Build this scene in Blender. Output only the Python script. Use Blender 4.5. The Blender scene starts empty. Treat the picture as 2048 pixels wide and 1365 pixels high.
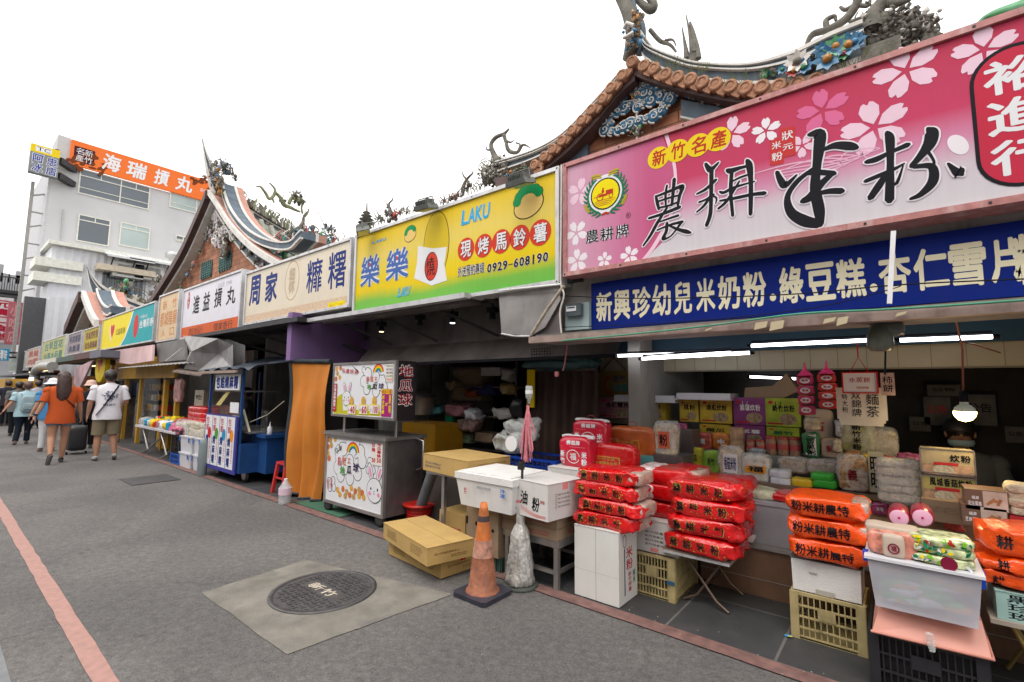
import bpy, math, random
import numpy as np
from mathutils import Vector, Matrix, noise as mnoise
from mathutils.bvhtree import BVHTree
sc = bpy.context.scene
COL = sc.collection
R = math.radians
# ---------- camera: solved from the photograph's vanishing points (X along the shopfronts, Y into the shops, Z up)
CX, CY, F, H = 1024.0, 682.5, 950.0, 1.45
def _d(px, py):
    v = np.array([px-CX, -(py-CY), -F], float); return v/np.linalg.norm(v)
_nx = _d(-150, 765); _Z = np.cross(_d(1850, 785), _nx); _Z /= np.linalg.norm(_Z)
if _Z[1] < 0: _Z = -_Z
_X = -_nx; _Y = np.cross(_Z, _X); CM = np.array([_X, _Y, _Z])
cam = bpy.data.cameras.new('camera'); camo = bpy.data.objects.new('camera', cam); COL.objects.link(camo)
mw = Matrix([list(CM[i]) + [0] for i in range(3)] + [[0, 0, 0, 1]]); mw.translation = (0, 0, H)
camo.matrix_world = mw
cam.sensor_width = 36; cam.lens = 36*F/2048; cam.clip_start = .05; cam.clip_end = 2000
sc.camera = camo
def ray(px, py): return CM @ np.array([px-CX, -(py-CY), -F], float)
def _h(r, t): return Vector((r[0]*t, r[1]*t, r[2]*t+H))
def fy(px, py, y): r = ray(px, py); return _h(r, y/r[1])
def fx(px, py, x): r = ray(px, py); return _h(r, x/r[0])
def gz(px, py, z=0): r = ray(px, py); return _h(r, (z-H)/r[2])
# ---------- light: bright overcast
w = bpy.data.worlds.new("World"); sc.world = w; w.use_nodes = True
nt = w.node_tree; bg = nt.nodes['Background']
sky = nt.nodes.new('ShaderNodeTexSky'); sky.sky_type = 'NISHITA'; sky.sun_disc = False
SUN_EL, SUN_AZ = R(58), R(-150)
sky.sun_elevation = SUN_EL; sky.sun_rotation = SUN_AZ; sky.air_density = 1.2; sky.dust_density = 8; sky.ozone_density = 1
hs = nt.nodes.new('ShaderNodeHueSaturation'); hs.inputs['Saturation'].default_value = .12
nt.links.new(sky.outputs[0], hs.inputs['Color'])
mx = nt.nodes.new('ShaderNodeMixRGB'); mx.inputs[0].default_value = .75; mx.inputs[2].default_value = (13.3, 13.1, 13., 1)
nt.links.new(hs.outputs[0], mx.inputs[1]); nt.links.new(mx.outputs[0], bg.inputs[0]); bg.inputs[1].default_value = .12
sl = bpy.data.lights.new('sun', 'SUN'); sl.energy = .9; sl.angle = R(25); sl.color = (1, .93, .84)
so = bpy.data.objects.new('sun', sl); COL.objects.link(so)
so.rotation_euler = Vector((-.15, .45, -.9)).to_track_quat('-Z', 'Y').to_euler()
sc.view_settings.view_transform = 'Standard'; sc.view_settings.look = 'None'; sc.view_settings.exposure = .52; sc.view_settings.gamma = 1
sc.cycles.max_bounces = 6; sc.cycles.diffuse_bounces = 4; sc.cycles.transparent_max_bounces = 8
sc.cycles.use_denoising = True
# ---------- materials
MATS = {}
def lin(c): return tuple(((x/255)/12.92 if x/255 <= .04045 else ((x/255+.055)/1.055)**2.4) for x in c)
def mat(name, c, rough=.6, metal=0, var=.12, scale=6, bump=0, bscale=40, dirt=0, dc=(.06, .05, .04), emit=0, trans=0, coat=0, dscale=2.5, alpha=1, spec=.5):
    """c: albedo, linear (floats) or 0-255 ints converted and kept under real-world albedo"""
    if name in MATS: return MATS[name]
    if max(c) > 1.001: c = tuple(min(.8, x) for x in lin(c))
    m = bpy.data.materials.new(name); m.use_nodes = True; MATS[name] = m
    N = m.node_tree.nodes; L = m.node_tree.links; b = N['Principled BSDF']
    b.inputs['Roughness'].default_value = rough; b.inputs['Metallic'].default_value = metal
    b.inputs['Base Color'].default_value = (*c, 1); b.inputs['Specular IOR Level'].default_value = spec
    if coat: b.inputs['Coat Weight'].default_value = coat; b.inputs['Coat Roughness'].default_value = .15
    if alpha < 1: b.inputs['Alpha'].default_value = alpha
    if trans: b.inputs['Transmission Weight'].default_value = trans
    if emit: b.inputs['Emission Color'].default_value = (*c, 1); b.inputs['Emission Strength'].default_value = emit
    tc = N.new('ShaderNodeTexCoord')
    out = None
    if var:
        n = N.new('ShaderNodeTexNoise'); n.inputs['Scale'].default_value = scale; n.inputs['Detail'].default_value = 6
        L.new(tc.outputs['Object'], n.inputs['Vector'])
        r = N.new('ShaderNodeValToRGB'); r.color_ramp.elements[0].position = .3; r.color_ramp.elements[1].position = .7
        r.color_ramp.elements[0].color = (*[x*(1-var) for x in c], 1); r.color_ramp.elements[1].color = (*[min(1, x*(1+var)) for x in c], 1)
        L.new(n.outputs[0], r.inputs[0]); out = r.outputs[0]
    if dirt:
        n = N.new('ShaderNodeTexNoise'); n.inputs['Scale'].default_value = dscale; n.inputs['Detail'].default_value = 9; n.inputs['Roughness'].default_value = .7
        mp = N.new('ShaderNodeMapping'); mp.inputs['Scale'].default_value = (1.6, 1.6, .6); L.new(tc.outputs['Object'], mp.inputs[0]); L.new(mp.outputs[0], n.inputs['Vector'])
        r = N.new('ShaderNodeValToRGB'); r.color_ramp.elements[0].position = .5; r.color_ramp.elements[0].color = (0, 0, 0, 1); r.color_ramp.elements[1].position = .78; r.color_ramp.elements[1].color = (dirt,)*3+(1,)
        L.new(n.outputs[0], r.inputs[0])
        mi = N.new('ShaderNodeMixRGB'); L.new(r.outputs[0], mi.inputs[0]); mi.inputs[2].default_value = (*dc, 1)
        if out: L.new(out, mi.inputs[1])
        else: mi.inputs[1].default_value = (*c, 1)
        out = mi.outputs[0]
    if out: L.new(out, b.inputs['Base Color'])
    if bump:
        n = N.new('ShaderNodeTexNoise'); n.inputs['Scale'].default_value = bscale; n.inputs['Detail'].default_value = 5
        L.new(tc.outputs['Object'], n.inputs['Vector'])
        bp = N.new('ShaderNodeBump'); bp.inputs['Strength'].default_value = bump; bp.inputs['Distance'].default_value = .02
        L.new(n.outputs[0], bp.inputs['Height']); L.new(bp.outputs[0], b.inputs['Normal'])
    return m
def ink(name, c, emit=0): return mat('ink_'+name, tuple(x*.86 for x in lin(c)), rough=.5, var=.04, scale=3, emit=emit, spec=.12)
def ramp_mat(name, axis, stops, rough=.4, lo=0., hi=1., wave=0):
    """printed gradient, object space axis between lo and hi"""
    m = bpy.data.materials.new(name); m.use_nodes = True; N = m.node_tree.nodes; L = m.node_tree.links; b = N['Principled BSDF']
    b.inputs['Roughness'].default_value = rough; b.inputs['Specular IOR Level'].default_value = .15
    tc = N.new('ShaderNodeTexCoord'); sp = N.new('ShaderNodeSeparateXYZ'); L.new(tc.outputs['Object'], sp.inputs[0])
    src = sp.outputs['XYZ'.index(axis)]
    if wave:
        n = N.new('ShaderNodeTexNoise'); n.inputs['Scale'].default_value = 1.2; L.new(tc.outputs['Object'], n.inputs['Vector'])
        a = N.new('ShaderNodeMath'); a.operation = 'MULTIPLY_ADD'; L.new(n.outputs[0], a.inputs[0]); a.inputs[1].default_value = wave; L.new(src, a.inputs[2]); src = a.outputs[0]
    mr = N.new('ShaderNodeMapRange'); mr.inputs['From Min'].default_value = lo; mr.inputs['From Max'].default_value = hi; L.new(src, mr.inputs[0])
    r = N.new('ShaderNodeValToRGB'); e = r.color_ramp.elements
    while len(e) < len(stops): e.new(.5)
    for k, (p, c) in enumerate(stops): e[k].position = p; e[k].color = (*[x*.84 for x in lin(c)], 1)
    L.new(mr.outputs[0], r.inputs[0])
    n2 = N.new('ShaderNodeTexNoise'); n2.inputs['Scale'].default_value = 2; n2.inputs['Detail'].default_value = 8; L.new(tc.outputs['Object'], n2.inputs['Vector'])
    mi = N.new('ShaderNodeMixRGB'); mi.blend_type = 'MULTIPLY'; mi.inputs[0].default_value = .12; L.new(r.outputs[0], mi.inputs[1]); L.new(n2.outputs[0], mi.inputs[2])
    n3 = N.new('ShaderNodeTexNoise'); n3.inputs['Scale'].default_value = 3; n3.inputs['Detail'].default_value = 6; mp = N.new('ShaderNodeMapping'); mp.inputs['Scale'].default_value = (9, 9, .5); L.new(tc.outputs['Object'], mp.inputs[0]); L.new(mp.outputs[0], n3.inputs['Vector'])
    m3 = N.new('ShaderNodeMixRGB'); m3.blend_type = 'MULTIPLY'; m3.inputs[0].default_value = .16; L.new(mi.outputs[0], m3.inputs[1]); L.new(n3.outputs[0], m3.inputs[2]); L.new(m3.outputs[0], b.inputs['Base Color']); L.new(n3.outputs[0], b.inputs['Roughness']); MATS[name] = m
    return m
# ---------- text
TX = {}
def glyph(s, bold=0):
    k = (s, bold)
    if k in TX: return TX[k]
    cu = bpy.data.curves.new('t', 'FONT'); cu.body = s; cu.size = 1; cu.resolution_u = 2; cu.fill_mode = 'FRONT'
    o = bpy.data.objects.new('t', cu); COL.objects.link(o)
    dg = bpy.context.evaluated_depsgraph_get(); me = bpy.data.meshes.new_from_object(o.evaluated_get(dg))
    v = [(p.co.x, p.co.y) for p in me.vertices]; f = [tuple(p.vertices) for p in me.polygons]
    bpy.data.objects.remove(o); bpy.data.curves.remove(cu); bpy.data.meshes.remove(me)
    if v and bold:
        nb = 8 if bold > .04 else 6; bv = [(a, b, 0) for a, b in v]; bf = list(f); n0 = len(v)
        for q in range(nb):
            t = 2*math.pi*q/nb+.3; bv += [(a+bold*math.cos(t), b+bold*math.sin(t), q+1) for a, b in v]; bf += [tuple(i+n0*(q+1) for i in p) for p in f]
        v = bv; f = bf
        xs = [p[0] for p in v]; ys = [p[1] for p in v]; x0, x1, y0, y1 = min(xs), max(xs), min(ys), max(ys)
        v = [((a-x0)/max(1e-6, x1-x0), (b-y0)/max(1e-6, y1-y0), q) for a, b, q in v]
    elif v:
        xs = [a for a, _ in v]; ys = [b for _, b in v]; x0, x1, y0, y1 = min(xs), max(xs), min(ys), max(ys)
        v = [((a-x0)/max(1e-6, x1-x0), (b-y0)/max(1e-6, y1-y0), 0) for a, b in v]
    TX[k] = (v, f); return TX[k]
# ---------- mesh builder
ORG = {}
class MB:
    def __init__(s, m=None): s.v = []; s.f = []; s.mi = []; s.ms = []; s.sm = []; s.cur = 0; s.smooth = False; s.T = None; (s.use(m) if m else None)
    def use(s, m):
        if m not in s.ms: s.ms.append(m)
        s.cur = s.ms.index(m); return s
    def add(s, vs, fs, smooth=None):
        n = len(s.v)
        for p in vs: s.v.append(tuple(s.T @ Vector(p)) if s.T else tuple(p))
        for f in fs: s.f.append(tuple(i+n for i in f)); s.mi.append(s.cur); s.sm.append(s.smooth if smooth is None else smooth)
        return s
    def box(s, x0, x1, y0, y1, z0, z1, taper=0, rz=0, c=None):
        t = taper
        vs = [(x0+t, y0+t, z0), (x1-t, y0+t, z0), (x1-t, y1-t, z0), (x0+t, y1-t, z0), (x0, y0, z1), (x1, y0, z1), (x1, y1, z1), (x0, y1, z1)]
        if rz:
            cx, cy = c or ((x0+x1)/2, (y0+y1)/2); q = math.cos(rz); k = math.sin(rz)
            vs = [(cx+(a-cx)*q-(b-cy)*k, cy+(a-cx)*k+(b-cy)*q, z) for a, b, z in vs]
        return s.add(vs, [(0, 3, 2, 1), (4, 5, 6, 7), (0, 1, 5, 4), (1, 2, 6, 5), (2, 3, 7, 6), (3, 0, 4, 7)], False)
    def quad(s, *p): return s.add(p, [tuple(range(len(p)))], False)
    def tube(s, pts, r, n=8, cap=True, smooth=True):
        pts = [Vector(p) for p in pts]; m = len(pts); rs = r if isinstance(r, (list, tuple)) else [r]*m
        vs = []; up = None
        for i, p in enumerate(pts):
            t = (pts[min(i+1, m-1)]-pts[max(i-1, 0)]).normalized()
            if up is None: up = Vector((0, 0, 1)) if abs(t.z) < .9 else Vector((1, 0, 0))
            a = t.cross(up).normalized(); b = a.cross(t).normalized(); up = b
            vs += [p + (a*math.cos(2*math.pi*k/n)+b*math.sin(2*math.pi*k/n))*rs[i] for k in range(n)]
        fs = [(i*n+k, i*n+(k+1) % n, (i+1)*n+(k+1) % n, (i+1)*n+k) for i in range(m-1) for k in range(n)]
        s.add(vs, fs, smooth)
        if cap: s.add([vs[k] for k in range(n)] + [vs[(m-1)*n+k] for k in range(n)], [tuple(range(n-1, -1, -1)), tuple(range(n, 2*n))], False)
        return s
    def bar(s, a, b, w, h=None):
        a = Vector(a); b = Vector(b); h = h or w; t = (b-a).normalized(); up = Vector((0, 0, 1)) if abs(t.z) < .95 else Vector((0, 1, 0))
        u = t.cross(up).normalized()*w/2; v = u.cross(t).normalized()*h/2
        vs = [p+q for p in (a, b) for q in (-u-v, u-v, u+v, -u+v)]
        return s.add(vs, [(0, 3, 2, 1), (4, 5, 6, 7), (0, 1, 5, 4), (1, 2, 6, 5), (2, 3, 7, 6), (3, 0, 4, 7)], False)
    def lathe(s, prof, c=(0, 0, 0), n=20, axis='z', smooth=True, sq=(1, 1)):
        vs = []
        for r, z in prof:
            for k in range(n):
                a = 2*math.pi*k/n; p = (r*math.cos(a)*sq[0], r*math.sin(a)*sq[1], z)
                if axis == 'y': p = (p[0], z, p[1])
                if axis == 'x': p = (z, p[0], p[1])
                vs.append((p[0]+c[0], p[1]+c[1], p[2]+c[2]))
        m = len(prof)
        fs = [(i*n+k, i*n+(k+1) % n, (i+1)*n+(k+1) % n, (i+1)*n+k) for i in range(m-1) for k in range(n)]
        s.add(vs, fs, smooth); s.add([vs[k] for k in range(n)]+[vs[(m-1)*n+k] for k in range(n)], [tuple(range(n-1, -1, -1)), tuple(range(n, 2*n))], False)
        return s
    def ball(s, c, r, n=10, sq=(1, 1, 1)):
        m = max(4, n//2+1); prof = [(max(.001, math.sin(math.pi*i/m))*r, -math.cos(math.pi*i/m)*r*sq[2]) for i in range(m+1)]
        return s.lathe(prof, c, n, sq=(sq[0], sq[1]))
    def prism(s, poly, y0, y1, plane='xz'):
        n = len(poly)
        g = {'xz': lambda a, b, y: (a, y, b), 'yz': lambda a, b, y: (y, a, b), 'xy': lambda a, b, y: (a, b, y)}[plane]
        vs = [g(a, b, y0) for a, b in poly]+[g(a, b, y1) for a, b in poly]
        return s.add(vs, [tuple(range(n)), tuple(range(2*n-1, n-1, -1))]+[(k, k+n, (k+1) % n+n, (k+1) % n) for k in range(n)], False)
    def puff(s, cx, cy, cz, lx, ly, lz, seed=0, wr=.012, n=10, e=4., crimp=0, rz=0):
        n = max(n, 12); e = max(e, 5.)
        """crinkled bag: superellipsoid box, ends pinched by crimp"""
        vs = []; m = n*2
        for i in range(n+1):
            th = math.pi*i/n-math.pi/2
            for k in range(m):
                ph = 2*math.pi*k/m
                pw = lambda q: math.copysign(abs(q)**(2/e), q)
                # long axis is x: latitude along x
                x = pw(math.sin(th)); rr = pw(math.cos(th)); y = pw(math.cos(ph))*rr; z = pw(math.sin(ph))*rr
                if crimp: z *= 1-crimp*abs(x)**4
                p = Vector((x*lx/2, y*ly/2, z*lz/2))
                q = mnoise.noise_vector(Vector((p.x*9+seed*7.3, p.y*9, p.z*12+seed*3.1)))*wr + mnoise.noise_vector(Vector((p.x*30+seed, p.y*30, p.z*30)))*wr*.6
                cr = abs(mnoise.noise(Vector((p.x*14+p.z*25+seed*3, p.y*8, p.z*9+p.x*12))))
                q -= Vector((0, p.y/ly, p.z/lz))*cr*wr*2.2
                p += q
                if rz: p = Vector((p.x*math.cos(rz)-p.y*math.sin(rz), p.x*math.sin(rz)+p.y*math.cos(rz), p.z))
                vs.append((p.x+cx, p.y+cy, p.z+cz))
        fs = [(i*m+k, i*m+(k+1) % m, (i+1)*m+(k+1) % m, (i+1)*m+k) for i in range(n) for k in range(m)]
        return s.add(vs, fs, True)
    def build(s, name, parent=None, world=True):
        me = bpy.data.meshes.new(name)
        o0 = ORG.get(parent.name, Vector((0, 0, 0))) if parent else Vector((0, 0, 0))
        me.from_pydata([(a-o0.x, b-o0.y, c-o0.z) for a, b, c in s.v], [], s.f)
        for m in s.ms: me.materials.append(m)
        me.polygons.foreach_set('material_index', s.mi); me.polygons.foreach_set('use_smooth', s.sm); me.update()
        o = bpy.data.objects.new(name, me); COL.objects.link(o)
        if parent: o.parent = parent; ORG[o.name] = o0
        return o
def tag(o, label=None, cat=None, group=None, kind=None):
    if label: o['label'] = label
    if cat: o['category'] = cat
    if group: o['group'] = group
    if kind: o['kind'] = kind
    return o
def thing(name, label, cat, loc=(0, 0, 0), group=None):
    o = bpy.data.objects.new(name, None); COL.objects.link(o); o.location = loc; o.empty_display_size = .1; ORG[o.name] = Vector(loc)
    return tag(o, label, cat, group)
def solo(mb, name, label, cat, group=None, loc=None):
    """a thing that is one mesh, origin at its base"""
    if loc is None:
        xs, ys, zs = zip(*s_min(mb)); loc = ((min(xs)+max(xs))/2, (min(ys)+max(ys))/2, min(zs))
    l = Vector(loc); mb.v = [(a-l.x, b-l.y, c-l.z) for a, b, c in mb.v]
    o = mb.build(name); o.location = l; ORG[o.name] = l
    return tag(o, label, cat, group)
def s_min(mb): return mb.v
def copy_tree(o, parent=None):
    c = o.copy(); COL.objects.link(c); c.parent = parent
    for ch in list(o.children): copy_tree(ch, c)
    return c
def place(o, loc, rz=0, label=None, group=None, sc_=None):
    o.location = loc; o.rotation_euler = (0, 0, rz)
    if label: o['label'] = label
    if group: o['group'] = group
    if sc_: o.scale = sc_ if isinstance(sc_, tuple) else (sc_,)*3
    return o
# ---------- flat art on a plane
class Art(MB):
    """plane with origin o, axes U, V and normal N; layers 0.6 mm apart; coordinates in (u, v) metres"""
    def __init__(s, o, U, V, step=.0006):
        super().__init__(); s.o = Vector(o); s.U = Vector(U).normalized(); s.V = Vector(V).normalized(); s.N = s.U.cross(s.V); s.step = step; s.lay = 1; s.warp = None; s.sub = 0
    def px(s, x, y):
        r = Vector(ray(x, y)); c = Vector((0, 0, H)); t = (s.o-c).dot(s.N)/r.dot(s.N); p = c+r*t-s.o
        return (p.dot(s.U), p.dot(s.V))
    def P(s, u, v, e=0):
        e += s.lay*s.step+s.sub*4e-5
        if s.warp: return s.warp(u, v, e)
        return s.o+s.U*u+s.V*v+s.N*e
    def poly(s, pts, m, px=False):
        s.use(m); s.sub = (s.sub+1) % 12
        if px: pts = [s.px(*p) for p in pts]
        a = sum(pts[i][0]*pts[(i+1) % len(pts)][1]-pts[(i+1) % len(pts)][0]*pts[i][1] for i in range(len(pts)))
        if a < 0: pts = pts[::-1]
        s.add([s.P(*p) for p in pts], [tuple(range(len(pts)))], False); return s
    def rect(s, u0, u1, v0, v1, m): return s.poly([(u0, v0), (u1, v0), (u1, v1), (u0, v1)], m)
    def pxrect(s, x0, yb, x1, yt, m):
        a = s.px(x0, yb); b = s.px(x1, yt); return s.rect(a[0], b[0], a[1], b[1], m)
    def oval(s, u, v, ru, rv, m, n=28, rot=0):
        c, k = math.cos(rot), math.sin(rot)
        return s.poly([(u+ru*math.cos(t)*c-rv*math.sin(t)*k, v+ru*math.cos(t)*k+rv*math.sin(t)*c) for t in [2*math.pi*i/n for i in range(n)]], m)
    def ring(s, u, v, ru, rv, w_, m, a0=0, a1=2*math.pi, n=32):
        return s.stroke([(u+ru*math.cos(a0+(a1-a0)*i/n), v+rv*math.sin(a0+(a1-a0)*i/n), w_) for i in range(n+1)], m, raw=True)
    def stroke(s, pts, m, px=False, raw=False, grow=0, k=1.):
        """brush stroke through (u, v, width) points"""
        if px:
            q = []
            for p in pts:
                a = s.px(p[0], p[1]); b = s.px(p[0], p[1]+p[2]); q.append((a[0], a[1], abs(a[1]-b[1])*k))
            pts = q
        if not raw and len(pts) > 2:
            o = []; P = [pts[0]]+list(pts)+[pts[-1]]
            for i in range(1, len(P)-2):
                for j in range(5):
                    t = j/5; a, b, c, d = P[i-1:i+3]
                    o.append(tuple(.5*((2*b[z])+(-a[z]+c[z])*t+(2*a[z]-5*b[z]+4*c[z]-d[z])*t*t+(-a[z]+3*b[z]-3*c[z]+d[z])*t**3) for z in range(3)))
            pts = o+[pts[-1]]
        pts = [(a, b, w_+grow*2) for a, b, w_ in pts]
        s.use(m); s.sub = (s.sub+1) % 12; L = []; Rr = []; n = len(pts)
        if not raw:   # round the ends
            a, b = pts[0], pts[1]; d = Vector((a[0]-b[0], a[1]-b[1])); d = d.normalized() if d.length else d
            pts = [(a[0]+d.x*a[2]*.45, a[1]+d.y*a[2]*.45, a[2]*.35)]+pts
            a, b = pts[-1], pts[-2]; d = Vector((a[0]-b[0], a[1]-b[1])); d = d.normalized() if d.length else d
            pts = pts+[(a[0]+d.x*a[2]*.45, a[1]+d.y*a[2]*.45, a[2]*.35)]; n = len(pts)
        for i in range(n):
            a = pts[max(0, i-1)]; b = pts[min(n-1, i+1)]; d = Vector((b[0]-a[0], b[1]-a[1])); d = d.normalized() if d.length > 0 else Vector((1, 0))
            q = Vector((-d.y, d.x))*max(1e-4, pts[i][2])/2
            L.append(s.P(pts[i][0]+q.x, pts[i][1]+q.y)); Rr.append(s.P(pts[i][0]-q.x, pts[i][1]-q.y))
        s.add(L+Rr, [(i+n, i+1+n, i+1, i) for i in range(n-1)], False); return s
    def text(s, t, u0, u1, v0, v1, m, bold=0, vert=False, sl=0, gap=.08):
        """each character fitted into its cell"""
        s.use(m); n = len(t); s.sub = 0
        if vert: cells = [(u0, u1, v1-(i+1)*(v1-v0)/n, v1-i*(v1-v0)/n) for i in range(n)]; 
        else: cells = [(u0+i*(u1-u0)/n, u0+(i+1)*(u1-u0)/n, v0, v1) for i in range(n)]
        for ch, (a, b, c, d) in zip(t, cells):
            if ch == ' ': continue
            g = gap*(d-c if vert else b-a)/2
            if vert: c += g; d -= g
            else: a += g; b -= g
            if ch in '.-一·~:': h = d-c; (c, d) = {'.': (c+.02*h, c+.16*h), '-': (c+.42*h, c+.5*h), '一': (c+.45*h, c+.55*h), '·': (c+.42*h, c+.58*h), '~': (c+.4*h, c+.6*h), ':': (c+.1*h, c+.8*h)}[ch]
            if ch in '.·:': q = (b-a)*.3; a += q; b -= q
            if ch in '1lI|': q = (b-a)*.33; a += q; b -= q
            v, f = glyph(ch, bold)
            s.add([s.P(a+x*(b-a)+sl*y*(d-c), c+y*(d-c), q*5e-5) for x, y, q in v], f, False)
        return s
    def pxt(s, t, x0, yb, x1, yt, m, bold=0, vert=False, sl=0, gap=.08):
        a = s.px(x0, yb); b = s.px(x1, yt); return s.text(t, a[0], b[0], a[1], b[1], m, bold, vert, sl, gap)
    def flower(s, x, y, r, m, rot=0, pw=.3):
        """five notched petals, radius r in photo px at (x, y)"""
        u, v = s.px(x, y); rr = abs(s.px(x, y+r)[1]-v); s.use(m)
        for k in range(5):
            a = rot+k*2*math.pi/5; c, q = math.cos(a), math.sin(a)
            pts = [(.12, 0), (.4, -pw*.8), (.72, -pw), (.95, -pw*.62), (1., -pw*.3), (.88, 0), (1., pw*.3), (.95, pw*.62), (.72, pw), (.4, pw*.8)]
            s.poly([(u+(a_*c-b_*q)*rr, v+(a_*q+b_*c)*rr) for a_, b_ in pts], m)
        return s
    def L(s, n): s.lay = n; return s
def art_y(y, x0=0, z0=0): return Art((x0, y, z0), (1, 0, 0), (0, 0, 1))
def art_x(x): return Art((x, 0, 0), (0, 1, 0), (0, 0, 1))
# ================= ground =================
# unseen shop row added behind the camera, keeps horizon sky off the stalls
t = bpy.data.objects.new('sky_blocker_row', None); COL.objects.link(t); tag(t, 'unseen row of low grey shops added across the lane to shade the stalls', 'shops')
mb = MB(mat('sky_blocker_wall', (.2, .18, .16), rough=.8, var=.3, scale=.8)); [mb.box(-60+k*8, -52.05+k*8, -9, -5, 0, 4.6+(k*37 % 5)*.25) for k in range(9)]; mb.build('wall', t)
mb = MB(mat('sky_blocker_shutter', (.1, .1, .11), rough=.5)); [mb.box(-59+k*8, -53+k*8, -5, -4.96, 0, 2.5) for k in range(9)]; mb.build('shutter', t)
def ground_mats():
    m = mat('asphalt', (.12, .116, .114), rough=.85, var=.2, scale=22, bump=.6, bscale=110)
    N = m.node_tree.nodes; L = m.node_tree.links; b = N['Principled BSDF']; src = b.inputs['Base Color'].links[0].from_socket
    tc = N.new('ShaderNodeTexCoord'); v = N.new('ShaderNodeTexVoronoi'); v.inputs['Scale'].default_value = 120; L.new(tc.outputs['Object'], v.inputs[0])
    r = N.new('ShaderNodeValToRGB'); r.color_ramp.elements[0].color = (.6, .59, .58, 1); r.color_ramp.elements[1].color = (1.4, 1.37, 1.34, 1); L.new(v.outputs['Color'], r.inputs[0])
    mi = N.new('ShaderNodeMixRGB'); mi.blend_type = 'MULTIPLY'; mi.inputs[0].default_value = .8; L.new(src, mi.inputs[1]); L.new(r.outputs[0], mi.inputs[2])
    n = N.new('ShaderNodeTexNoise'); n.inputs['Scale'].default_value = .7; n.inputs['Detail'].default_value = 8; L.new(tc.outputs['Object'], n.inputs[0])
    r2 = N.new('ShaderNodeValToRGB'); r2.color_ramp.elements[0].position = .42; r2.color_ramp.elements[0].color = (.84, .84, .84, 1); r2.color_ramp.elements[1].position = .6; r2.color_ramp.elements[1].color = (1.14, 1.12, 1.1, 1); L.new(n.outputs[0], r2.inputs[0])
    m2 = N.new('ShaderNodeMixRGB'); m2.blend_type = 'MULTIPLY'; m2.inputs[0].default_value = 1; L.new(mi.outputs[0], m2.inputs[1]); L.new(r2.outputs[0], m2.inputs[2]); v2 = N.new('ShaderNodeTexVoronoi'); v2.inputs['Scale'].default_value = 2.6; L.new(tc.outputs['Object'], v2.inputs[0]); r3 = N.new('ShaderNodeValToRGB'); r3.color_ramp.elements[0].position = .045; r3.color_ramp.elements[0].color = (.62, .62, .62, 1); r3.color_ramp.elements[1].position = .06; r3.color_ramp.elements[1].color = (1, 1, 1, 1); L.new(v2.outputs['Distance'], r3.inputs[0])
    v3 = N.new('ShaderNodeTexVoronoi'); v3.feature = 'DISTANCE_TO_EDGE'; v3.inputs['Scale'].default_value = .35; n4 = N.new('ShaderNodeTexNoise'); n4.inputs['Scale'].default_value = 1.5; n4.inputs['Detail'].default_value = 8; L.new(tc.outputs['Object'], n4.inputs[0]); L.new(n4.outputs['Color'], v3.inputs[0]); va = N.new('ShaderNodeVectorMath'); va.operation = 'ADD'; L.new(tc.outputs['Object'], va.inputs[0]); L.new(n4.outputs['Color'], va.inputs[1]); L.new(va.outputs[0], v3.inputs[0]); r4 = N.new('ShaderNodeValToRGB'); r4.color_ramp.elements[0].position = 0; r4.color_ramp.elements[0].color = (.82, .82, .82, 1); r4.color_ramp.elements[1].position = .006; r4.color_ramp.elements[1].color = (1, 1, 1, 1); L.new(v3.outputs['Distance'], r4.inputs[0])
    for rr in (r3, r4): q_ = N.new('ShaderNodeMixRGB'); q_.blend_type = 'MULTIPLY'; q_.inputs[0].default_value = 1; L.new(m2.outputs[0], q_.inputs[1]); L.new(rr.outputs[0], q_.inputs[2]); m2 = q_
    L.new(m2.outputs[0], b.inputs['Base Color'])
    m = mat('paving', (.05, .05, .053), rough=.6, var=.25, scale=2.5, dirt=.5, dc=(.09, .085, .075), bump=.15, bscale=60)
    N = m.node_tree.nodes; L = m.node_tree.links; b = N['Principled BSDF']; src = b.inputs['Base Color'].links[0].from_socket
    tc = N.new('ShaderNodeTexCoord'); bk = N.new('ShaderNodeTexBrick'); bk.offset = 0; L.new(tc.outputs['Object'], bk.inputs['Vector'])
    bk.inputs['Scale'].default_value = 1; bk.inputs['Brick Width'].default_value = .6; bk.inputs['Row Height'].default_value = .6; bk.inputs['Mortar Size'].default_value = .008
    bk.inputs['Color1'].default_value = (1, 1, 1, 1); bk.inputs['Color2'].default_value = (.8, .8, .8, 1); bk.inputs['Mortar'].default_value = (2.3, 2.2, 2.0, 1)
    mi = N.new('ShaderNodeMixRGB'); mi.blend_type = 'MULTIPLY'; mi.inputs[0].default_value = 1; L.new(src, mi.inputs[1]); L.new(bk.outputs[0], mi.inputs[2]); L.new(mi.outputs[0], b.inputs['Base Color'])
ground_mats()
KY = 2.97
S = lambda o: tag(o, kind='structure')
S(MB(mat('soil', (.07, .068, .065), rough=.9)).quad((-400, -300, -.02), (300, -300, -.02), (300, 400, -.02), (-400, 400, -.02)).build('ground'))
S(MB(MATS['asphalt']).quad((-120, -4.5, 0), (14, -4.5, 0), (14, KY, 0), (-120, KY, 0)).build('road'))
S(MB(MATS['paving']).quad((-120, KY, .004), (14, KY, .004), (14, 12, .004), (-120, 12, .004)).build('pavement'))
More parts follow.
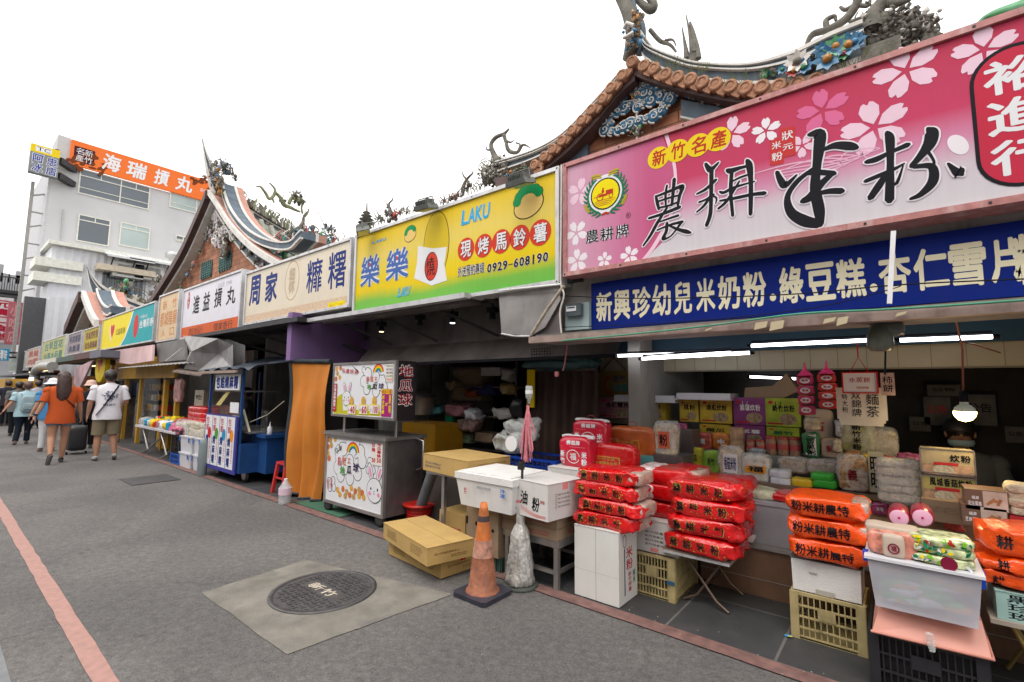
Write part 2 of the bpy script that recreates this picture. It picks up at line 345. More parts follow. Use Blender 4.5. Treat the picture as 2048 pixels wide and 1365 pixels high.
# worn red-brown line painted along the pavement edge, pale red line in the road
def line(y0, y1, m, name, z, x0=-60, x1=6, j=.006):
    mb = MB(m); n = 260; pa = []; pb = []
    for i in range(n+1):
        x = x0+(x1-x0)*(i/n)**.6; pa.append((x, y0+random.uniform(-j, j), z)); pb.append((x, y1+random.uniform(-j, j), z))
    mb.add(pa+pb, [(i, i+1, i+n+2, i+n+1) for i in range(n)], False); return S(mb.build(name))
random.seed(5)
line(KY-.085, KY+.03, mat('worn_red', (.17, .09, .078), rough=.8, var=.3, scale=14, dirt=.6, dc=(.09, .085, .085), dscale=8), 'kerb_line', .008)
line(.635, .722, mat('pale_red', (.36, .2, .17), rough=.8, var=.12, scale=20, dirt=.35, dc=(.2, .16, .15), dscale=9), 'road_line', .004, j=.004)
a = gz(0, 1290)
S(MB(mat('grey_slab', (.16, .165, .17), rough=.8, var=.2, scale=9, bump=.2)).quad((-30, .05, .004), (3, .05, .004), (3, .385, .004), (-30, .385, .004)).build('side_path'))
# concrete patch with manhole
p = [gz(*q) for q in ((403, 1187), (612, 1121), (905, 1190), (573, 1310))]
mb = MB(mat('patch_concrete', (.185, .17, .145), rough=.9, var=.25, scale=5, dirt=.9, dc=(.1, .1, .1), dscale=3.5, bump=.4, bscale=90))
q = []
for i in range(len(p)):
    A, B = p[i], p[(i+1) % len(p)]
    for j in range(8): c = A.lerp(B, j/8); q.append((c.x+random.uniform(-.006, .006), c.y+random.uniform(-.006, .006), .004))
mb.add(q, [tuple(range(len(q)))]); S(mb.build('concrete_patch'))
c = gz(648, 1183)
t = thing('manhole_cover', 'round cast iron manhole cover with raised bars and worn characters set in concrete patch', 'manhole', (c.x, c.y, .005))
iron = mat('cast_iron', (.09, .088, .09), rough=.5, metal=.5, var=.3, scale=12, bump=.2)
MB(iron).lathe([(.36, 0), (.36, .006), (.33, .007), (.33, .003)], (c.x, c.y, .005), 48).build('rim', t)
mb = MB(iron).lathe([(.32, 0), (.32, .004)], (c.x, c.y, .005), 48); 
for i in range(-8, 9):
    for j in range(-8, 9):
        x, y = i*.038, j*.038
        if math.hypot(x, y) < .3 and not (abs(y) < .05 and abs(x) < .2):
            l, s_ = ((.015, .005) if (i+j) % 2 else (.005, .015)); mb.box(c.x+x-l, c.x+x+l, c.y+y-s_, c.y+y+s_, .009, .0135)
mb.build('plate', t)
ar = Art((c.x, c.y, .0096), (1, 0, 0), (0, 1, 0), .002); ar.text('新竹', -.17, .15, -.045, .04, mat('worn_metal', (.42, .37, .3), rough=.6, var=.4, scale=30), .03); ar.build('lettering', t)
c = gz(300, 960); solo(MB(iron).box(c.x-.35, c.x+.35, c.y-.3, c.y+.3, .005, .009), 'drain_cover', 'small dark square cover set in the road before the white bins', 'drain cover')
# hatch marks painted on the road near the walkers' feet
mb = MB(mat('faded_white', (.42, .42, .42), rough=.8, var=.3, scale=30))
A, B, C_, D = gz(48, 903), gz(97, 905), gz(128, 918), gz(75, 918)
for i in range(9):
    t_ = i/8; a1 = A.lerp(D, t_); b1 = B.lerp(C_, t_); d = .03
    mb.add([(a1.x, a1.y, .008), (b1.x, b1.y, .008), (b1.x+d*2, b1.y+d, .008), (a1.x+d*2, a1.y+d, .008)], [(0, 1, 2, 3)])
S(mb.build('road_marking'))
c = gz(1577, 1273, .01); solo(MB(ink('blue_l', (70, 150, 200))).box(c.x-.02, c.x+.02, c.y-.012, c.y+.012, .012, .014, rz=.4).use(ink('yellow', (240, 210, 30))).box(c.x+.0, c.x+.02, c.y-.012, c.y, .0145, .016, rz=.4), 'litter_wrapper', 'tiny blue and yellow wrapper dropped on the paving', 'litter')
mb = MB(mat('crumbs', (.24, .23, .2)))
for i in range(190):
    x = random.uniform(-6, 1.2); y = random.choice([KY+random.gauss(.05, .05), random.uniform(.2, 4)]); s_ = random.uniform(.001, .004); mb.box(x-s_, x+s_, y-s_, y+s_, .005, .005+s_*1.2, rz=random.random())
tag(mb.build('grit'), 'pale crumbs and grit scattered on road and paving', 'grit', kind='stuff')
# ================= shop signs =================
SY = 3.25
W_ = ink('white', (235, 235, 238)); K_ = ink('black', (28, 28, 34)); RD = ink('red', (205, 40, 40)); NV = ink('navy', (35, 55, 130)); YL = MATS['ink_yellow']
alu = mat('aluminium', (.55, .55, .56), rough=.4, metal=.3, var=.15, dirt=.6, dc=(.14, .1, .07), dscale=5)
dk = mat('dark_steel', (.035, .034, .036), rough=.5, metal=.4, var=.3)
def sign(name, label, bl, tr, face, frame=alu, fw=.035, Y=SY, d=.16, x1=None, cat='shop sign', group=None, z=None):
    a = fy(*bl, Y); b = fy(*tr, Y); u0, z0, u1, z1 = a.x, a.z, b.x, b.z
    if x1: u1 = x1
    if z: z0, z1 = z
    t = thing(name, label, cat, (u0, Y, z0), group)
    f = face(z1-z0, u1-u0) if callable(face) else face
    MB(f).box(u0+fw, u1-fw, Y, Y+d, z0+fw, z1-fw).build('panel', t)
    mb = MB(frame); e = .02
    mb.box(u0, u1, Y-e, Y+d+.01, z0, z0+fw).box(u0, u1, Y-e, Y+d+.01, z1-fw, z1).box(u0, u0+fw, Y-e+.001, Y+d+.009, z0+fw, z1-fw).box(u1-fw, u1, Y-e+.001, Y+d+.009, z0+fw, z1-fw)
    mb.use(dk)
    n = max(2, int((u1-u0)/.45))
    for i in range(n+1):
        x = u0+.02+(u1-u0-.04)*i/n
        for zz in (z0+fw/2, z1-fw/2): mb.box(x-.006, x+.006, Y-e-.003, Y-e, zz-.006, zz+.006)
    mb.build('frame', t)
    return t, art_y(Y), u0, u1, z0, z1
# --- pink
PK = lambda h, w_: ramp_mat('pink_print', 'Z', [(0, (232, 232, 236)), (.3, (228, 215, 224)), (.46, (228, 150, 185)), (.62, (216, 72, 112)), (1, (205, 62, 92))], lo=0, hi=h, wave=.08)
redframe = mat('chipped_red', (.42, .17, .16), rough=.5, var=.2, scale=20, dirt=.8, dc=(.6, .5, .48), dscale=7)
t, ar, u0, u1, z0, z1 = sign('shop_sign', 'long pink sign with cherry blossoms and four black brush characters', (1128, 555), (2048, 42), PK, redframe, x1=1.9, z=(fy(1128, 555, SY).z, fy(1128, 330, SY).z))
lp = ramp_mat('pink_left', 'X', [(0, (238, 190, 212)), (.7, (222, 130, 170)), (1, (216, 100, 145))], lo=0, hi=.75)
p_ = ar.px(1255, 536); fw = .036
ar.L(1).poly([(u0+fw, z0+fw), (ar.px(1290, 530)[0], z0+fw), ar.px(1330, 480), ar.px(1352, 400), ar.px(1345, 330), (ar.px(1325, 270)[0], z1-fw), (u0+fw, z1-fw)], lp)
pale = ink('petal_pale', (240, 205, 222)); mid = ink('petal_mid', (222, 110, 155)); wh = ink('petal_white', (240, 232, 238))
ar.L(2)
for x, y, r_, m_, ro in [(1812, 142, 52, pale, .55), (1645, 222, 44, mid, .4), (1749, 255, 55, pale, .5), (1532, 262, 26, wh, .3), (1463, 268, 34, pale, .2), (1604, 292, 24, pale, .9), (1968, 100, 48, pale, .3),
                         (1259, 512, 20, wh, .5), (1209, 520, 16, wh, .2), (1155, 522, 24, wh, .4), (1153, 466, 25, wh, .8), (1160, 385, 28, pale, .1)]: ar.flower(x, y, r_, m_, ro)
u, v = ar.px(1916, 290); ar.oval(u, v, .035, .06, wh, rot=.4)
ar.stroke([(1330, 262, 14), (1350, 340, 12), (1345, 420, 12), (1310, 490, 16), (1285, 522, 12)], pale, px=True, k=.5)
rip = ink('ripple', (236, 180, 205))
for k in range(5): ar.stroke([(1500+k*60, 350-k*7, 1.5), (1600+k*30, 325-k*6, 3), (1680+k*20, 330-k*8, 2), (1640+k*10, 352-k*8, 3), (1560, 365-k*6, 2)], rip, px=True)
ar.L(3)
for (x, y) in ((1317, 316), (1355, 302), (1396, 291), (1436, 279)): u, v = ar.px(x, y); ar.oval(u, v, .082, .082, YL)
dr = ink('seal_red', (200, 60, 60)); u, v = ar.px(1575, 282)
ar.poly([(1560, 258), (1590, 252), (1592, 310), (1568, 316), (1567, 328), (1540, 332), (1540, 282), (1559, 276)], dr, px=True)
ar.L(4); rc = ink('brush_red', (190, 55, 35))
for c_, x, y in (('新', 1317, 316), ('竹', 1355, 302), ('名', 1396, 291), ('產', 1436, 279)): u, v = ar.px(x, y); ar.text(c_, u-.055, u+.055, v-.06, v+.06, rc, .02, sl=.08)
for c_, b_ in (('狀', (1563, 283, 1587, 259)), ('元', (1565, 303, 1587, 285)), ('米', (1543, 301, 1563, 281)), ('粉', (1543, 325, 1566, 302))): ar.pxt(c_, *b_, W_, .012)
# emblem: rice wreath round a yellow disc with a tractor
u, v = ar.px(1210.5, 388); er = .126
ar.L(3).oval(u, v, er*1.22, er*1.25, W_); ar.L(4).oval(u, v, er*1.02, er*1.02, K_); ar.L(5).oval(u, v, er*.93, er*.93, ink('disc_yellow', (245, 225, 10)))
ar.L(6)
for k in range(4): ar.stroke([(u-er*.75+k*.01, v-er*(.42+.1*k), .004), (u, v-er*(.36+.11*k), .005), (u+er*.7-k*.015, v-er*(.44+.1*k), .003)], rc)
ar.rect(u-er*.45, u+er*.15, v-er*.15, v+er*.0, rc); ar.rect(u+er*.05, u+er*.55, v-er*.1, v+er*.2, rc); ar.ring(u-er*.35, v-er*.15, er*.22, er*.22, .007, rc); ar.ring(u+er*.4, v-er*.2, er*.13, er*.13, .006, rc); ar.oval(u-er*.15, v+er*.18, er*.09, er*.13, rc); ar.rect(u-er*.8, u-er*.4, v-er*.12, v-er*.08, rc); ar.oval(u-er*.14, v+er*.36, er*.06, er*.06, rc)
gn = ink('wreath_green', (20, 120, 80)); go = ink('grain', (190, 175, 30))
for sgn in (-1, 1):
    for k in range(11):
        a_ = -math.pi/2+sgn*(.25+k*.21); cx_, cy_ = u+math.cos(a_)*er*1.3, v+math.sin(a_)*er*1.3
        for q_ in (-.55, .45): dirx = a_+sgn*(math.pi/2)+q_*sgn*1.1; ar.L(5).stroke([(cx_, cy_, .012), (cx_+math.cos(dirx)*er*.22, cy_+math.sin(dirx)*er*.22, .016), (cx_+math.cos(dirx)*er*.42, cy_+math.sin(dirx)*er*.42, .002)], gn, raw=True)
    for k in range(16):
        a_ = math.pi/2-sgn*(.25+.05*(k//2)); rr = er*(1.16+.16*(k % 2)+.02*k); ar.L(6).oval(u+math.cos(a_)*rr, v+math.sin(a_)*rr, .008, .008, go, 8)
        a_ = -math.pi/2+sgn*(.9+.05*(k//2)); rr = er*(1.42+.1*(k % 2)); ar.oval(u+math.cos(a_)*rr, v+math.sin(a_)*rr, .006, .006, go, 8)
ar.L(6)
ar.stroke([(u-.03, v-er*1.32, .012), (u, v-er*1.25, .02), (u+.03, v-er*1.32, .012)], rc)
for c_, b_ in (('農', (1171, 489, 1198, 457)), ('耕', (1200, 484, 1228, 452)), ('牌', (1231, 479, 1259, 446))): ar.L(4).pxt(c_, *b_, W_, .06); ar.L(5).pxt(c_, *b_, K_, .012)
u, v = ar.px(1257, 431); ar.ring(u, v, .017, .02, .003, K_); ar.text('R', u-.008, u+.008, v-.01, v+.01, K_)
# brush characters
r4 = lambda *p: [(1120+x/3.592, 280+y/3.592, w_/3.592) for x, y, w_ in p]
r5 = lambda *p: [(1560+x/2.275, 60+y/2.275, w_/2.275) for x, y, w_ in p]
ST = [r4((822, 285, 26), (815, 370, 24), (805, 470, 20)), r4((690, 405, 16), (700, 450, 24), (712, 500, 18)), r4((690, 410, 16), (790, 370, 22), (872, 335, 26), (880, 350, 30), (862, 400, 24), (848, 470, 20)), r4((770, 330, 16), (760, 400, 18), (762, 470, 14)), r4((705, 445, 14), (780, 420, 16), (855, 400, 14)), r4((712, 490, 14), (780, 475, 16), (845, 450, 14)),
      r4((640, 565, 18), (720, 540, 22), (800, 510, 24), (860, 485, 26)), r4((770, 490, 18), (700, 600, 24), (650, 690, 22), (600, 762, 14)), r4((720, 590, 12), (790, 565, 16), (850, 545, 20)), r4((700, 650, 12), (800, 610, 18), (880, 590, 22)), r4((770, 600, 22), (765, 660, 24), (740, 715, 20), (800, 690, 12), (870, 600, 20)), r4((790, 620, 14), (850, 645, 22), (905, 660, 30), (938, 668, 18)),
      r4((1048, 175, 22), (1075, 215, 38), (1095, 210, 30), (1140, 165, 14)), r4((985, 390, 14), (1050, 355, 22), (1120, 290, 22)), r4((1090, 215, 30), (1088, 330, 28), (1086, 450, 26), (1080, 540, 28), (1055, 615, 26)), r4((1000, 450, 14), (1050, 430, 16), (1105, 395, 18)), r4((1085, 400, 20), (1040, 470, 20), (985, 520, 12)), r4((1090, 400, 12), (1125, 420, 14), (1120, 460, 8)),
      r4((1205, 220, 30), (1230, 225, 40), (1290, 205, 26), (1350, 190, 20)), r4((1235, 230, 26), (1228, 340, 26), (1230, 420, 24), (1242, 545, 22)), r4((1345, 150, 26), (1362, 190, 44), (1372, 300, 30), (1372, 420, 30), (1370, 535, 26)), r4((1150, 375, 16), (1180, 380, 22), (1250, 345, 20), (1400, 300, 10)), r4((1140, 495, 18), (1200, 440, 22), (1290, 300, 14)), r4((1150, 440, 14), (1260, 420, 22), (1380, 395, 24), (1470, 385, 30)), r4((1240, 300, 12), (1300, 270, 16), (1380, 245, 14)),
      r4((1560, 235, 26), (1590, 300, 44), (1620, 330, 40), (1700, 255, 14)), r5((135, 478, 20), (180, 475, 44), (178, 540, 44), (168, 620, 34), (160, 720, 40), (178, 820, 44), (185, 885, 26)), r5((195, 548, 14), (250, 528, 30), (310, 530, 38), (345, 537, 26)), r5((110, 660, 10), (170, 650, 24), (245, 655, 24)), r5((240, 655, 20), (190, 700, 30), (140, 760, 36), (105, 780, 26)), r5((150, 635, 18), (80, 690, 22), (35, 760, 24), (50, 830, 38), (110, 870, 50), (175, 885, 40)), r5((175, 745, 18), (230, 735, 26), (280, 735, 28)),
      r5((488, 470, 20), (500, 500, 34), (502, 600, 26), (500, 700, 32), (498, 775, 34)), r5((395, 602, 20), (440, 590, 26), (500, 560, 18), (580, 525, 24)), r5((390, 690, 18), (450, 665, 20), (520, 635, 16), (565, 610, 8)), r5((485, 655, 20), (450, 710, 30), (412, 765, 26)), r5((500, 690, 12), (530, 700, 14), (560, 620, 6)),
      r5((675, 452, 20), (690, 470, 46), (680, 520, 46), (640, 575, 30), (600, 620, 22)), r5((610, 625, 18), (680, 620, 26), (700, 650, 34), (690, 700, 36), (640, 750, 24), (595, 770, 14)), r5((665, 545, 14), (700, 600, 10), (690, 640, 16)), r5((765, 610, 10), (800, 645, 30), (815, 650, 44), (828, 660, 16))]
for s_ in ST: ar.L(6).stroke(s_, wh, px=True, grow=.008, k=1.0); 
for s_ in ST: ar.L(8).stroke(s_, K_, px=True, k=1.0)
# oval name plate at the right
a_, b_ = ar.px(1950, 300), ar.px(1990, 105); cu = a_[0]+.165; zt, zb = ar.px(2013, 92)[1], ar.px(1995, 382)[1]
def pill(r_, top, bot, m_, l_):
    ar.L(l_); pts = [(cu+r_*math.cos(t_), top-r_+r_*math.sin(t_)) for t_ in [math.pi*i/16 for i in range(17)]]+[(cu-r_*math.cos(t_), bot+r_-r_*math.sin(t_)) for t_ in [math.pi*i/16 for i in range(17)]]
    ar.poly(pts, m_)
pill(.165, zt, zb, K_, 3); pill(.149, zt-.018, zb+.018, ink('plate_red', (200, 50, 75)), 4)
hh = (zt-zb-.1)/3
for i, c_ in enumerate('裕進行'): ar.L(5).text(c_, cu-.125, cu+.125, zt-.05-(i+1)*hh+.015, zt-.05-i*hh-.015, W_, .022)
ar.build('lettering', t)
# --- yellow
YM = lambda h, w_: ramp_mat('yellow_print', 'Z', [(0, (95, 195, 85)), (.2, (135, 205, 80)), (.33, (255, 220, 0)), (.45, (255, 226, 30)), (.72, (255, 228, 110)), (1, (255, 218, 35))], lo=0, hi=h, wave=.12)
t, ar, u0, u1, z0, z1 = sign('shop_sign', 'yellow and green potato shop sign with red circles and a phone number', (706, 632), (1120, 333), YM)
r6 = lambda x, y: (700+x/4.763, 360+y/4.763)
blue = ink('soft_blue', (75, 110, 180)); cy = ink('cyan', (50, 175, 225)); tr_ = ink('tomato', (215, 65, 45)); pot = ink('potato', (225, 195, 40)); out = ink('outline', (60, 55, 30))
ar.L(1); u, v = ar.px(*r6(820, 640))
ar.oval(u, v+.02, .2, .37, out); ar.L(2).oval(u, v+.02, .192, .362, pot)
ar.L(3).poly([r6(*q_) for q_ in ((650, 630), (790, 655), (925, 640), (900, 800), (925, 960), (780, 1008), (612, 940), (640, 790))], W_, px=True)
u, v = ar.px(*r6(775, 825)); ar.L(4).oval(u, v, .105, .155, K_); ar.L(5).oval(u+.004, v, .096, .147, tr_); ar.L(6).text('燒', u-.07, u+.07, v-.1, v+.1, K_, -.005, sl=-.1)
for x0, yb, x1_, yt in ((90, 1040, 300, 690), (330, 985, 575, 620)):
    a1, b1 = r6(x0, yb), r6(x1_, yt); ar.L(3).pxt('樂', *a1, *b1, W_, .06); ar.L(4).pxt('樂', *a1, *b1, blue, .018)
    c_ = ar.px((a1[0]+b1[0])/2-1, (a1[1]+b1[1])/2-12); ar.L(5).oval(c_[0], c_[1], .018, .022, tr_)
for x0, yb, x1_, yt, sl in ((215, 615, 345, 548, .1), (1058, 440, 1330, 212, .1), (450, 1120, 566, 1012, .3)): ar.L(4).pxt('LAKU', *r6(x0, yb), *r6(x1_, yt), W_, .05, sl=sl, gap=.02); ar.L(5).pxt('LAKU', *r6(x0, yb), *r6(x1_, yt), cy, .03, sl=sl, gap=.05)
for c_, (x, y, r_) in zip('現烤馬鈴薯', ((1105, 662, 110), (1272, 628, 112), (1440, 588, 116), (1617, 550, 120), (1813, 503, 126))):
    u, v = ar.px(*r6(x, y)); rr = abs(ar.px(*r6(x, y+r_))[1]-v); ar.L(3).oval(u, v, rr*.98, rr, tr_)
    ar.L(4).text(c_, u-rr*.66+.006, u+rr*.66+.006, v-rr*.72-.006, v+rr*.72-.006, K_, .02); ar.L(5).text(c_, u-rr*.66, u+rr*.66, v-rr*.72, v+rr*.72, W_, .018)
ar.L(3).pxt('外送預約專線', *r6(1025, 935), *r6(1283, 780), W_, .06, gap=-.05); ar.L(4).pxt('外送預約專線', *r6(1025, 935), *r6(1283, 780), K_, .012)
ar.L(3).pxt('0929-608190', *r6(1303, 893), *r6(1892, 680), W_, .07, gap=.05, sl=.04); ar.L(4).pxt('0929-608190', *r6(1303, 890), *r6(1892, 682), K_, .035, gap=.15, sl=.04)
gr_ = ink('leaf_green', (20, 150, 85))
for X_, Y_, s_ in ((1700, 240, 1.), (575, 530, .6)):   # plain potatoes with a leafy top
    u, v = ar.px(*r6(X_, Y_)); q_ = .17*s_; ar.L(2).oval(u, v, q_, q_*.72, out, rot=.2); ar.L(3).oval(u, v, q_*.94, q_*.66, ink('potato_light', (240, 205, 120)), rot=.2)
    for k in range(7): a_ = .5+k*.42; ar.L(2).oval(u+math.cos(a_)*q_*.75, v+math.sin(a_)*q_*.62+q_*.25, q_*.3, q_*.3, out, 12); ar.L(4).oval(u+math.cos(a_)*q_*.75, v+math.sin(a_)*q_*.62+q_*.25, q_*.27, q_*.27, gr_, 12)
ar.build('lettering', t)
# --- cream
CR = mat('cream_panel', lin((212, 200, 178)), rough=.45, var=.06, scale=2, dirt=.25, dc=(.42, .3, .2), dscale=1.2)
t, ar, u0, u1, z0, z1 = sign('shop_sign', 'cream sign with big navy characters either side of a faint oval emblem', (487, 652), (706, 474), CR)
r7 = lambda x, y: (350+x/5.535, 460+y/5.535)
ar.L(1).rect(u0+.04, u1-.04, z0+.04, z0+(z1-z0)*.17, mat('speckled_band', lin((205, 178, 150)), var=.2, scale=30))
for c_, b_ in (('周', (812, 855, 960, 485)), ('家', (985, 815, 1150, 440)), ('䊳', (1442, 715, 1648, 292)), ('糬', (1680, 670, 1912, 200))): ar.L(2).pxt(c_, *r7(*b_[:2]), *r7(*b_[2:]), ink('royal', (30, 50, 125)), .03 if c_ in '周家' else .012)
u, v = ar.px(*r7(1295, 560)); tan = ink('faint_tan', (190, 150, 110)); fa = ink('faint_glyph', (200, 178, 150)); ar.ring(u, v, .21, .29, .012, tan); ar.text('粿', u-.1, u+.1, v-.2, v+.2, fa, .02)
ar.L(3).pxrect(*r7(1692, 900), *r7(1882, 775), ink('tag_yellow', (240, 225, 20))); ar.L(4).pxt('新口味', *r7(1702, 885), *r7(1870, 795), ink('tag_orange', (240, 190, 20)), .02)
ar.build('lettering', t)
# --- white
t, ar, u0, u1, z0, z1 = sign('shop_sign', 'white sign with black brush lettering above an orange strip', (361, 680), (487, 538), mat('white_panel', lin((208, 205, 214)), rough=.4, var=.04))
og = ink('orange_strip', (215, 95, 40)); ar.L(1).poly([(u0+.04, z0+.04), (u1-.04, z0+.04), (u1-.04, z0+(z1-z0)*.23), (u0+.04, z0+(z1-z0)*.23)], og)
for c_, b_ in (('進', (190, 940, 282, 712)), ('益', (300, 905, 396, 672)), ('摃', (425, 870, 530, 632)), ('丸', (558, 840, 684, 606))): ar.L(2).pxt(c_, *r7(*b_[:2]), *r7(*b_[2:]), K_, .022, sl=.04)
u, v = ar.px(*r7(152, 785)); ar.oval(u, v, .07, .18, ink('seal', (190, 50, 60))); ar.L(3).text('新竹', u-.04, u+.04, v-.14, v+.14, W_, .01, vert=True)
ar.L(2).text('捷記食品行', u0+.45, u0+(u1-u0)*.42, z0+.06, z0+(z1-z0)*.19, K_); ar.text('擇業香行', u0+(u1-u0)*.6, u1-.3, z0+.06, z0+(z1-z0)*.19, K_)
ar.L(2).text('SINCE 1946', u1-1.1, u1-.45, z1-.2, z1-.12, ink('faint_grey', (180, 178, 190)))
ar.build('lettering', t)
# --- tan, entrance to the temple
t, ar, u0, u1, z0, z1 = sign('temple_sign', 'tan sign with thin orange characters next to teal lottery sign', (313, 686), (361, 578), mat('tan_panel', lin((205, 178, 138)), rough=.5, var=.08, dirt=.3, dc=(.4, .25, .12)))
oo = ink('orange_glyph', (200, 120, 60)); h = z1-z0; w_ = u1-u0; ar.L(1).ring(0, 0, .001, .001, .001, oo)
ar.text('新 竹', u0+w_*.18, u1-w_*.12, z0+h*.66, z0+h*.86, oo, .01); ar.text('都城隍廟', u0+w_*.1, u1-w_*.06, z0+h*.32, z0+h*.62, oo, .01); ar.text('入 口', u0+w_*.2, u1-w_*.15, z0+h*.1, z0+h*.26, oo, .01)
for a1, b1 in (((.05, .04), (.95, .04)), ((.95, .04), (.95, .96)), ((.95, .96), (.05, .96)), ((.05, .96), (.05, .04))): ar.stroke([(u0+a1[0]*w_, z0+a1[1]*h, .012), (u0+b1[0]*w_, z0+b1[1]*h, .012)], oo, raw=True)
ar.build('lettering', t)
# --- lottery
teal = ink('teal', (30, 165, 172))
t, ar, u0, u1, z0, z1 = sign('lottery_sign', 'yellow and teal lottery sign with a red heart', (201, 702), (313, 602), ink('lottery_yellow', (240, 220, 25)))
w_ = u1-u0; h = z1-z0
ar.L(1).poly([(u0+w_*.42, z0+.036), (u1-.036, z0+.036), (u1-.036, z1-.036), (u0+w_*.62, z1-.036), (u0+w_*.57, z0+h*.6), (u0+w_*.5, z0+h*.25)], W_)
ar.L(2).poly([(u0+w_*.44, z0+.036), (u1-.036, z0+.036), (u1-.036, z1-.036), (u0+w_*.64, z1-.036), (u0+w_*.59, z0+h*.6), (u0+w_*.52, z0+h*.25)], teal)
ht = lambda x, y, s_, m_: ar.poly([(x+s_*.9*math.sin(q_)**3, y+s_*(.8*math.cos(q_)-.3*math.cos(2*q_)-.12*math.cos(3*q_))) for q_ in [2*math.pi*i/28 for i in range(28)]], m_)
ar.L(2); ht(u0+w_*.22, z0+h*.5, .3, ink('cream_ink', (240, 225, 170))); ar.L(3); ht(u0+w_*.24, z0+h*.56, .24, RD)
ar.L(3).text('公益彩券', u0+w_*.27+.25, u0+w_*.5+.05, z0+h*.38, z0+h*.56, ink('brown_ink', (120, 90, 20)), .01)
ar.oval(u0+w_*.7, z0+h*.5, .22, .3, RD); ar.L(4).text('台灣彩券', u0+w_*.76, u1-.1, z0+h*.4, z0+h*.62, W_, .02); ar.text('中國信託', u0+w_*.77, u1-.6, z0+h*.66, z0+h*.74, W_)
ar.build('lettering', t)
# --- far signs
far = [((166, 706), (201, 650), (190, 165, 40), '香城虎咬猪', '魷魚羹麵線', (110, 60, 30), 'dull yellow far sign with brown rows of characters', 'far yellow'),
       ((134, 712), (166, 660), (150, 135, 140), '阿桃粿粽', '魚羹湯', (40, 45, 80), 'grey mauve far sign with navy characters', ''),
       ((82, 728), (134, 668), (175, 175, 110), '古早豆花', '仙草冰品屋', (40, 110, 110), 'pale olive far sign with green and brown characters', ''),
       ((52, 736), (82, 692), (190, 165, 150), '黑輪', '肉圓', (150, 60, 50), 'pinkish beige far sign with small brown characters', ''),
       ((17, 745), (52, 702), (125, 135, 125), '城隍', '小吃', (90, 110, 100), 'faded grey green sign at the far end of the row', '')]
for bl, tr, c_, s1, s2, ic, lb, _ in far:
    t, ar, u0, u1, z0, z1 = sign('shop_sign', lb, bl, tr, ink('f%d' % bl[0], c_)); w_ = u1-u0; h = z1-z0; m_ = ink('fi%d' % bl[0], ic)
    ar.L(2).text(s1, u0+w_*.1, u1-w_*.1, z0+h*.52, z0+h*.86, m_, .03); ar.text(s2, u0+w_*.1, u1-w_*.1, z0+h*.12, z0+h*.42, m_, .03); ar.build('lettering', t)
# --- blue sign below the pink one
BY = 3.42
t = thing('shop_sign', 'long dark blue sign listing rice milk powder and bean cakes in cream characters', 'shop sign', (fy(1183, 660, BY).x, BY, fy(1183, 660, BY).z))
zb, zt = fy(1183, 660, BY).z, fy(1183, 568, BY).z; u0 = fy(1183, 660, BY).x
MB(mat('blue_panel', lin((14, 38, 125)), rough=.5, spec=.12, var=.08, scale=3, dirt=.15)).box(u0, 1.9, BY, BY+.03, zb, zt).build('panel', t)
ar = art_y(BY); cr = ink('cream_letters', (255, 246, 212)); xs = [(1193, 1224), (1228, 1260), (1266, 1301), (1305, 1341), (1348, 1383), (1393, 1429), (1437, 1479), (1487, 1531), (1540, 1552), (1560, 1606), (1613, 1668), (1674, 1729), (1741, 1754), (1760, 1819), (1830, 1894), (1901, 1969), (1984, 2048)]
for c_, (a_, b_) in zip('新興珍幼兒米奶粉·綠豆糕·杏仁雪片', xs):
    if c_ == '·': u, v = ar.px((a_+b_)/2, 645-.097*(a_-1193)-16); ar.L(2).oval(u, v, .018, .024, cr); continue
    ar.L(2).pxt(c_, a_, 645-.097*(a_-1193), b_, 582-.135*(b_-1224), cr, .03, gap=.0)
ar.text('糕', .47, .66, zb+.05, zt-.07, cr, .03); ar.build('lettering', t)
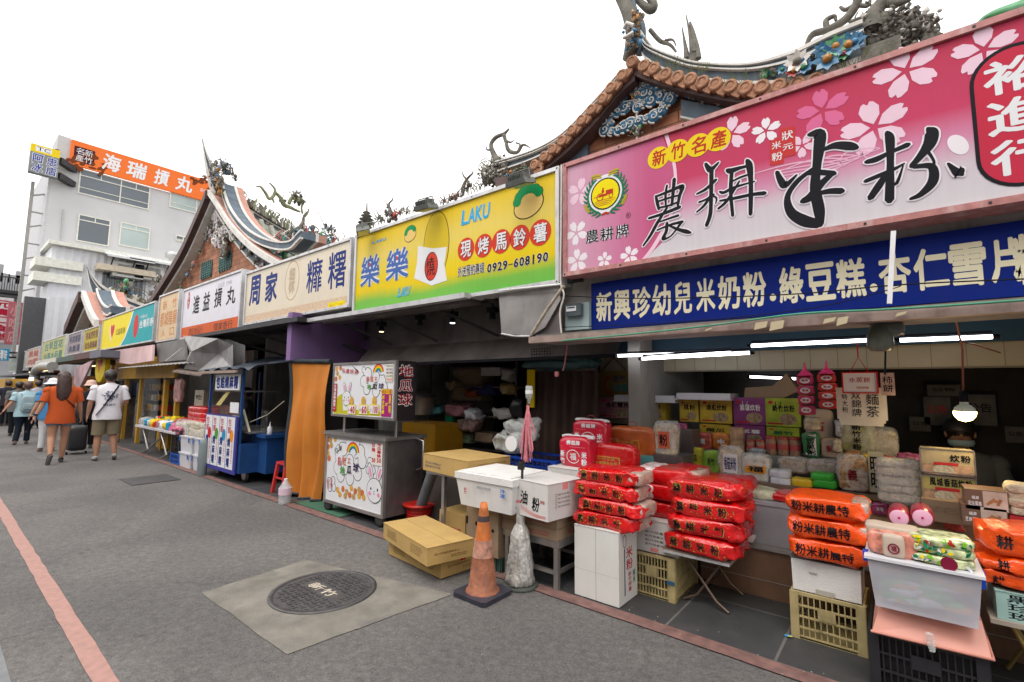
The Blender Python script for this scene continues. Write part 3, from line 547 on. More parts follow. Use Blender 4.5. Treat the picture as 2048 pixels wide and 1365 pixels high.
# ================= background buildings =================
BX = -40.0
wallw = mat('white_render', (.5, .5, .51), rough=.8, var=.06, scale=.6, dirt=.25, dc=(.4, .4, .42), dscale=.35)
glassd = mat('window_glass', (.09, .11, .13), rough=.08, var=.3, scale=.15, spec=.6)
glassl = mat('window_glass_pale', (.35, .42, .41), rough=.1, var=.25, scale=.2)
frm = mat('window_frame', (.62, .62, .56), rough=.5)
def Q(x, y, X=BX): p = fx(x, y, X); return p.y, p.z
t = thing('apartment_building', 'white rendered four storey building with wide windows behind the temple roof', 'building', (BX-5, 6, 0))
ylft = Q(103, 355)[0]; ztop = Q(137, 330)[1]
MB(wallw).box(BX-9, BX, ylft, 22, 0, ztop).build('wall', t)
MB(mat('shade_grey', (.45, .45, .47))).box(BX-9.2, BX+.0, ylft-.12, ylft, 3, ztop-.02).build('pilaster', t)
def win(a, b, gl, mull, trans_y, sill=True, X=BX, par=t):
    """a = top-left px, b = bottom-right px"""
    y0, z1 = Q(*a, X); y1, z0 = Q(*b, X); w = MB(frm)
    f = .07; w.box(X, X+.06, y0, y1, z1-f, z1).box(X, X+.06, y0, y1, z0, z0+f).box(X, X+.06, y0, y0+f, z0+f, z1-f).box(X, X+.06, y1-f, y1, z0+f, z1-f)
    zt = z1-(z1-z0)*trans_y; w.box(X, X+.055, y0+f, y1-f, zt, zt+.06)
    for m_ in mull: yy = y0+(y1-y0)*m_; w.box(X, X+.05, yy, yy+.06, z0+f, z1-f)
    for m_ in mull + [.0, 1.]:
        pass
    yy = y0+(y1-y0)*(mull[0]/2 if mull else .5)
    w.box(X, X+.045, yy, yy+.05, zt+.06, z1-f)
    if mull: yy = y0+(y1-y0)*(1+mull[0])/2; w.box(X, X+.045, yy, yy+.05, zt+.06, z1-f); w.box(X, X+.045, y0+f, y1-f, z0+(z1-z0)*.25, z0+(z1-z0)*.25+.04)
    o = w.build('window', par); MB(gl).box(X+.004, X+.02, y0+.03, y1-.03, z0+.03, z1-.03).build('pane', o)
win((160, 337), (297, 421), glassd, [.56], .28); win((341, 375), (440, 440), glassl, [.5], .3)
win((157, 428), (217, 494), glassd, [], .22); win((241, 444), (297, 502), glassl, [], .24); win((351, 470), (379, 487), glassd, [.5], .05)
MB(mat('pipe_grey', (.4, .4, .42))).bar((BX+.06, Q(127, 420)[0], Q(127, 420)[1]), (BX+.06, Q(122, 482)[0], Q(122, 482)[1]), .06).build('pipe', t)
t = thing('rooftop_banner', 'orange rooftop banner with white brush characters and dark pine silhouettes', 'banner', (BX+.2, Q(135, 329)[0], Q(135, 329)[1]))
y0, z0 = Q(137, 329); y1, z1 = Q(440, 364); zt = Q(137, 279)[1]; zb = Q(135, 329)[1]
MB(mat('orange_banner', lin((228, 115, 55)), rough=.6, var=.04, spec=.1)).box(BX+.05, BX+.2, y0, y1+.2, zb, zt).build('panel', t)
MB(wallw).box(BX-2, BX+.04, y0-.6, y0, zb, zt+.1).build('end_post', t)
ar = art_x(BX+.2); ar.step = .006
for c_, a_, b_ in (('海', (852, 430), (1040, 265)), ('瑞', (1060, 485), (1260, 330)), ('摃', (1300, 530), (1450, 380)), ('丸', (1485, 575), (1655, 440))):
    f_ = lambda p: (p[0]/4.267, 240+p[1]/4.267); (ua, va) = ar.px(*f_(a_)); (ub, vb) = ar.px(*f_(b_)); ar.L(2).text(c_, ua, ub, zb+(zt-zb)*.16, zb+(zt-zb)*.86, W_, .03, sl=.1)
seal = ink('dark_seal', (70, 30, 40)); a_ = (ar.px(148, 305)[0], zt-1.35); ar.L(1).rect(a_[0], a_[0]+1., a_[1], a_[1]+1., seal); ar.L(2).text('名新', a_[0]+.08, a_[0]+.92, a_[1]+.52, a_[1]+.94, W_); ar.text('產竹', a_[0]+.08, a_[0]+.92, a_[1]+.06, a_[1]+.48, W_)
random.seed(2)
tr = ink('silhouette', (120, 60, 30))
for (cx_, cy_), n in (((158, 325), 26), ((408, 366), 16)):
    u, v = ar.px(cx_, cy_)
    for k in range(n): ar.L(1).oval(u+max(-1.4, min(1.2, random.gauss(0, .7))), min(v+random.gauss(.1, .3), v+.6), random.uniform(.12, .3), random.uniform(.06, .14), tr, 7, random.random())
ar.L(2).text('新竹總店 城隍廟口', ar.px(400, 378)[0], ar.px(440, 378)[0]+1, ar.px(400, 384)[1], ar.px(400, 376)[1], W_); ar.build('lettering', t)
# vertical sign with its steel rack
SX = BX+1
q0, q1 = fx(56, 345, SX), fx(121, 292, SX)
t = thing('hanging_sign', 'square grey and yellow sign with blue characters on a tall steel rack', 'shop sign', (SX, q0.y, q0.z))
zb, zt = fx(56, 342, SX).z, fx(60, 285, SX).z; ya, yb = q0.y, fx(121, 300, SX).y
MB(ink('sign_grey', (135, 140, 140))).box(SX-.4, SX, ya, yb, zb, zt-(zt-zb)*.28).use(YL).box(SX-.4, SX, ya, yb, zt-(zt-zb)*.28, zt).build('panel', t)
ar = art_x(SX); h = zt-zb; nv = ink('sign_blue', (50, 65, 150))
for c_, r_, q_ in (('阿', 0, 0), ('忠', 1, 0), ('冰', 0, 1), ('店', 1, 1)):
    yy = ya+(yb-ya)*(.08+.48*r_); z_ = zb+h*(.37-.33*q_); ar.L(1).text(c_, yy-.03, yy+(yb-ya)*.4+.03, z_-.03, z_+h*.3+.03, W_, .05); ar.L(2).text(c_, yy, yy+(yb-ya)*.4, z_, z_+h*.3, nv, .02)
ar.L(1).rect(ya+.2, ya+.9, zt-h*.22, zt-h*.05, W_); ar.L(2).text('TC', ya+.25, ya+.85, zt-h*.2, zt-h*.07, K_); ar.build('lettering', t)
mb = MB(dk)
for z_ in (zt-h*.3, zt-h*.85): mb.bar((SX-.2, yb, z_), (BX, ylft+1, z_-.1), .35)
mb.build('bracket', t)
mb = MB(mat('rack_steel', (.3, .29, .27), rough=.5, metal=.3)); RX = BX-1
top = fx(96, 355, RX); bot = fx(60, 575, RX)
ysl = fx(88, 375, RX).y-.5
for yy in (ysl, ysl+1.1): mb.bar((RX, yy, 3), (RX, yy, fx(90, 370, RX).z), .16)
for k in range(12): z_ = 4+k*1.0; (z_ < fx(90, 370, RX).z) and mb.bar((RX, ysl, z_), (RX, ysl+1.1, z_+(.5 if k % 2 else 0)), .08)
mb.build('rack', t)
# corrugated annex
AX = -37.0
def corr(mb, X, y0, y1, z0, z1, step=.35, m=.06):
    n = int((y1-y0)/step*2); pts = []
    for i in range(n+1): pts.append((X+(m if i % 2 else 0), y0+(y1-y0)*i/n))
    vs = [(x, y, z0) for x, y in pts]+[(x, y, z1) for x, y in pts]; mb.add(vs, [(i, i+1, i+n+2, i+n+1) for i in range(n)], False)
cw = mat('corrugated_white', (.55, .56, .59), rough=.45, var=.04, dirt=.2, dc=(.45, .43, .4), dscale=.4)
t = thing('corrugated_shed', 'white corrugated metal annex with window air conditioners below the white building', 'building', (AX, 6, 0))
y0 = fx(105, 490, AX).y; z1 = fx(105, 490, AX).z; mb = MB(cw); corr(mb, AX, y0, 18, 0, z1); mb.box(AX-3, AX-.01, y0, 18, 0, z1-.05); mb.build('wall', t)
mb = MB(frm).box(AX-3, AX+.35, y0-.2, 18, z1, z1+.22); mb.build('roof', t)
y_ = fx(97, 590, AX).y; 
MB(mat('shade_opening', (.06, .06, .065))).box(AX+.07, AX+.5, y0-.9, y0, 0, fx(97, 600, AX).z).build('opening_shade', t)  # near-black box painted as the shade of an opening beside the annex
# steps of the annex roof at the left
for (x, y) in ((70, 513), (66, 543)):
    q = fx(x, y, AX); MB(frm).box(AX-2, AX+.3, q.y, q.y+2.0, q.z-.5, q.z).build('canopy', t)
# lower corrugated extension
LX = -35.5; q = fx(97, 592, LX); z_ = q.z
t2 = thing('corrugated_shed', 'lower white corrugated lean-to with a barred window beside the far signs', 'building', (LX, 6, 0))
mb = MB(cw); corr(mb, LX, fx(110, 600, LX).y, fx(200, 600, LX).y, 0, z_); mb.box(LX-1.4, LX-.01, fx(98, 600, LX).y, fx(200, 600, LX).y, 0, z_-.04); mb.build('wall', t2)
y_a, z_a = fx(142, 633, LX).y, fx(142, 633, LX).z; y_b, z_b = fx(168, 655, LX).y, fx(168, 655, LX).z
o = MB(glassd).box(LX+.06, LX+.1, y_a, y_b, z_b-.5, z_a).build('window', t2)
mb = MB(frm)
for k in range(8): yy = y_a+(y_b-y_a)*k/7; mb.box(LX+.12, LX+.15, yy, yy+.04, z_b-.5, z_a)
for k in range(5): zz = z_b-.5+(z_a-z_b+.5)*k/4; mb.box(LX+.1, LX+.12, y_a, y_b, zz, zz+.04)
mb.build('window_bars', o)
# air conditioners under striped hoods, barred window
def ac(x, y, lb):
    q = fx(x, y, AX+.1); t = thing('air_conditioner', lb, 'air conditioner', (AX+.1, q.y, q.z), 'window air conditioners')
    MB(mat('ac_white', (.5, .5, .48), rough=.5, dirt=.4)).box(AX+.06, AX+.8, q.y, q.y+1.5, q.z-.9, q.z).build('body', t)
    mb = MB(dk)
    for k in range(9): mb.box(AX+.8, AX+.82, q.y+.2, q.y+1.3, q.z-.75+k*.07, q.z-.72+k*.07)
    mb.build('grille', t)
    mb = MB(mat('striped', (.6, .62, .58)))
    for k in range(11): mb.use(MATS['striped'] if k % 2 else cw); yy = q.y-.4+k*.21; mb.prism([(AX+.06, q.z+.6), (AX+1.3, q.z+.25), (AX+1.3, q.z+.12), (AX+1.25, q.z+.2), (AX+.06, q.z+.52)], yy, yy+.21, 'xz')
    mb.build('hood', t)
    mb = MB(dk).bar((AX+.06, q.y-.1, q.z-.9), (AX+1.2, q.y-.1, q.z+.1), .06).bar((AX+.06, q.y+1.6, q.z-.9), (AX+1.2, q.y+1.6, q.z+.1), .06); mb.build('bracket', t)
ac(222, 525, 'window air conditioner under a striped hood, left of the dark one on the annex wall'); ac(265, 530, 'dark window air conditioner under a striped hood nearest the big temple gable')
q = fx(205, 545, AX); t = thing('barred_window', 'window with iron bars under a beige hood behind the small temple ridge', 'window', (AX+.07, q.y, q.z-1.6))
MB(glassd).box(AX+.07, AX+.1, q.y, q.y+2, q.z-1.6, q.z).build('pane', t); MB(mat('beige_hood', (.5, .44, .34))).box(AX+.07, AX+1., q.y-.4, q.y+2.4, q.z, q.z+.35).build('hood', t)
mb = MB(dk)
for k in range(9): mb.box(AX+.5, AX+.53, q.y+k*.25, q.y+k*.25+.03, q.z-1.6, q.z)
mb.build('window_bars', t)
q = fx(353, 506, AX); solo(MB(mat('galv', (.5, .5, .5), rough=.35, metal=.6)).lathe([(.28, 0), (.28, .4), (.5, .45), (.5, .7), (.3, .85), (.01, .9)], (AX-.5, q.y, z1+.2), 16), 'roof_vent', 'round metal ventilator on the annex roof edge', 'roof vent')
# far left: street end
def fbox(name, lb, cat, a, b, X, m, dep=2.5):
    p, q = fx(*a, X), fx(*b, X); t = thing(name, lb, cat, (X, p.y, 0)); MB(m).box(X-dep, X, p.y, q.y, 0, p.z).build('wall', t); return t, p, q
t, p, q = fbox('concrete_building', 'grey concrete building with railed balconies at the end of the street', 'building', (-30, 560), (68, 640), -62, mat('grey_render', (.4, .41, .43), rough=.8, var=.15, scale=.4))
mb = MB(dk)
for r_ in range(3):
    zz = p.z*(.58+.17*r_)
    mb.box(-62, -60.8, p.y, q.y, zz-.25, zz)
    for k in range(22): yy = p.y+(q.y-p.y)*k/21; mb.box(-60.86, -60.8, yy, yy+.05, zz, zz+1.1)
    mb.box(-60.88, -60.78, p.y, q.y, zz+1.1, zz+1.2)
mb.build('railing', t)
mb = MB(mat('roof_clutter', (.3, .3, .31)))
random.seed(8)
for k in range(7): yy = p.y+(q.y-p.y)*k/7; mb.box(-63.5, -62.6, yy, yy+random.uniform(.5, 1.3), p.z, p.z+random.uniform(.5, 2.2))
mb.build('roof', t)
t, p, q = fbox('narrow_building', 'narrow tall grey building with dark tinted panels left of the annex', 'building', (62, 575), (97, 690), -47, mat('tinted', (.2, .2, .23), rough=.4, var=.2, scale=.5))
mb = MB(frm)
for k in range(4): mb.box(-47, -46.9, p.y+(q.y-p.y)*k/3-.05, p.y+(q.y-p.y)*k/3+.05, 0, p.z)
for k in range(5): mb.box(-46.9, -46.8, p.y, q.y, p.z*k/5+.1, p.z*k/5+.3)
mb.build('frame', t)
def vsign(name, lb, a, b, X, m, s_, im, vert=True):
    p, q = fx(*a, X), fx(*b, X); t = thing(name, lb, 'shop sign', (X, p.y, q.z)); MB(m).box(X-.25, X, p.y, q.y, q.z, p.z).build('panel', t)
    ar = art_x(X); ar.step = .004; w = q.y-p.y; ar.L(2).text(s_, p.y+w*.15, q.y-w*.12, q.z+(p.z-q.z)*.04, p.z-(p.z-q.z)*.06, im, .03, vert=vert); ar.build('lettering', t)
    MB(dk).bar((X-.1, q.y, q.z+(p.z-q.z)*.3), (X-.1, q.y+1.5, q.z+(p.z-q.z)*.3), .1).bar((X-.1, q.y, q.z+(p.z-q.z)*.7), (X-.1, q.y+1.5, q.z+(p.z-q.z)*.7), .1).build('bracket', t); return t
vsign('hanging_sign', 'tall white hanging sign with red characters at the left edge', (-14, 593), (18, 686), -44, mat('white_sign', (.6, .58, .58)), '元寶口食堂', ink('crimson', (180, 35, 60)))
vsign('hanging_sign', 'worn dark pink hanging sign beside the white one with red characters', (18, 603), (37, 690), -43, mat('worn_pink', lin((165, 85, 95)), var=.25, scale=1.5), '小吃店', ink('pale_pinkish', (205, 150, 150)))
vsign('hanging_sign', 'small blue poster sign with white characters at the left edge below the white sign', (-12, 697), (17, 722), -40, ink('sky_blue', (40, 150, 195)), '台灣味', W_, vert=False)
t, p, q = fbox('far_shop_row', 'dim row of stalls closing the far left end of the street', 'building', (-25, 700), (30, 800), -70, mat('dim_shop', (.07, .06, .055), var=.5, scale=.7), 1)
# ================= temple roofs =================
brickm = mat('temple_brick', (.36, .15, .08), rough=.8, var=.25, scale=3, dirt=.5, dc=(.12, .06, .04))
def add_brick(m):
    N = m.node_tree.nodes; L = m.node_tree.links; b = N['Principled BSDF']; src = b.inputs['Base Color'].links[0].from_socket
    tc = N.new('ShaderNodeTexCoord'); mp = N.new('ShaderNodeMapping'); mp.inputs['Rotation'].default_value = (R(90), 0, 0); L.new(tc.outputs['Object'], mp.inputs[0]); bk = N.new('ShaderNodeTexBrick'); L.new(mp.outputs[0], bk.inputs['Vector'])
    bk.inputs['Scale'].default_value = 1; bk.inputs['Brick Width'].default_value = .3; bk.inputs['Row Height'].default_value = .14; bk.inputs['Mortar Size'].default_value = .007
    bk.inputs['Color1'].default_value = (1.1, 1.1, 1.1, 1); bk.inputs['Color2'].default_value = (.75, .75, .75, 1); bk.inputs['Mortar'].default_value = (.35, .35, .35, 1)
    mi = N.new('ShaderNodeMixRGB'); mi.blend_type = 'MULTIPLY'; mi.inputs[0].default_value = 1; L.new(src, mi.inputs[1]); L.new(bk.outputs[0], mi.inputs[2]); L.new(mi.outputs[0], b.inputs['Base Color'])
add_brick(brickm)
stone = mat('weathered_stone', (.13, .12, .1), rough=.85, var=.4, scale=9, bump=.5, bscale=25, dirt=.5, dc=(.07, .07, .05))
rtile = mat('tile_grey_green', (.26, .27, .23), rough=.7, var=.3, scale=8, dirt=.6, dc=(.12, .12, .08))
terra = mat('terracotta', (.33, .16, .09), rough=.8, var=.3, scale=15, dirt=.5, dc=(.12, .08, .05), dscale=10, bump=.4, bscale=60)
wht = mat('weathered_white', (.6, .58, .54), rough=.7, var=.12, scale=6, dirt=.5, dc=(.2, .19, .16))
dblue = mat('slate_blue', (.07, .1, .13), rough=.6, var=.3, scale=6)
woodd = mat('dark_maroon_wood', (.07, .035, .03), rough=.6, var=.3, scale=5)
pinkb = mat('faded_salmon', (.42, .21, .16), rough=.7, var=.12, scale=5, dirt=.3)
cb = mat('glaze_blue', (.03, .14, .26), rough=.3, var=.4, scale=14); cg = mat('glaze_green', (.06, .25, .1), rough=.3, var=.4, scale=14); cy_ = mat('glaze_amber', (.35, .15, .02), rough=.3, var=.3, scale=14); cr_ = mat('glaze_red', (.35, .04, .03), rough=.35, var=.3); cp = mat('glaze_white', (.55, .52, .48), rough=.4, var=.25, scale=14)
PAL = [cb, cg, cy_, cr_, cp, stone, stone, cp]
def leafy(mb, c, s_, n, pal, seed=0, flat=1., up=1.):
    """a cluster of carved leaves, petals and knobs"""
    rnd = random.Random(seed); cl = lambda s2: max(-s2, min(s2, rnd.gauss(0, s2*.6)))
    for k in range(5): mb.use(stone if k < 3 else rnd.choice(pal)); mb.ball((c[0]+cl(s_*.3), c[1]+cl(s_*.2)*flat, c[2]+cl(s_*.3)*up), s_*rnd.uniform(.12, .2), 7, (1, .6, rnd.uniform(.8, 1.4)))
    for k in range(n):
        mb.use(rnd.choice(pal+[stone])); p = Vector((c[0]+cl(s_*.36), c[1]+cl(s_*.34*flat), c[2]+cl(s_*.34*up)))
        if rnd.random() < .1: mb.ball(p, rnd.uniform(.04, .08)*s_, 6, (1, 1, rnd.uniform(.8, 1.6)))
        else:
            d = Vector((rnd.uniform(-1, 1), rnd.uniform(-.8, .3), rnd.uniform(-.6, 1))).normalized()*s_*rnd.uniform(.12, .3); e = d.cross(Vector((rnd.random(), rnd.random(), rnd.random()))).normalized()*s_*rnd.uniform(.05, .11)
            f_ = d.cross(e).normalized()*s_*.04; mb.add([p, p+d*.5+e, p+d, p+d*.5-e, p+d*.5+f_], [(0, 1, 4), (1, 2, 4), (2, 3, 4), (3, 0, 4), (0, 3, 2, 1)], False)
def bloom(mb, c, r_, pet, mid_, n=8, N=(0, -1, 0)):
    for k in range(n):
        a_ = 2*math.pi*k/n; d = Vector((math.cos(a_), -.35, math.sin(a_)))*r_; e = Vector((-math.sin(a_), 0, math.cos(a_)))*r_*.28; c0 = Vector(c)
        mb.use(pet).add([c0, c0+d*.6+e, c0+d, c0+d*.6-e, c0+d*.5+Vector((0, .25*r_, 0))], [(0, 1, 2, 3), (0, 4, 1), (0, 3, 4), (1, 4, 2), (2, 4, 3)], False)
    mb.use(mid_).ball(Vector(c)+Vector((0, -.15*r_, 0)), r_*.35, 7)
def curl(mb, c, r_, m, w=.03, turns=1.4, rot=0, flip=1, d=.05):
    pts = []; n = 16
    for k in range(n+1): t_ = k/n; a_ = rot+flip*turns*2*math.pi*t_; rr = r_*(1-.85*t_); pts.append((c[0]+math.cos(a_)*rr, c[1]-d*t_, c[2]+math.sin(a_)*rr))
    mb.use(m).tube(pts, [w*(1-.5*k/n) for k in range(n+1)], 5)
def band(pts_top, pts_bot, Y, th):
    """px outlines on the plane Y: list of (x, z) for a strip"""
    return [(fy(*p, Y).x, fy(*p, Y).z) for p in pts_top], [(fy(*p, Y).x, fy(*p, Y).z) for p in pts_bot]
def strip(mb, A, B, y0, y1):
    n = len(A); vs = [(a, y0, b) for a, b in A]+[(a, y0, b) for a, b in B]+[(a, y1, b) for a, b in A]+[(a, y1, b) for a, b in B]; fs = []
    for i in range(n-1):
        fs += [(n+i, n+i+1, i+1, i), (2*n+i, 2*n+i+1, 3*n+i+1, 3*n+i), (i, i+1, 2*n+i+1, 2*n+i), (n+i+1, n+i, 3*n+i, 3*n+i+1)]
    fs += [(0, 2*n, 3*n, n), (n-1, 2*n-1, 4*n-1, 3*n-1)]
    mb.add(vs, fs, False)
def smooth(P, k=5):
    o = []; P = [P[0]]+list(P)+[P[-1]]
    for i in range(1, len(P)-2):
        for j in range(k):
            t = j/k; a, b, c, d = P[i-1:i+3]; o.append(tuple(.5*((2*b[z])+(-a[z]+c[z])*t+(2*a[z]-5*b[z]+4*c[z]-d[z])*t*t+(-a[z]+3*b[z]-3*c[z]+d[z])*t**3) for z in range(len(b))))
    return o+[P[-1]]
def off(P, dz): return [(a, b+dz) for a, b in P]
# ---- right gable
GY = 5.0
g = lambda x, y, Y=GY-.19: (fy(x, y, Y).x, fy(x, y, Y).z-.035)
t = thing('temple_roof', 'large temple gable with blue cloud reliefs and curved verge ridges above the pink sign', 'temple', (-2.2, GY, 2.6))
apx = (1268, 128)
Lv = smooth([g(*p) for p in (apx, (1236, 158), (1183, 222), (1124, 282), (1065, 325), (990, 352))])
Rv = smooth([g(*p) for p in (apx, (1300, 140), (1380, 162), (1490, 180), (1600, 176), (1640, 170), (1735, 130))])
poly = [p for p in Lv[::-1]]+Rv[1:]; poly = poly+[(poly[-1][0], 2.75), (poly[0][0], 2.75)]
MB(brickm).prism(off(poly, -.03), GY+.05, GY+.3).build('gable_wall', t)
# timber verge under the tiles, blue-black frieze strip below it
mb = MB(woodd); strip(mb, off(Lv, -.0), off(Lv, -.16), GY-.18, GY+.1); strip(mb, off(Rv, 0), off(Rv, -.1), GY-.18, GY+.1); mb.build('verge_board', t)
mb = MB(dblue)
Lf = Lv[12:]; Rf = [g(*p) for p in ((1350, 178), (1400, 187), (1500, 205), (1640, 200))]
strip(mb, off(Lf, -.16), off(Lf, -.4), GY-.02, GY+.05); strip(mb, Rf, off(Rf, -.2), GY-.02, GY+.05); mb.use(wht); strip(mb, off(Lf, -.4), off(Lf, -.43), GY-.05, GY+.05); strip(mb, off(Rf, -.2), off(Rf, -.225), GY-.05, GY+.05); mb.build('frieze', t)
mb = MB(cb); leafy(mb, (*[0],), 0, 0, PAL) if 0 else None
for i, (x, y) in enumerate(((1385, 190), (1410, 196), (1440, 200), (1470, 208), (1175, 265), (1150, 285), (1120, 305), (1095, 318), (1190, 250))): q = fy(x, y, GY-.06); leafy(mb, q, .16, 22, [cb, cy_, cg, stone] if x > 1300 else PAL, i, .3)
mb.build('relief', t)
mb = MB(wht)   # cloud-scroll relief
ell = [(1243, 163), (1262, 165), (1240, 178), (1255, 180), (1230, 190), (1270, 178), (1290, 172), (1302, 170), (1318, 175), (1335, 180), (1350, 188), (1342, 200), (1330, 212), (1325, 225), (1310, 235), (1295, 240), (1280, 245), (1262, 250), (1225, 200), (1215, 212), (1208, 222), (1203, 235), (1200, 247), (1212, 262), (1225, 266), (1240, 262), (1250, 256), (1226, 232), (1238, 226), (1252, 218), (1262, 212), (1276, 192), (1290, 190), (1305, 190), (1322, 196), (1305, 203), (1290, 210), (1278, 216), (1240, 205), (1250, 195), (1228, 216), (1212, 245), (1222, 251)]
for i, (x, y) in enumerate(ell):
    p = fy(x, y, GY-.02); r_ = .05+.014*((i*7) % 3); mb.use(cb).lathe([(r_, -.05), (r_*.9, -.07), (.01, -.08)], (p.x, GY+.02, p.z), 10, 'y'); mb.use(wht); mb.tube([(p.x+r_*math.cos(a_), GY-.04, p.z+r_*math.sin(a_)) for a_ in [2*math.pi*k/12 for k in range(10)]], .013, 5); curl(mb, (p.x, GY-.06, p.z), r_*.6, wht, .01, 1.1, i, 1 if i % 2 else -1, .01)
p = fy(1275, 200, GY); mb.use(cp).tube([(p.x, GY-.03, p.z+.05), (p.x, GY-.03, p.z-.5)], .013, 6); curl(mb, (p.x, GY-.05, p.z), .06, cy_, .012, 1)
q = fy(1275, 268, GY); leafy(mb, (q.x, GY-.05, q.z), .18, 30, [cg, cp, stone], 3, .3); mb.build('cloud_relief', t)
# terracotta tile ends, two staggered rows
ups = [(1263, 123), (1243, 150), (1221, 175), (1204, 197), (1182, 219), (1162, 240), (1143, 260), (1123, 281), (1104, 298), (1087, 313), (1068, 330), (1287, 131), (1307, 137), (1330, 148), (1354, 154), (1380, 158), (1404, 164), (1430, 168), (1460, 172), (1490, 175), (1523, 173), (1557, 171), (1594, 167), (1631, 160)]
mb = MB(terra)
for i, (x, y) in enumerate(ups):
    p = fy(x, y, GY-.25); r_ = .072
    mb.lathe([(r_*.3, -.012), (r_*.55, -.004), (r_*.6, -.014), (r_*.86, -.01), (r_, 0), (r_, .35)], (p.x, GY-.25, p.z), 10, 'y')
    j = i+1 if i not in (10, 23) else None
    if i == 0: nx = None
    q = fy(*(ups[i+1] if j and i != 10 else (x+14, y+10)), GY-.24); a_ = Vector((p.x+q.x, 0, p.z+q.z))/2
    mb.prism([(a_.x-.075, a_.z), (a_.x+.075, a_.z), (a_.x+.06, a_.z-.06), (a_.x, a_.z-.11), (a_.x-.06, a_.z-.06)], GY-.24, GY-.2)
mb.build('tile_ends', t)
# verge ridges with cornice lines
def ridge(top, bot, Y0, name='verge_ridge', par=t, th=.28):
    A, B = band(top, bot, Y0, 0); A, B = smooth(A), smooth(B); h = lambda f_: [(a[0]+(b[0]-a[0])*f_, a[1]+(b[1]-a[1])*f_) for a, b in zip(A, B)]
    mb = MB(wht); strip(mb, h(0), h(.1), Y0-.03, Y0+th+.03); mb.use(dblue); strip(mb, h(.1), h(.24), Y0, Y0+th); mb.use(wht); strip(mb, h(.24), h(.32), Y0-.025, Y0+th+.02); mb.use(dblue); strip(mb, h(.32), h(.86), Y0+.02, Y0+th-.02); mb.use(wht); strip(mb, h(.86), h(1.), Y0-.02, Y0+th+.02); return mb.build(name, par)
ridge([(1283, 62), (1291, 88), (1353, 114), (1406, 127), (1500, 128), (1588, 103), (1660, 68), (1725, 42)], [(1285, 112), (1296, 122), (1345, 150), (1393, 160), (1500, 170), (1600, 166), (1670, 145), (1735, 120)], GY-.2)
ridge([(1240, 140), (1236, 150), (1183, 210), (1124, 269), (1065, 302), (992, 324)], [(1250, 160), (1240, 168), (1190, 224), (1133, 282), (1070, 318), (995, 345)], GY-.12)
mb = MB(cp)
for i, (x, y, r_, pc, mc) in enumerate(((1595, 125, .11, cp, stone), (1655, 120, .12, cb, cy_), (1672, 95, .1, cg, cy_), (1697, 92, .11, cb, cy_), (1588, 143, .07, cr_, cy_), (1565, 140, .05, cb, cg), (1645, 102, .08, cb, cb), (1710, 85, .09, cb, cb), (1608, 135, .08, cb, cg), (1688, 108, .07, cg, cr_))):
    q = fy(x, y, GY-.26); bloom(mb, (q.x, q.y, q.z), r_, pc, mc)
for i, (x, y) in enumerate(((1540, 148), (1620, 130), (1680, 100))): q = fy(x, y, GY-.2); leafy(mb, q, .2, 26, [cg, stone, cb, cg], i+20, .2, .6)
mb.build('flower_relief', t)
# roof slopes running back
mb = MB(rtile)
for V_, e in ((Lv, 1), (Rv, 1)):
    n = len(V_); mb.add([(a, GY+.1, b+.02) for a, b in V_]+[(a, GY+8, b+.02) for a, b in V_], [(i, i+1, n+i+1, n+i) for i in range(n-1)], True)
    for k in range(14): mb.tube([(a, GY+.3+k*.28, b+.05) for a, b in V_[::2]], .06, 6)
mb.build('tiled_slope', t)
# weeds
mb = MB(mat('dry_weed', (.12, .14, .05), rough=.9)); rnd = random.Random(4)
for x, y in ((1330, 128), (1345, 133), (1370, 140), (1390, 142), (1470, 152), (1300, 122), (1560, 158), (1620, 148), (1700, 120), (1740, 122), (1500, 156)):
    q = fy(x, y, GY-.24)
    for k in range(16): a_ = rnd.uniform(-.12, .12); h_ = rnd.uniform(.04, .16); mb.add([(q.x+a_, q.y, q.z-.05), (q.x+a_+.008, q.y, q.z-.05), (q.x+a_*1.6+rnd.uniform(-.05, .05), q.y-.03, q.z-.05+h_)], [(0, 1, 2)], False)
tag(mb.build('weeds'), 'dry weeds growing on the temple verge tiles', 'weeds', kind='stuff')
def pxs(pts, Y, m=stone, n=7):   # branch-like carved scroll: (x, y, radius in px)
    P = smooth([tuple(fy(x, y, Y))+(r_*Y/950*1.2,) for x, y, r_ in pts]); return [p[:3] for p in P], [p[3] for p in P]
def scroll(mb, Y, *lines, m=stone):
    for l in lines: p_, r_ = pxs(l, Y); mb.use(m).tube(p_, r_, 7)
# apex dragon post
mb = MB(stone); scroll(mb, GY-.15, [(1252, 122, 8), (1262, 100, 13), (1266, 70, 14), (1262, 40, 15), (1250, 10, 13), (1235, -20, 12)])
scroll(mb, GY-.1, [(1278, 110, 7), (1285, 80, 6), (1284, 50, 6), (1270, 20, 5), (1262, -20, 5)], m=dblue)
scroll(mb, GY, [(1300, 60, 4), (1320, 82, 4), (1340, 90, 3), (1352, 104, 2)], [(1330, 82, 3), (1345, 80, 2), (1352, 92, 1)], [(1300, 15, 4), (1312, -20, 9)], [(1275, 0, 6), (1300, 20, 8), (1308, 10, 7), (1290, -20, 9)])
q = fy(1262, 62, GY-.35); leafy(mb, (q.x, q.y, q.z), .2, 40, [cb, cy_, cp, cb], 7, .3, 1.2)
q = fy(1268, 82, GY-.3); leafy(mb, (q.x, q.y, q.z), .22, 50, [cb, cy_, cp, stone], 8, .4, 1.1); q = fy(1275, 35, GY-.3); leafy(mb, (q.x, q.y, q.z), .2, 40, [cy_, cb, stone], 9, .3, 1.6)
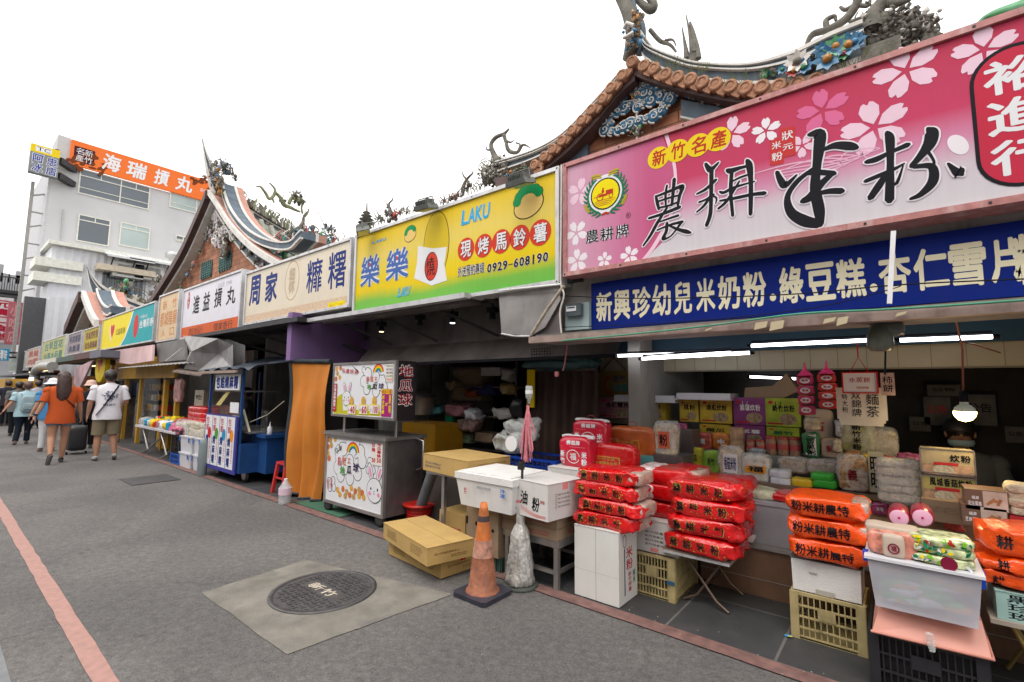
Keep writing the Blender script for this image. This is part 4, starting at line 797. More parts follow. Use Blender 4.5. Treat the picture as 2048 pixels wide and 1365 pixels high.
q = fy(1256, 65, GY-.42); mb.use(cp).tube([(q.x-.05, q.y, q.z+.07), (q.x, q.y-.03, q.z+.09), (q.x+.06, q.y, q.z+.05)], .022, 6).tube([(q.x-.05, q.y, q.z-.04), (q.x, q.y-.03, q.z-.07), (q.x+.06, q.y, q.z-.03)], .02, 6)
solo(mb, 'dragon_ornament', 'blue and amber dragon head finial rising from the apex of the right gable', 'roof ornament')
mb = MB(stone); scroll(mb, GY+.6, [(1372, 30, 1), (1380, 70, 3), (1388, 108, 8)], [(1364, 55, 1), (1370, 90, 3), (1374, 118, 6)], [(1388, 62, 1), (1393, 90, 4), (1396, 118, 6)], [(1380, 45, 2), (1388, 80, 5), (1385, 125, 8)])
solo(mb, 'roof_finial', 'dark forked spike standing on the ridge right of the dragon head', 'roof ornament')
mb = MB(stone); scroll(mb, GY-.1, [(1000, 330, 9), (988, 310, 7), (982, 290, 5), (992, 275, 5), (1008, 268, 4), (1018, 258, 2)], [(1008, 270, 5), (1012, 285, 4), (1018, 302, 5), (1035, 305, 4), (1046, 290, 3), (1060, 296, 1)], [(1012, 282, 3), (1022, 285, 2), (1028, 280, 1)], [(986, 300, 3), (974, 300, 2), (973, 293, 1)], [(1036, 303, 3), (1040, 290, 2), (1032, 286, 2)])
for i, (x, y) in enumerate(((985, 345), (1000, 335), (970, 350), (1005, 350), (995, 360), (975, 362))): q = fy(x, y, GY-.1); leafy(mb, q, .3, 40, [stone, stone, stone, cp], i+40, .5)
for i, (x, y) in enumerate(((1015, 350), (1030, 345), (1046, 335))): q = fy(x, y, GY-.25); leafy(mb, q, .16, 30, [cb, cy_, cg, cp], i+60, .4)
solo(mb, 'scroll_ornament', 'twisting dark cloud scroll and figures at the lower left end of the right gable', 'roof ornament')
mb = MB(stone); scroll(mb, GY-.1, [(1745, 60, 14), (1748, 30, 10), (1765, 5, 9), (1785, -20, 7)], [(1610, 95, 2), (1625, 70, 5), (1655, 60, 5), (1690, 40, 6), (1712, 10, 6), (1718, -20, 7)], [(1655, 60, 4), (1652, 42, 4), (1668, 33, 3), (1672, 42, 2)], [(1708, 12, 4), (1690, 20, 3), (1680, 14, 2)], [(1712, 10, 3), (1735, 12, 3), (1740, 0, 2)], [(1765, 8, 6), (1800, 6, 5), (1822, -3, 3)], [(1700, 45, 3), (1730, 35, 3), (1745, 40, 4)])
for i, (x, y) in enumerate(((1745, 60), (1750, 35), (1800, 50), (1815, 40), (1830, 55), (1850, 60), (1760, 80), (1790, 80), (1825, 75), (1770, 50))): q = fy(x, y, GY-.1); leafy(mb, q, .26, 45, [stone, stone, stone, cp], i+80, .5, 1.3)
for i, (x, y) in enumerate(((1804, 20), (1820, 25), (1848, 38), (1862, 42))): scroll(mb, GY-.1, [(x, y, 1), (x+2, y+25, 4), (x+3, y+50, 5)])
q = fy(1758, 95, GY-.2); mb.use(stone).box(q.x-.12, q.x+.14, GY-.25, GY+.4, q.z-.25, q.z+.02); q = fy(1825, 95, GY-.2); mb.box(q.x-.16, q.x+.12, GY-.22, GY+.4, q.z-.25, q.z+.0)
solo(mb, 'scroll_ornament', 'large dark rock and branch ornament at the right end of the right gable', 'roof ornament')
mb = MB(stone)
scroll(mb, GY-.2, [(1945, 65, 2), (1965, 42, 4), (1990, 30, 6), (2020, 24, 9), (2060, 18, 14)], m=cg); scroll(mb, GY-.25, [(1960, 60, 2), (1980, 45, 3), (2010, 38, 4), (2045, 34, 6)], [(1968, 64, 2), (1995, 52, 3), (2030, 45, 4)])
solo(mb, 'dragon_ornament', 'green backed dragon tail showing over the top right of the pink sign', 'roof ornament')
# scrolls standing along the top of the yellow sign, on the ridge behind it
def small_orn(name, lb, Y, lines, blobs, pal=None):
    mb = MB(stone); scroll(mb, Y, *lines)
    for i, (x, y, s_) in enumerate(blobs): q = fy(x, y, Y); leafy(mb, q, s_, 34, pal or [stone, cp, stone, cr_], i+int(x), .5)
    return solo(mb, name, lb, 'roof ornament')
small_orn('scroll_ornament', 'forked antler-like scroll on the ridge over the right half of the yellow sign', GY, [[(925, 380, 6), (930, 365, 4), (937, 355, 3), (945, 347, 2), (946, 341, 1)], [(932, 358, 3), (926, 350, 2), (926, 342, 1)], [(937, 372, 4), (936, 362, 3)]], [(925, 385, .22), (912, 392, .2), (900, 397, .18), (938, 372, .16)])
small_orn('scroll_ornament', 'brown horned scroll above the left half of the yellow sign', GY, [[(785, 432, 6), (780, 420, 5), (778, 408, 3), (785, 400, 2), (786, 392, 1)], [(776, 416, 4), (773, 405, 1)]], [(785, 430, .3), (775, 425, .2), (800, 425, .14), (805, 420, .12)])
small_orn('scroll_ornament', 'small curled horn just right of the middle floodlight', GY, [[(888, 403, 3), (889, 396, 2), (886, 391, 1)]], [(888, 404, .12)])
small_orn('scroll_ornament', 'small curled horn just left of the middle floodlight', GY, [[(815, 424, 3), (814, 416, 2), (819, 413, 1)]], [(815, 424, .12)])
small_orn('roof_finial', 'thin curved spikes between pagoda finial and brown horned scroll', GY, [[(757, 440, 2), (750, 430, 1.5), (745, 418, .5)], [(763, 440, 3), (756, 428, 2), (751, 418, .5)], [(752, 440, 2), (746, 433, .5)]], [(760, 438, .2)])
q = fy(732, 455, GY); solo(MB(stone).lathe([(.12, 0), (.05, .06), (.16, .08), (.05, .12), (.14, .15), (.04, .19), (.11, .22), (.03, .26), (.08, .28), (.02, .32), (.01, .48)], tuple(q), 8), 'pagoda_finial', 'little tiered pagoda finial above the left end of the yellow sign', 'roof ornament')
# ---- the two swallowtail roofs further down
def swallow(lb, G, apex, left, right, tip, ridge_px, vr, X0, pink, seed, wall_low, depth):
    t = thing('temple_roof', lb, 'temple', (X0, G, 2.6)); gg = lambda p: (fy(*p, G).x, fy(*p, G).z)
    Lv = smooth([gg(p) for p in left]); Rv = smooth([gg(p) for p in right]); poly = Lv[::-1]+Rv[1:]; poly += [(poly[-1][0], wall_low), (poly[0][0], wall_low)]
    MB(brickm).prism(off(poly, -.1), G+.05, G+.3).build('gable_wall', t)
    k = abs(X0)/15.
    mb = MB(woodd); strip(mb, Lv, off(Lv, -.25*k), G-.35*k, G+.1); mb.use(wht); strip(mb, off(Lv, -.25*k), off(Lv, -.36*k), G-.2*k, G+.06)
    mb.use(wht); strip(mb, off(Rv, .03*k), off(Rv, -.12*k), G-.3*k, G-.22*k); mb.use(pinkb); strip(mb, off(Rv, .02*k), off(Rv, -.12*k), G-.22*k+.001, G+.0); mb.use(rtile); strip(mb, Rv, off(Rv, -.16*k), G+.001, G+.1); mb.use(dblue); strip(mb, off(Rv, -.18*k), off(Rv, -.5*k), G-.04, G+.06); mb.use(wht); strip(mb, off(Rv, -.5*k), off(Rv, -.55*k), G-.08, G+.06); mb.build('verge_board', t)
    mb = MB(stone); rnd = random.Random(seed)
    for i in range(4, len(Rv)-1, 2): leafy(mb, (Rv[i][0], G-.08, Rv[i][1]-.35*k), .3*k, 20, PAL, seed+i, .2)
    for i in range(6, len(Lv)-1, 2): leafy(mb, (Lv[i][0]+.2*k, G-.08, Lv[i][1]-.6*k), .34*k, 20, PAL, seed+i+50, .2)
    mb.build('relief', t)
    P = smooth([(fx(x, y, X0).y, fx(x, y, X0).z) for x, y in ridge_px]); k = abs(X0)/15.
    zr0 = gg(left[0])[1]
    def sag(yy):
        q = [b for a_, b in P if a_ >= yy] or [P[-1][1]]; return min(0, q[0]-.66*k-zr0)
    V_ = smooth([gg(p) for p in vr]); mb = MB(dblue); o_ = .22*k
    strip(mb, off(V_, .06*k), off(V_, -.1*k), G-.08, G+.2*k); mb.use(dblue); strip(mb, off(V_, .05*k), off(V_, -.08*k), G-.12, G-.081); mb.use(wht); strip(mb, off(V_, .09*k), off(V_, .051*k), G-.15, G-.081); strip(mb, off(V_, -.081*k), off(V_, -.12*k), G-.15, G-.081); strip(mb, off(V_, .09*k), off(V_, -.1*k), G+.2*k+.001, G+.27*k); mb.use(pinkb); strip(mb, off(V_, .07*k), off(V_, -.1*k), G+.27*k+.001, G+.45*k); mb.build('verge_ridge', t)
    mb = MB(rtile); n = len(Rv)
    for VV in (V_, Lv):
        n = len(VV); vs = []; NY = 8
        for j in range(NY+1): yy = G+.1+(depth-.1)*j/NY; vs += [(a, yy, b+.1*k+sag(yy)) for a, b in VV]
        mb.add(vs, [(j*n+i, j*n+i+1, (j+1)*n+i+1, (j+1)*n+i) for j in range(NY) for i in range(n-1)], True)
    for q_ in range(int(depth/(.3*k))): 
        mb.use(rtile if not pink else pinkb); yy = G+.7*k+q_*.3*k; mb.tube([(a, yy, b+.14*k+sag(yy)) for a, b in V_[::2]], .085*k, 6)
    mb.build('tiled_slope', t)
    # main ridge on plane X0 (runs back from the gable)
    mb = MB(wht); nn = len(P)
    th = lambda i: min(1, i/12)
    def st(f0, f1, w_, m_):
        mb.use(m_); vs = []
        for s_ in (-w_, w_):
            vs += [(X0+s_*max(.25, th(i)), a, b-f0*max(.12, th(i))) for i, (a, b) in enumerate(P)]+[(X0+s_*max(.25, th(i)), a, b-f1*max(.12, th(i))-.02) for i, (a, b) in enumerate(P)]
        f = []
        for i in range(nn-1): f += [(i, i+1, nn+i+1, nn+i), (2*nn+i+1, 2*nn+i, 3*nn+i, 3*nn+i+1), (i+1, i, 2*nn+i, 2*nn+i+1), (nn+i, nn+i+1, 3*nn+i+1, 3*nn+i)]
        mb.add(vs, f+[(0, nn, 3*nn, 2*nn)], False)
    st(0, .06*k, .14*k, wht); st(.06*k, .14*k, .1*k, dblue); st(.14*k, .18*k, .13*k, wht); st(.18*k, .62*k, .08*k, dblue); st(.62*k, .7*k, .14*k, wht); mb.build('main_ridge', t)
    mb = MB(stone)
    for i in range(10, nn, 1):
        leafy(mb, (X0+.16*k, P[i][0], P[i][1]-.4*k), .34*k, 22, PAL, seed+i*3, 1.0, .7)
    mb.build('ridge_figures', t)
    return t, P, Lv, Rv, V_
M = swallow('temple roof with swallowtail ridge, dragon and brick gable with two lattice windows', 5.0, None, [(438, 388), (420, 430), (390, 495), (360, 545), (330, 590), (322, 602)], [(438, 388), (455, 412), (480, 450), (515, 487), (550, 512), (600, 540)], None,
            [(405, 277), (412, 305), (425, 335), (445, 365), (475, 395), (520, 425), (565, 452), (620, 480), (680, 505), (740, 530)], [(452, 372), (458, 395), (470, 425), (495, 458), (525, 480), (560, 492), (590, 492), (606, 478), (614, 470)], -15.2, False, 100, 2.95, 6.5)
t = M[0]
mb = MB(mat('pale_relief', (.42, .38, .4), rough=.7, var=.5, scale=10)); rnd = random.Random(9)
for k in range(60):
    h_ = rnd.random()**.7; x = 440+rnd.uniform(-1, 1)*(4+h_*34)+h_*4; y = 408+h_*78 if abs(x-444) > 10 else 408+h_*90
    p = fy(x, y, 4.98); curl(mb, (p.x, 4.99, p.z), rnd.uniform(.12, .22), rnd.choice([cp, MATS['pale_relief'], MATS['pale_relief'], stone]), .045, 1.2, rnd.random()*6, 1 if k % 2 else -1, .05)
for (x, y) in ((447, 478), (450, 490), (447, 505)): p = fy(x, y, 4.9); leafy(mb, p, .5, 24, [cp, stone, cp], int(y), .2)
mb.build('cloud_relief', t)
for (x0, yb, x1, yt) in ((402, 558, 425, 522), (438, 543, 464, 504)):
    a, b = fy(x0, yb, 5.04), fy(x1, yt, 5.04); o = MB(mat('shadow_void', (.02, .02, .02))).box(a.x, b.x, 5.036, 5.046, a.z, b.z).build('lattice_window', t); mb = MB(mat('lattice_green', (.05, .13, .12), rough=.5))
    for i in range(5):
        for j in range(6): xx = a.x+(b.x-a.x)*(i+.5)/5; zz = a.z+(b.z-a.z)*(j+.5)/6; r_ = (b.x-a.x)/9; mb.tube([(xx+r_*math.cos(q), 5.03, zz+r_*math.sin(q)) for q in [2*math.pi*m_/8 for m_ in range(9)]], .014, 4)
    mb.build('lattice', o)
def orn_x(name, lb, X, lines, blobs, pal=None, k=1., m=stone):
    mb = MB(m)
    for l in lines:
        P = smooth([tuple(fx(x, y, X))+(r_*abs(X)/950*.75,) for x, y, r_ in l]); mb.use(m).tube([p[:3] for p in P], [p[3] for p in P], 7)
    for i, (x, y, s_) in enumerate(blobs): q = fx(x, y, X); leafy(mb, q, s_, 34, pal or PAL, i+int(x), .9)
    return solo(mb, name, lb, 'roof ornament')
mossy = mat('mossy_stone', (.2, .21, .12), rough=.85, var=.45, scale=5, bump=.5)
orn_x('dragon_ornament', 'grey green dragon arching along the middle temple ridge', -15.1, [[(512, 374, 1.5), (521, 374, 3), (532, 388, 4), (538, 398, 4), (547, 392, 4.5), (550, 380, 3.5), (541, 368, 2), (535, 366, 1)], [(550, 385, 4), (560, 395, 5), (568, 410, 6), (580, 415, 5), (590, 420, 4), (600, 424, 3)], [(578, 408, 5), (583, 397, 5), (592, 395, 6), (606, 402, 4), (612, 405, 2)], [(510, 372, .5), (503, 365, .8), (498, 362, .4)], [(514, 368, .6), (506, 362, .5)], [(608, 405, 2.5), (603, 415, 3), (605, 428, 3)], [(618, 418, 2), (614, 428, 3), (607, 436, 3)], [(545, 398, 3), (548, 406, 2.5)]], [(595, 396, .55), (588, 392, .4), (600, 402, .4), (566, 402, .35)], [mossy, mossy, stone], m=mossy)
orn_x('dragon_ornament', 'thin whisker arc and blue figure at the right end of the middle ridge', -15.1, [[(612, 408, .6), (630, 420, .9), (642, 435, 1), (648, 452, 1.2)]], [(650, 456, .4), (660, 460, .4), (668, 465, .35)], [cb, cp, cb, stone])
orn_x('pavilion_ornament', 'small blue grey pavilion figure near the tip of the middle swallowtail', -15.1, [[(441, 316, 1), (443, 330, 3), (447, 340, 4)], [(464, 335, 1.5), (466, 345, 2), (472, 360, 1.5)], [(455, 328, 2), (463, 330, 1.5)]], [(448, 332, .5), (455, 338, .45), (462, 345, .3), (470, 356, .25)], [cb, stone, cp])
orn_x('scroll_ornament', 'gnarled tree trunk ornament where the middle verge meets the cream sign', -13.5, [[(603, 500, 12), (602, 480, 10), (598, 462, 7), (606, 445, 5), (608, 432, 3), (614, 424, 2)], [(570, 478, 3), (574, 466, 3), (582, 466, 2.5), (588, 480, 2)], [(598, 465, 4), (588, 470, 2)]], [(600, 490, .9), (590, 480, .7), (612, 470, .7), (585, 495, .8), (565, 495, .8), (548, 500, .8), (622, 480, .6), (635, 478, .6), (650, 480, .6), (665, 485, .6)], [stone, cg, cp, stone, cr_, cb])
q = fx(436, 345, -14.9)
mb = MB(cy_)
for i, (x, y, pl) in enumerate(((428, 338, [cp, stone]), (438, 348, [cy_, cb]), (434, 353, [cb, cy_]), (436, 370, [cy_, cy_, stone]), (439, 376, [cy_]))): leafy(mb, fy(x, y, 4.7), .55, 26, pl, i+300, .5)
solo(mb, 'dragon_ornament', 'amber and blue dragon head hanging under the middle swallowtail tip', 'roof ornament')
L_ = swallow('small far temple roof with a swallowtail ridge and orange tiles behind the lottery sign', 5.0, None, [(196, 588), (185, 610), (172, 640), (165, 655)], [(196, 588), (203, 605), (213, 628), (225, 645)], None,
             [(174, 531), (182, 548), (196, 566), (215, 580), (240, 592), (270, 604), (300, 615)], [(199, 585), (202, 598), (209, 612), (217, 620), (224, 622), (228, 618)], -31, True, 500, 3.1, 9)
orn_x('dragon_ornament', 'small phoenix with fanned tail on the far ridge', -30.8, [[(255, 574, 2), (262, 568, 1.5), (270, 560, .8)], [(255, 575, 1), (280, 578, 1), (298, 588, .5)], [(258, 578, 1), (282, 584, 1), (294, 594, .5)]], [(255, 576, 1.), (248, 580, .9)], [cb, cg, cy_, stone])
orn_x('scroll_ornament', 'dark figure ornament left of the white brush lettered sign', -24, [[(320, 605, 8), (322, 585, 6), (323, 565, 4), (321, 550, 2)]], [(318, 595, 1.), (325, 590, 1.), (320, 575, .8), (326, 578, .7), (322, 562, .6), (314, 603, 1.)], [stone, stone, cp])
# crowded filigree of small curls and spikes
def filigree(name, lb, path, hgt, n, X=None, Y=None, seed=0, pal=None):
    rnd = random.Random(seed); mb = MB(stone); P_ = smooth([tuple(map(float, q))+(0.,) for q in path], 12)
    for k in range(n):
        x, y, _ = P_[rnd.randrange(len(P_))]; h = rnd.uniform(.3, 1)*hgt; a = rnd.uniform(-.6, .6); mb.use(rnd.choice(pal or [stone, stone, mossy, cp]))
        pts = [(x, y+3), (x+a*h*.3, y-h*.4), (x+a*h+rnd.uniform(-3, 3), y-h*.75), (x+a*h*.4+rnd.uniform(-5, 5), y-h)]
        Q_ = [fx(u, v, X+.1) if X else fy(u, v, Y) for u, v in pts]; s2 = (abs(X) if X else Y)/950; mb.tube(smooth([tuple(q) for q in Q_], 3), [s2*rnd.uniform(1.2, 2.2)]*7+[s2*1.2]*2+[s2*.4], 5)
    solo(mb, name, lb, 'roof ornament')
filigree('filigree_ornament', 'crowded small figures and curls along the middle temple ridge', [(470, 392), (520, 425), (565, 452), (620, 480), (690, 508)], 20, 150, X=-15.1, seed=1)
filigree('filigree_ornament', 'spiky carved fringe along the top of the far small ridge', [(225, 585), (255, 596), (300, 612)], 12, 60, X=-30.9, seed=2)
filigree('filigree_ornament', 'jagged dark carvings at the right end ornament of the large gable', [(1715, 95), (1760, 100), (1800, 100), (1865, 98)], 75, 90, Y=GY, seed=3)
filigree('filigree_ornament', 'broken small carvings along the ridge above the yellow sign', [(735, 458), (800, 432), (880, 408), (960, 378), (1000, 352)], 16, 90, Y=GY, seed=4)
filigree('filigree_ornament', 'dense dark carvings at the lower left end of the large gable', [(965, 362), (985, 350), (1010, 345)], 40, 60, Y=GY-.1, seed=5)
filigree('filigree_ornament', 'spiky figures clustered round the middle temple tree trunk ornament', [(548, 505), (580, 498), (620, 490), (680, 505)], 40, 90, X=-13.4, seed=6, pal=[stone, stone, cg, cp, cr_, cb])
# temple hall body behind the shops carries the roofs
t = thing('temple_hall', 'dim hall walls of the temple standing behind the shop row', 'temple', (-15, 6, 0)); MB(mat('dim_brick', (.18, .09, .06))).box(-34, 2.5, 6.4, 12, 0, 3.2).build('wall', t)
# ================= shops: slabs, partitions, fascias, awnings =================
def FP(x0, yb, x1, yt, Y):
    a, b = fy(x0, yb, Y), fy(x1, yt, Y); return a.x, b.x, a.z, b.z
def pxp(pts, Y): return [(fy(x, y, Y).x, fy(x, y, Y).z) for x, y in pts]
grime = mat('grimy_wall', (.3, .29, .27), rough=.8, var=.2, scale=2, dirt=.7, dc=(.08, .07, .06))
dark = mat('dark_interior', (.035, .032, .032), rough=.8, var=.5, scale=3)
steel = mat('brushed_steel', (.42, .4, .39), rough=.32, metal=.75, var=.25, scale=3, dirt=.5, dc=(.12, .1, .08), dscale=2, bump=.1, bscale=5)
steeld = mat('smoked_steel', (.16, .14, .14), rough=.4, metal=.5, var=.3, scale=2.5, dirt=.6, dc=(.05, .04, .04), bump=.1, bscale=4)
rust = mat('rusty_beam', (.3, .22, .19), rough=.6, metal=.2, var=.3, scale=10, dirt=.7, dc=(.1, .05, .03), dscale=8)
SZ = 2.46   # soffit
YB = 6.2
t = thing('shop_row', 'continuous dark shop units under the signboards with concrete soffit', 'shops', (-15, 3.4, 0))
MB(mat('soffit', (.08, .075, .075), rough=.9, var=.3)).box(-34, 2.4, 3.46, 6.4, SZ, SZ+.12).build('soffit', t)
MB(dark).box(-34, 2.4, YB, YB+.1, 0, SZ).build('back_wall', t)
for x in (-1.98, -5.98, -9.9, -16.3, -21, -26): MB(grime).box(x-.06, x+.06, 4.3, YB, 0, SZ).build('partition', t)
MB(mat('end_wall', (.12, .11, .1))).box(2.4, 2.5, 3.3, 6.4, 0, SZ).build('partition', t)
# wall strip behind the blue sign and the electric meter
a, b = fy(1121, 600, 3.46), fy(1121, 668, 3.46)
t = thing('shop_wall', 'stained plaster shopfront strip carrying blue sign and electric meter', 'shop front', (a.x, 3.46, b.z))
MB(mat('stained_plaster', (.34, .32, .29), rough=.8, var=.15, scale=3, dirt=.9, dc=(.1, .08, .06), dscale=4)).box(a.x, 2.2, 3.46, 3.6, b.z, 2.46).build('wall', t)
zl, zh = fy(1300, 672, 3.1).z, fy(1300, 654, 3.1).z
MB(rust).box(fy(1060, 690, 3.1).x, 2.2, 3.08, 3.14, zl, zh-.01).use(mat('ledge_top', (.16, .15, .14), rough=.8, var=.4, scale=5, dirt=.6)).box(fy(1060, 690, 3.1).x+.03, 2.2, 3.14, 3.46, zl+.01, zh+.01).build('ledge', t)
MB(mat('navy_fascia', (.01, .045, .08), rough=.6, var=.3, scale=2)).add([(-2.0, 3.46, zl+.02), (2.2, 3.46, zl+.02), (2.2, 4.6, 2.02), (-2.0, 4.6, 2.02)], [(0, 1, 2, 3)]).box(-2.5, 2.2, 4.6, 4.64, fy(1600, 698, 4.6).z, 2.04).build('ceiling_panel', t)
zb = fy(1600, 741, 4.9).z; m_ = mat('cream_tiles', (.42, .38, .27), rough=.35, var=.06, scale=4)
mb = MB(m_).box(fy(1200, 700, 4.9).x, 2.2, 4.9, 4.95, zb, 2.0); mb.box(fy(1197, 900, 4.9).x, fy(1270, 900, 4.9).x, 4.9, 4.951, 0, zb-.001)
mb.use(mat('tile_joint', (.2, .18, .13)));  X = -2.6
while X < 2.2: mb.box(X, X+.004, 4.897, 4.9, zb, 2.0); X += .2
mb.box(-2.6, 2.2, 4.896, 4.9, zb+.0, zb+.012); mb.build('tiled_header', t)
MB(mat('grey_conduit', (.3, .3, .3))).tube([(fy(1262, 700, 4.85).x, 4.86, 0.4), (fy(1262, 700, 4.85).x, 4.86, 1.9)], .018).build('conduit', t)
# cables along the ledge
def cable(name, lb, pts, r_, m, cat='cable'):
    mb = MB(m); mb.tube(smooth([tuple(p) for p in pts]), r_, 5); return solo(mb, name, lb, cat)
cable('cable', 'green cable running along the rusty ledge under the blue sign', [fy(x, y, 3.05)+Vector((0, 0, .0)) for x, y in ((1125, 682), (1300, 665), (1450, 648), (1600, 628), (1800, 618), (2060, 600))], .006, mat('green_cable', (.05, .25, .15)))
cable('cable', 'thin black wire sagging across the blue sign letters', [fy(x, y, 3.3) for x, y in ((1120, 592), (1250, 597), (1400, 596), (1600, 588), (1800, 570), (2060, 558))], .004, MATS['ink_black'])
cable('cable', 'second thin wire crossing low over the blue sign', [fy(x, y, 3.28) for x, y in ((1125, 655), (1300, 648), (1500, 632), (1650, 612), (1785, 578), (1800, 570))], .003, MATS['ink_black'])
cable('cable', 'thick white cable hanging in the gap between yellow and pink signs', [fy(x, y, 3.2) for x, y in ((1123, 330), (1122, 450), (1121, 560), (1128, 590), (1120, 625), (1123, 668))], .008, mat('white_cable', (.55, .52, .48)))
tape = mat('masking_tape', (.5, .42, .27), rough=.7, var=.15)
for i, (x0, y0, x1, y1) in enumerate(((1507, 642, 1535, 660), (1538, 640, 1568, 662), (1645, 634, 1672, 648), (1672, 632, 1697, 652), (1790, 622, 1815, 634), (1408, 655, 1425, 663))):
    a = fy(x0, y1, 3.04); b = fy(x1, y0, 3.04); solo(MB(tape).prism([(a.x, a.z), (b.x-.01, a.z+.012), (b.x, b.z), (a.x+.01, b.z-.006)], 3.05, 3.06), 'tape_strip', ['curled cardboard tape piece on the ledge, leftmost of the wide pair', 'ragged cardboard scrap on the ledge left of the hanging shade', 'flat tape strip stuck on the ledge above the red framed note', 'tape strip torn at the foot on the ledge left of the shade', 'tape strip on the ledge right of the hanging shade', 'small tape strip on the ledge nearest the fluorescent tubes left end'][i], 'tape')
# --- white vertical batten in front of the blue sign
solo(MB(mat('white_tube', (.75, .74, .76), rough=.4)).bar(fy(1787, 463, 3.2), fy(1779, 608, 3.2), .022), 'sign_batten', 'white vertical tube lamp batten crossing the blue sign', 'lamp')
# --- electric meter
a, b = fy(1133, 662, 3.4), fy(1180, 605, 3.4)
t = thing('electric_meter', 'pale green electric meter box with glass dial left of the blue sign', 'electric meter', (a.x, 3.4, a.z))
MB(mat('meter_green', (.33, .42, .42), rough=.4, var=.05)).box(a.x, b.x, 3.38, 3.46, a.z, b.z).build('case', t)
MB(mat('smoky_plastic', (.08, .1, .11), rough=.15)).box(a.x+.03, b.x-.05, 3.33, 3.379, a.z+.11, b.z-.01).build('cover', t)
MB(W_).box(a.x+.045, b.x-.09, 3.325, 3.329, a.z+.15, b.z-.03).use(K_).box(a.x+.055, b.x-.1, 3.322, 3.325, a.z+.175, a.z+.185).build('dial', t)
# --- steel cheek panels and struts below the yellow sign
t = thing('metal_sheet', 'dented stainless sheet hanging under the right end of the yellow sign', 'metal panel', tuple(fy(1000, 672, 3.3)))
MB(steel).prism(pxp([(997, 583), (1118, 566), (1121, 600), (1090, 655), (1062, 672), (1003, 668)], 3.3), 3.3, 3.31).build('sheet', t)
MB(steeld).prism(pxp([(1078, 590), (1121, 585), (1121, 672), (1075, 672)], 3.32), 3.33, 3.34).build('side_sheet', t)
MB(alu).tube([fy(1003, 668, 3.295), fy(1030, 673, 3.29), fy(1060, 673, 3.29)], .008).build('edge', t)
solo(MB(mat('old_pole', (.42, .36, .28), rough=.5, metal=.3, var=.3, scale=20)).tube([fy(1128, 572, 3.2), fy(1094, 620, 3.22), fy(1064, 668, 3.25)], .014), 'brace_pole', 'slanting rust stained round strut beside the electric meter', 'pole')
solo(MB(mat('white_pvc', (.65, .65, .64))).tube([fy(998, 582, 3.2), fy(1122, 569, 3.2)], .009), 'brace_pole', 'thin white horizontal rod along the foot of the yellow sign', 'pole')
# --- header panels of the potato ball shop
t = thing('awning', 'grimy stainless hood panels and dark trusses under the yellow sign', 'awning', (-4, 3.4, 1.9))
x0 = -5.9; x1 = -2.0; z1 = fy(900, 690, 4.0).z; z2 = fy(900, 722, 3.8).z
MB(steeld).box(x0, x1, 4.0, 4.03, z1, SZ).build('upper_panel', t)
mb = MB(mat('streaked_steel', (.3, .26, .25), rough=.45, metal=.5, var=.4, scale=2.2, dirt=.5, dc=(.09, .07, .06))); mb.add([(x0, 3.78, z2), (x1+.1, 3.78, z2), (x1+.1, 3.99, z1+.02), (x0, 3.99, z1+.02)], [(0, 1, 2, 3)]); mb.build('lower_panel', t)
MB(K_).box(x0, x1+.1, 3.76, 3.8, z2-.03, z2-.002).build('lip', t)
mb = MB(dk)
for xx in (-3.4, -2.6, -4.4, -5.3): mb.bar((xx-.55, 3.32, SZ-.1), (xx, 3.95, z1+.05), .03)
mb.bar((x0, 3.6, SZ-.12), (x1, 3.6, SZ-.12), .03).bar((x0, 3.38, SZ-.1), (x1, 3.38, SZ-.1), .04); mb.build('truss', t)
mb = MB(steeld).box(x0, -3.2, 3.27, 3.44, fy(700, 640, 3.27).z-.0, fy(700, 640, 3.27).z+.05).use(alu).box(-6.7, -3.15, 3.15, 3.24, 2.3, 2.35); mb.build('eave_beam', t)
# spot lamps
for i, (x, y, lit) in enumerate(((763, 660, 1), (840, 648, 0), (905, 642, 2), (985, 635, 0))):
    p = fy(x, y, 3.6); t = thing('spot_lamp', ['lit warm spotlight under the left part of the yellow sign', 'unlit black spotlight second from the left under the yellow sign', 'black spotlight with a white glow third from the left under the yellow sign', 'black caged spotlight nearest the stainless sheet'][i], 'spotlight', tuple(p), 'spotlights under the yellow sign')
    MB(K_).box(p.x-.05, p.x+.05, 3.56, 3.64, p.z+.05, p.z+.1).tube([(p.x, 3.6, p.z+.1), (p.x, 3.6, SZ-.1)], .006).lathe([(.022, .045), (.03, .03), (.034, -.02)], (p.x, 3.6, p.z), 12).build('housing', t)
    if lit: MB(mat('lamp_glow%d' % lit, (1, .75, .4) if lit == 1 else (1, 1, 1), emit=3, var=0)).lathe([(.03, -.024), (.025, -.03)], (p.x, 3.6, p.z), 12).build('lens', t)
# floodlights above the yellow sign
def flood(x, y, s_, lb, rz):
    p = fy(x, y, 3.1); t = thing('floodlight', lb, 'floodlight', (0, 0, 0), 'floodlights along the yellow sign'); ORG[t.name] = Vector((0, 0, 0))
    gm = mat('flood_grey', (.13, .14, .13), rough=.5, metal=.3, var=.2, scale=15)
    mb = MB(gm); mb.prism([(-.14, -.05), (.14, -.05), (.12, .01), (-.12, .01)], -.1, .1, 'xz'); mb.box(-.1, .1, -.07, .07, .012, .07)
    for k in range(8): mb.box(-.095+k*.025, -.09+k*.025, -.09, .09, .015, .06)
    mb.build('housing', t); MB(mat('flood_glass', (.45, .45, .25), rough=.1)).box(-.12, .12, -.085, .085, -.06, -.052).build('lens', t)
    MB(gm).tube([(-.13, 0, 0), (-.13, .02, .1), (.13, .02, .1), (.13, 0, 0)], .008, 5).tube([(0, .02, .1), (0, .2, .08)], .01, 5).build('bracket', t)
    t.location = p; t.rotation_euler = (R(18), 0, rz); t.scale = (s_,)*3
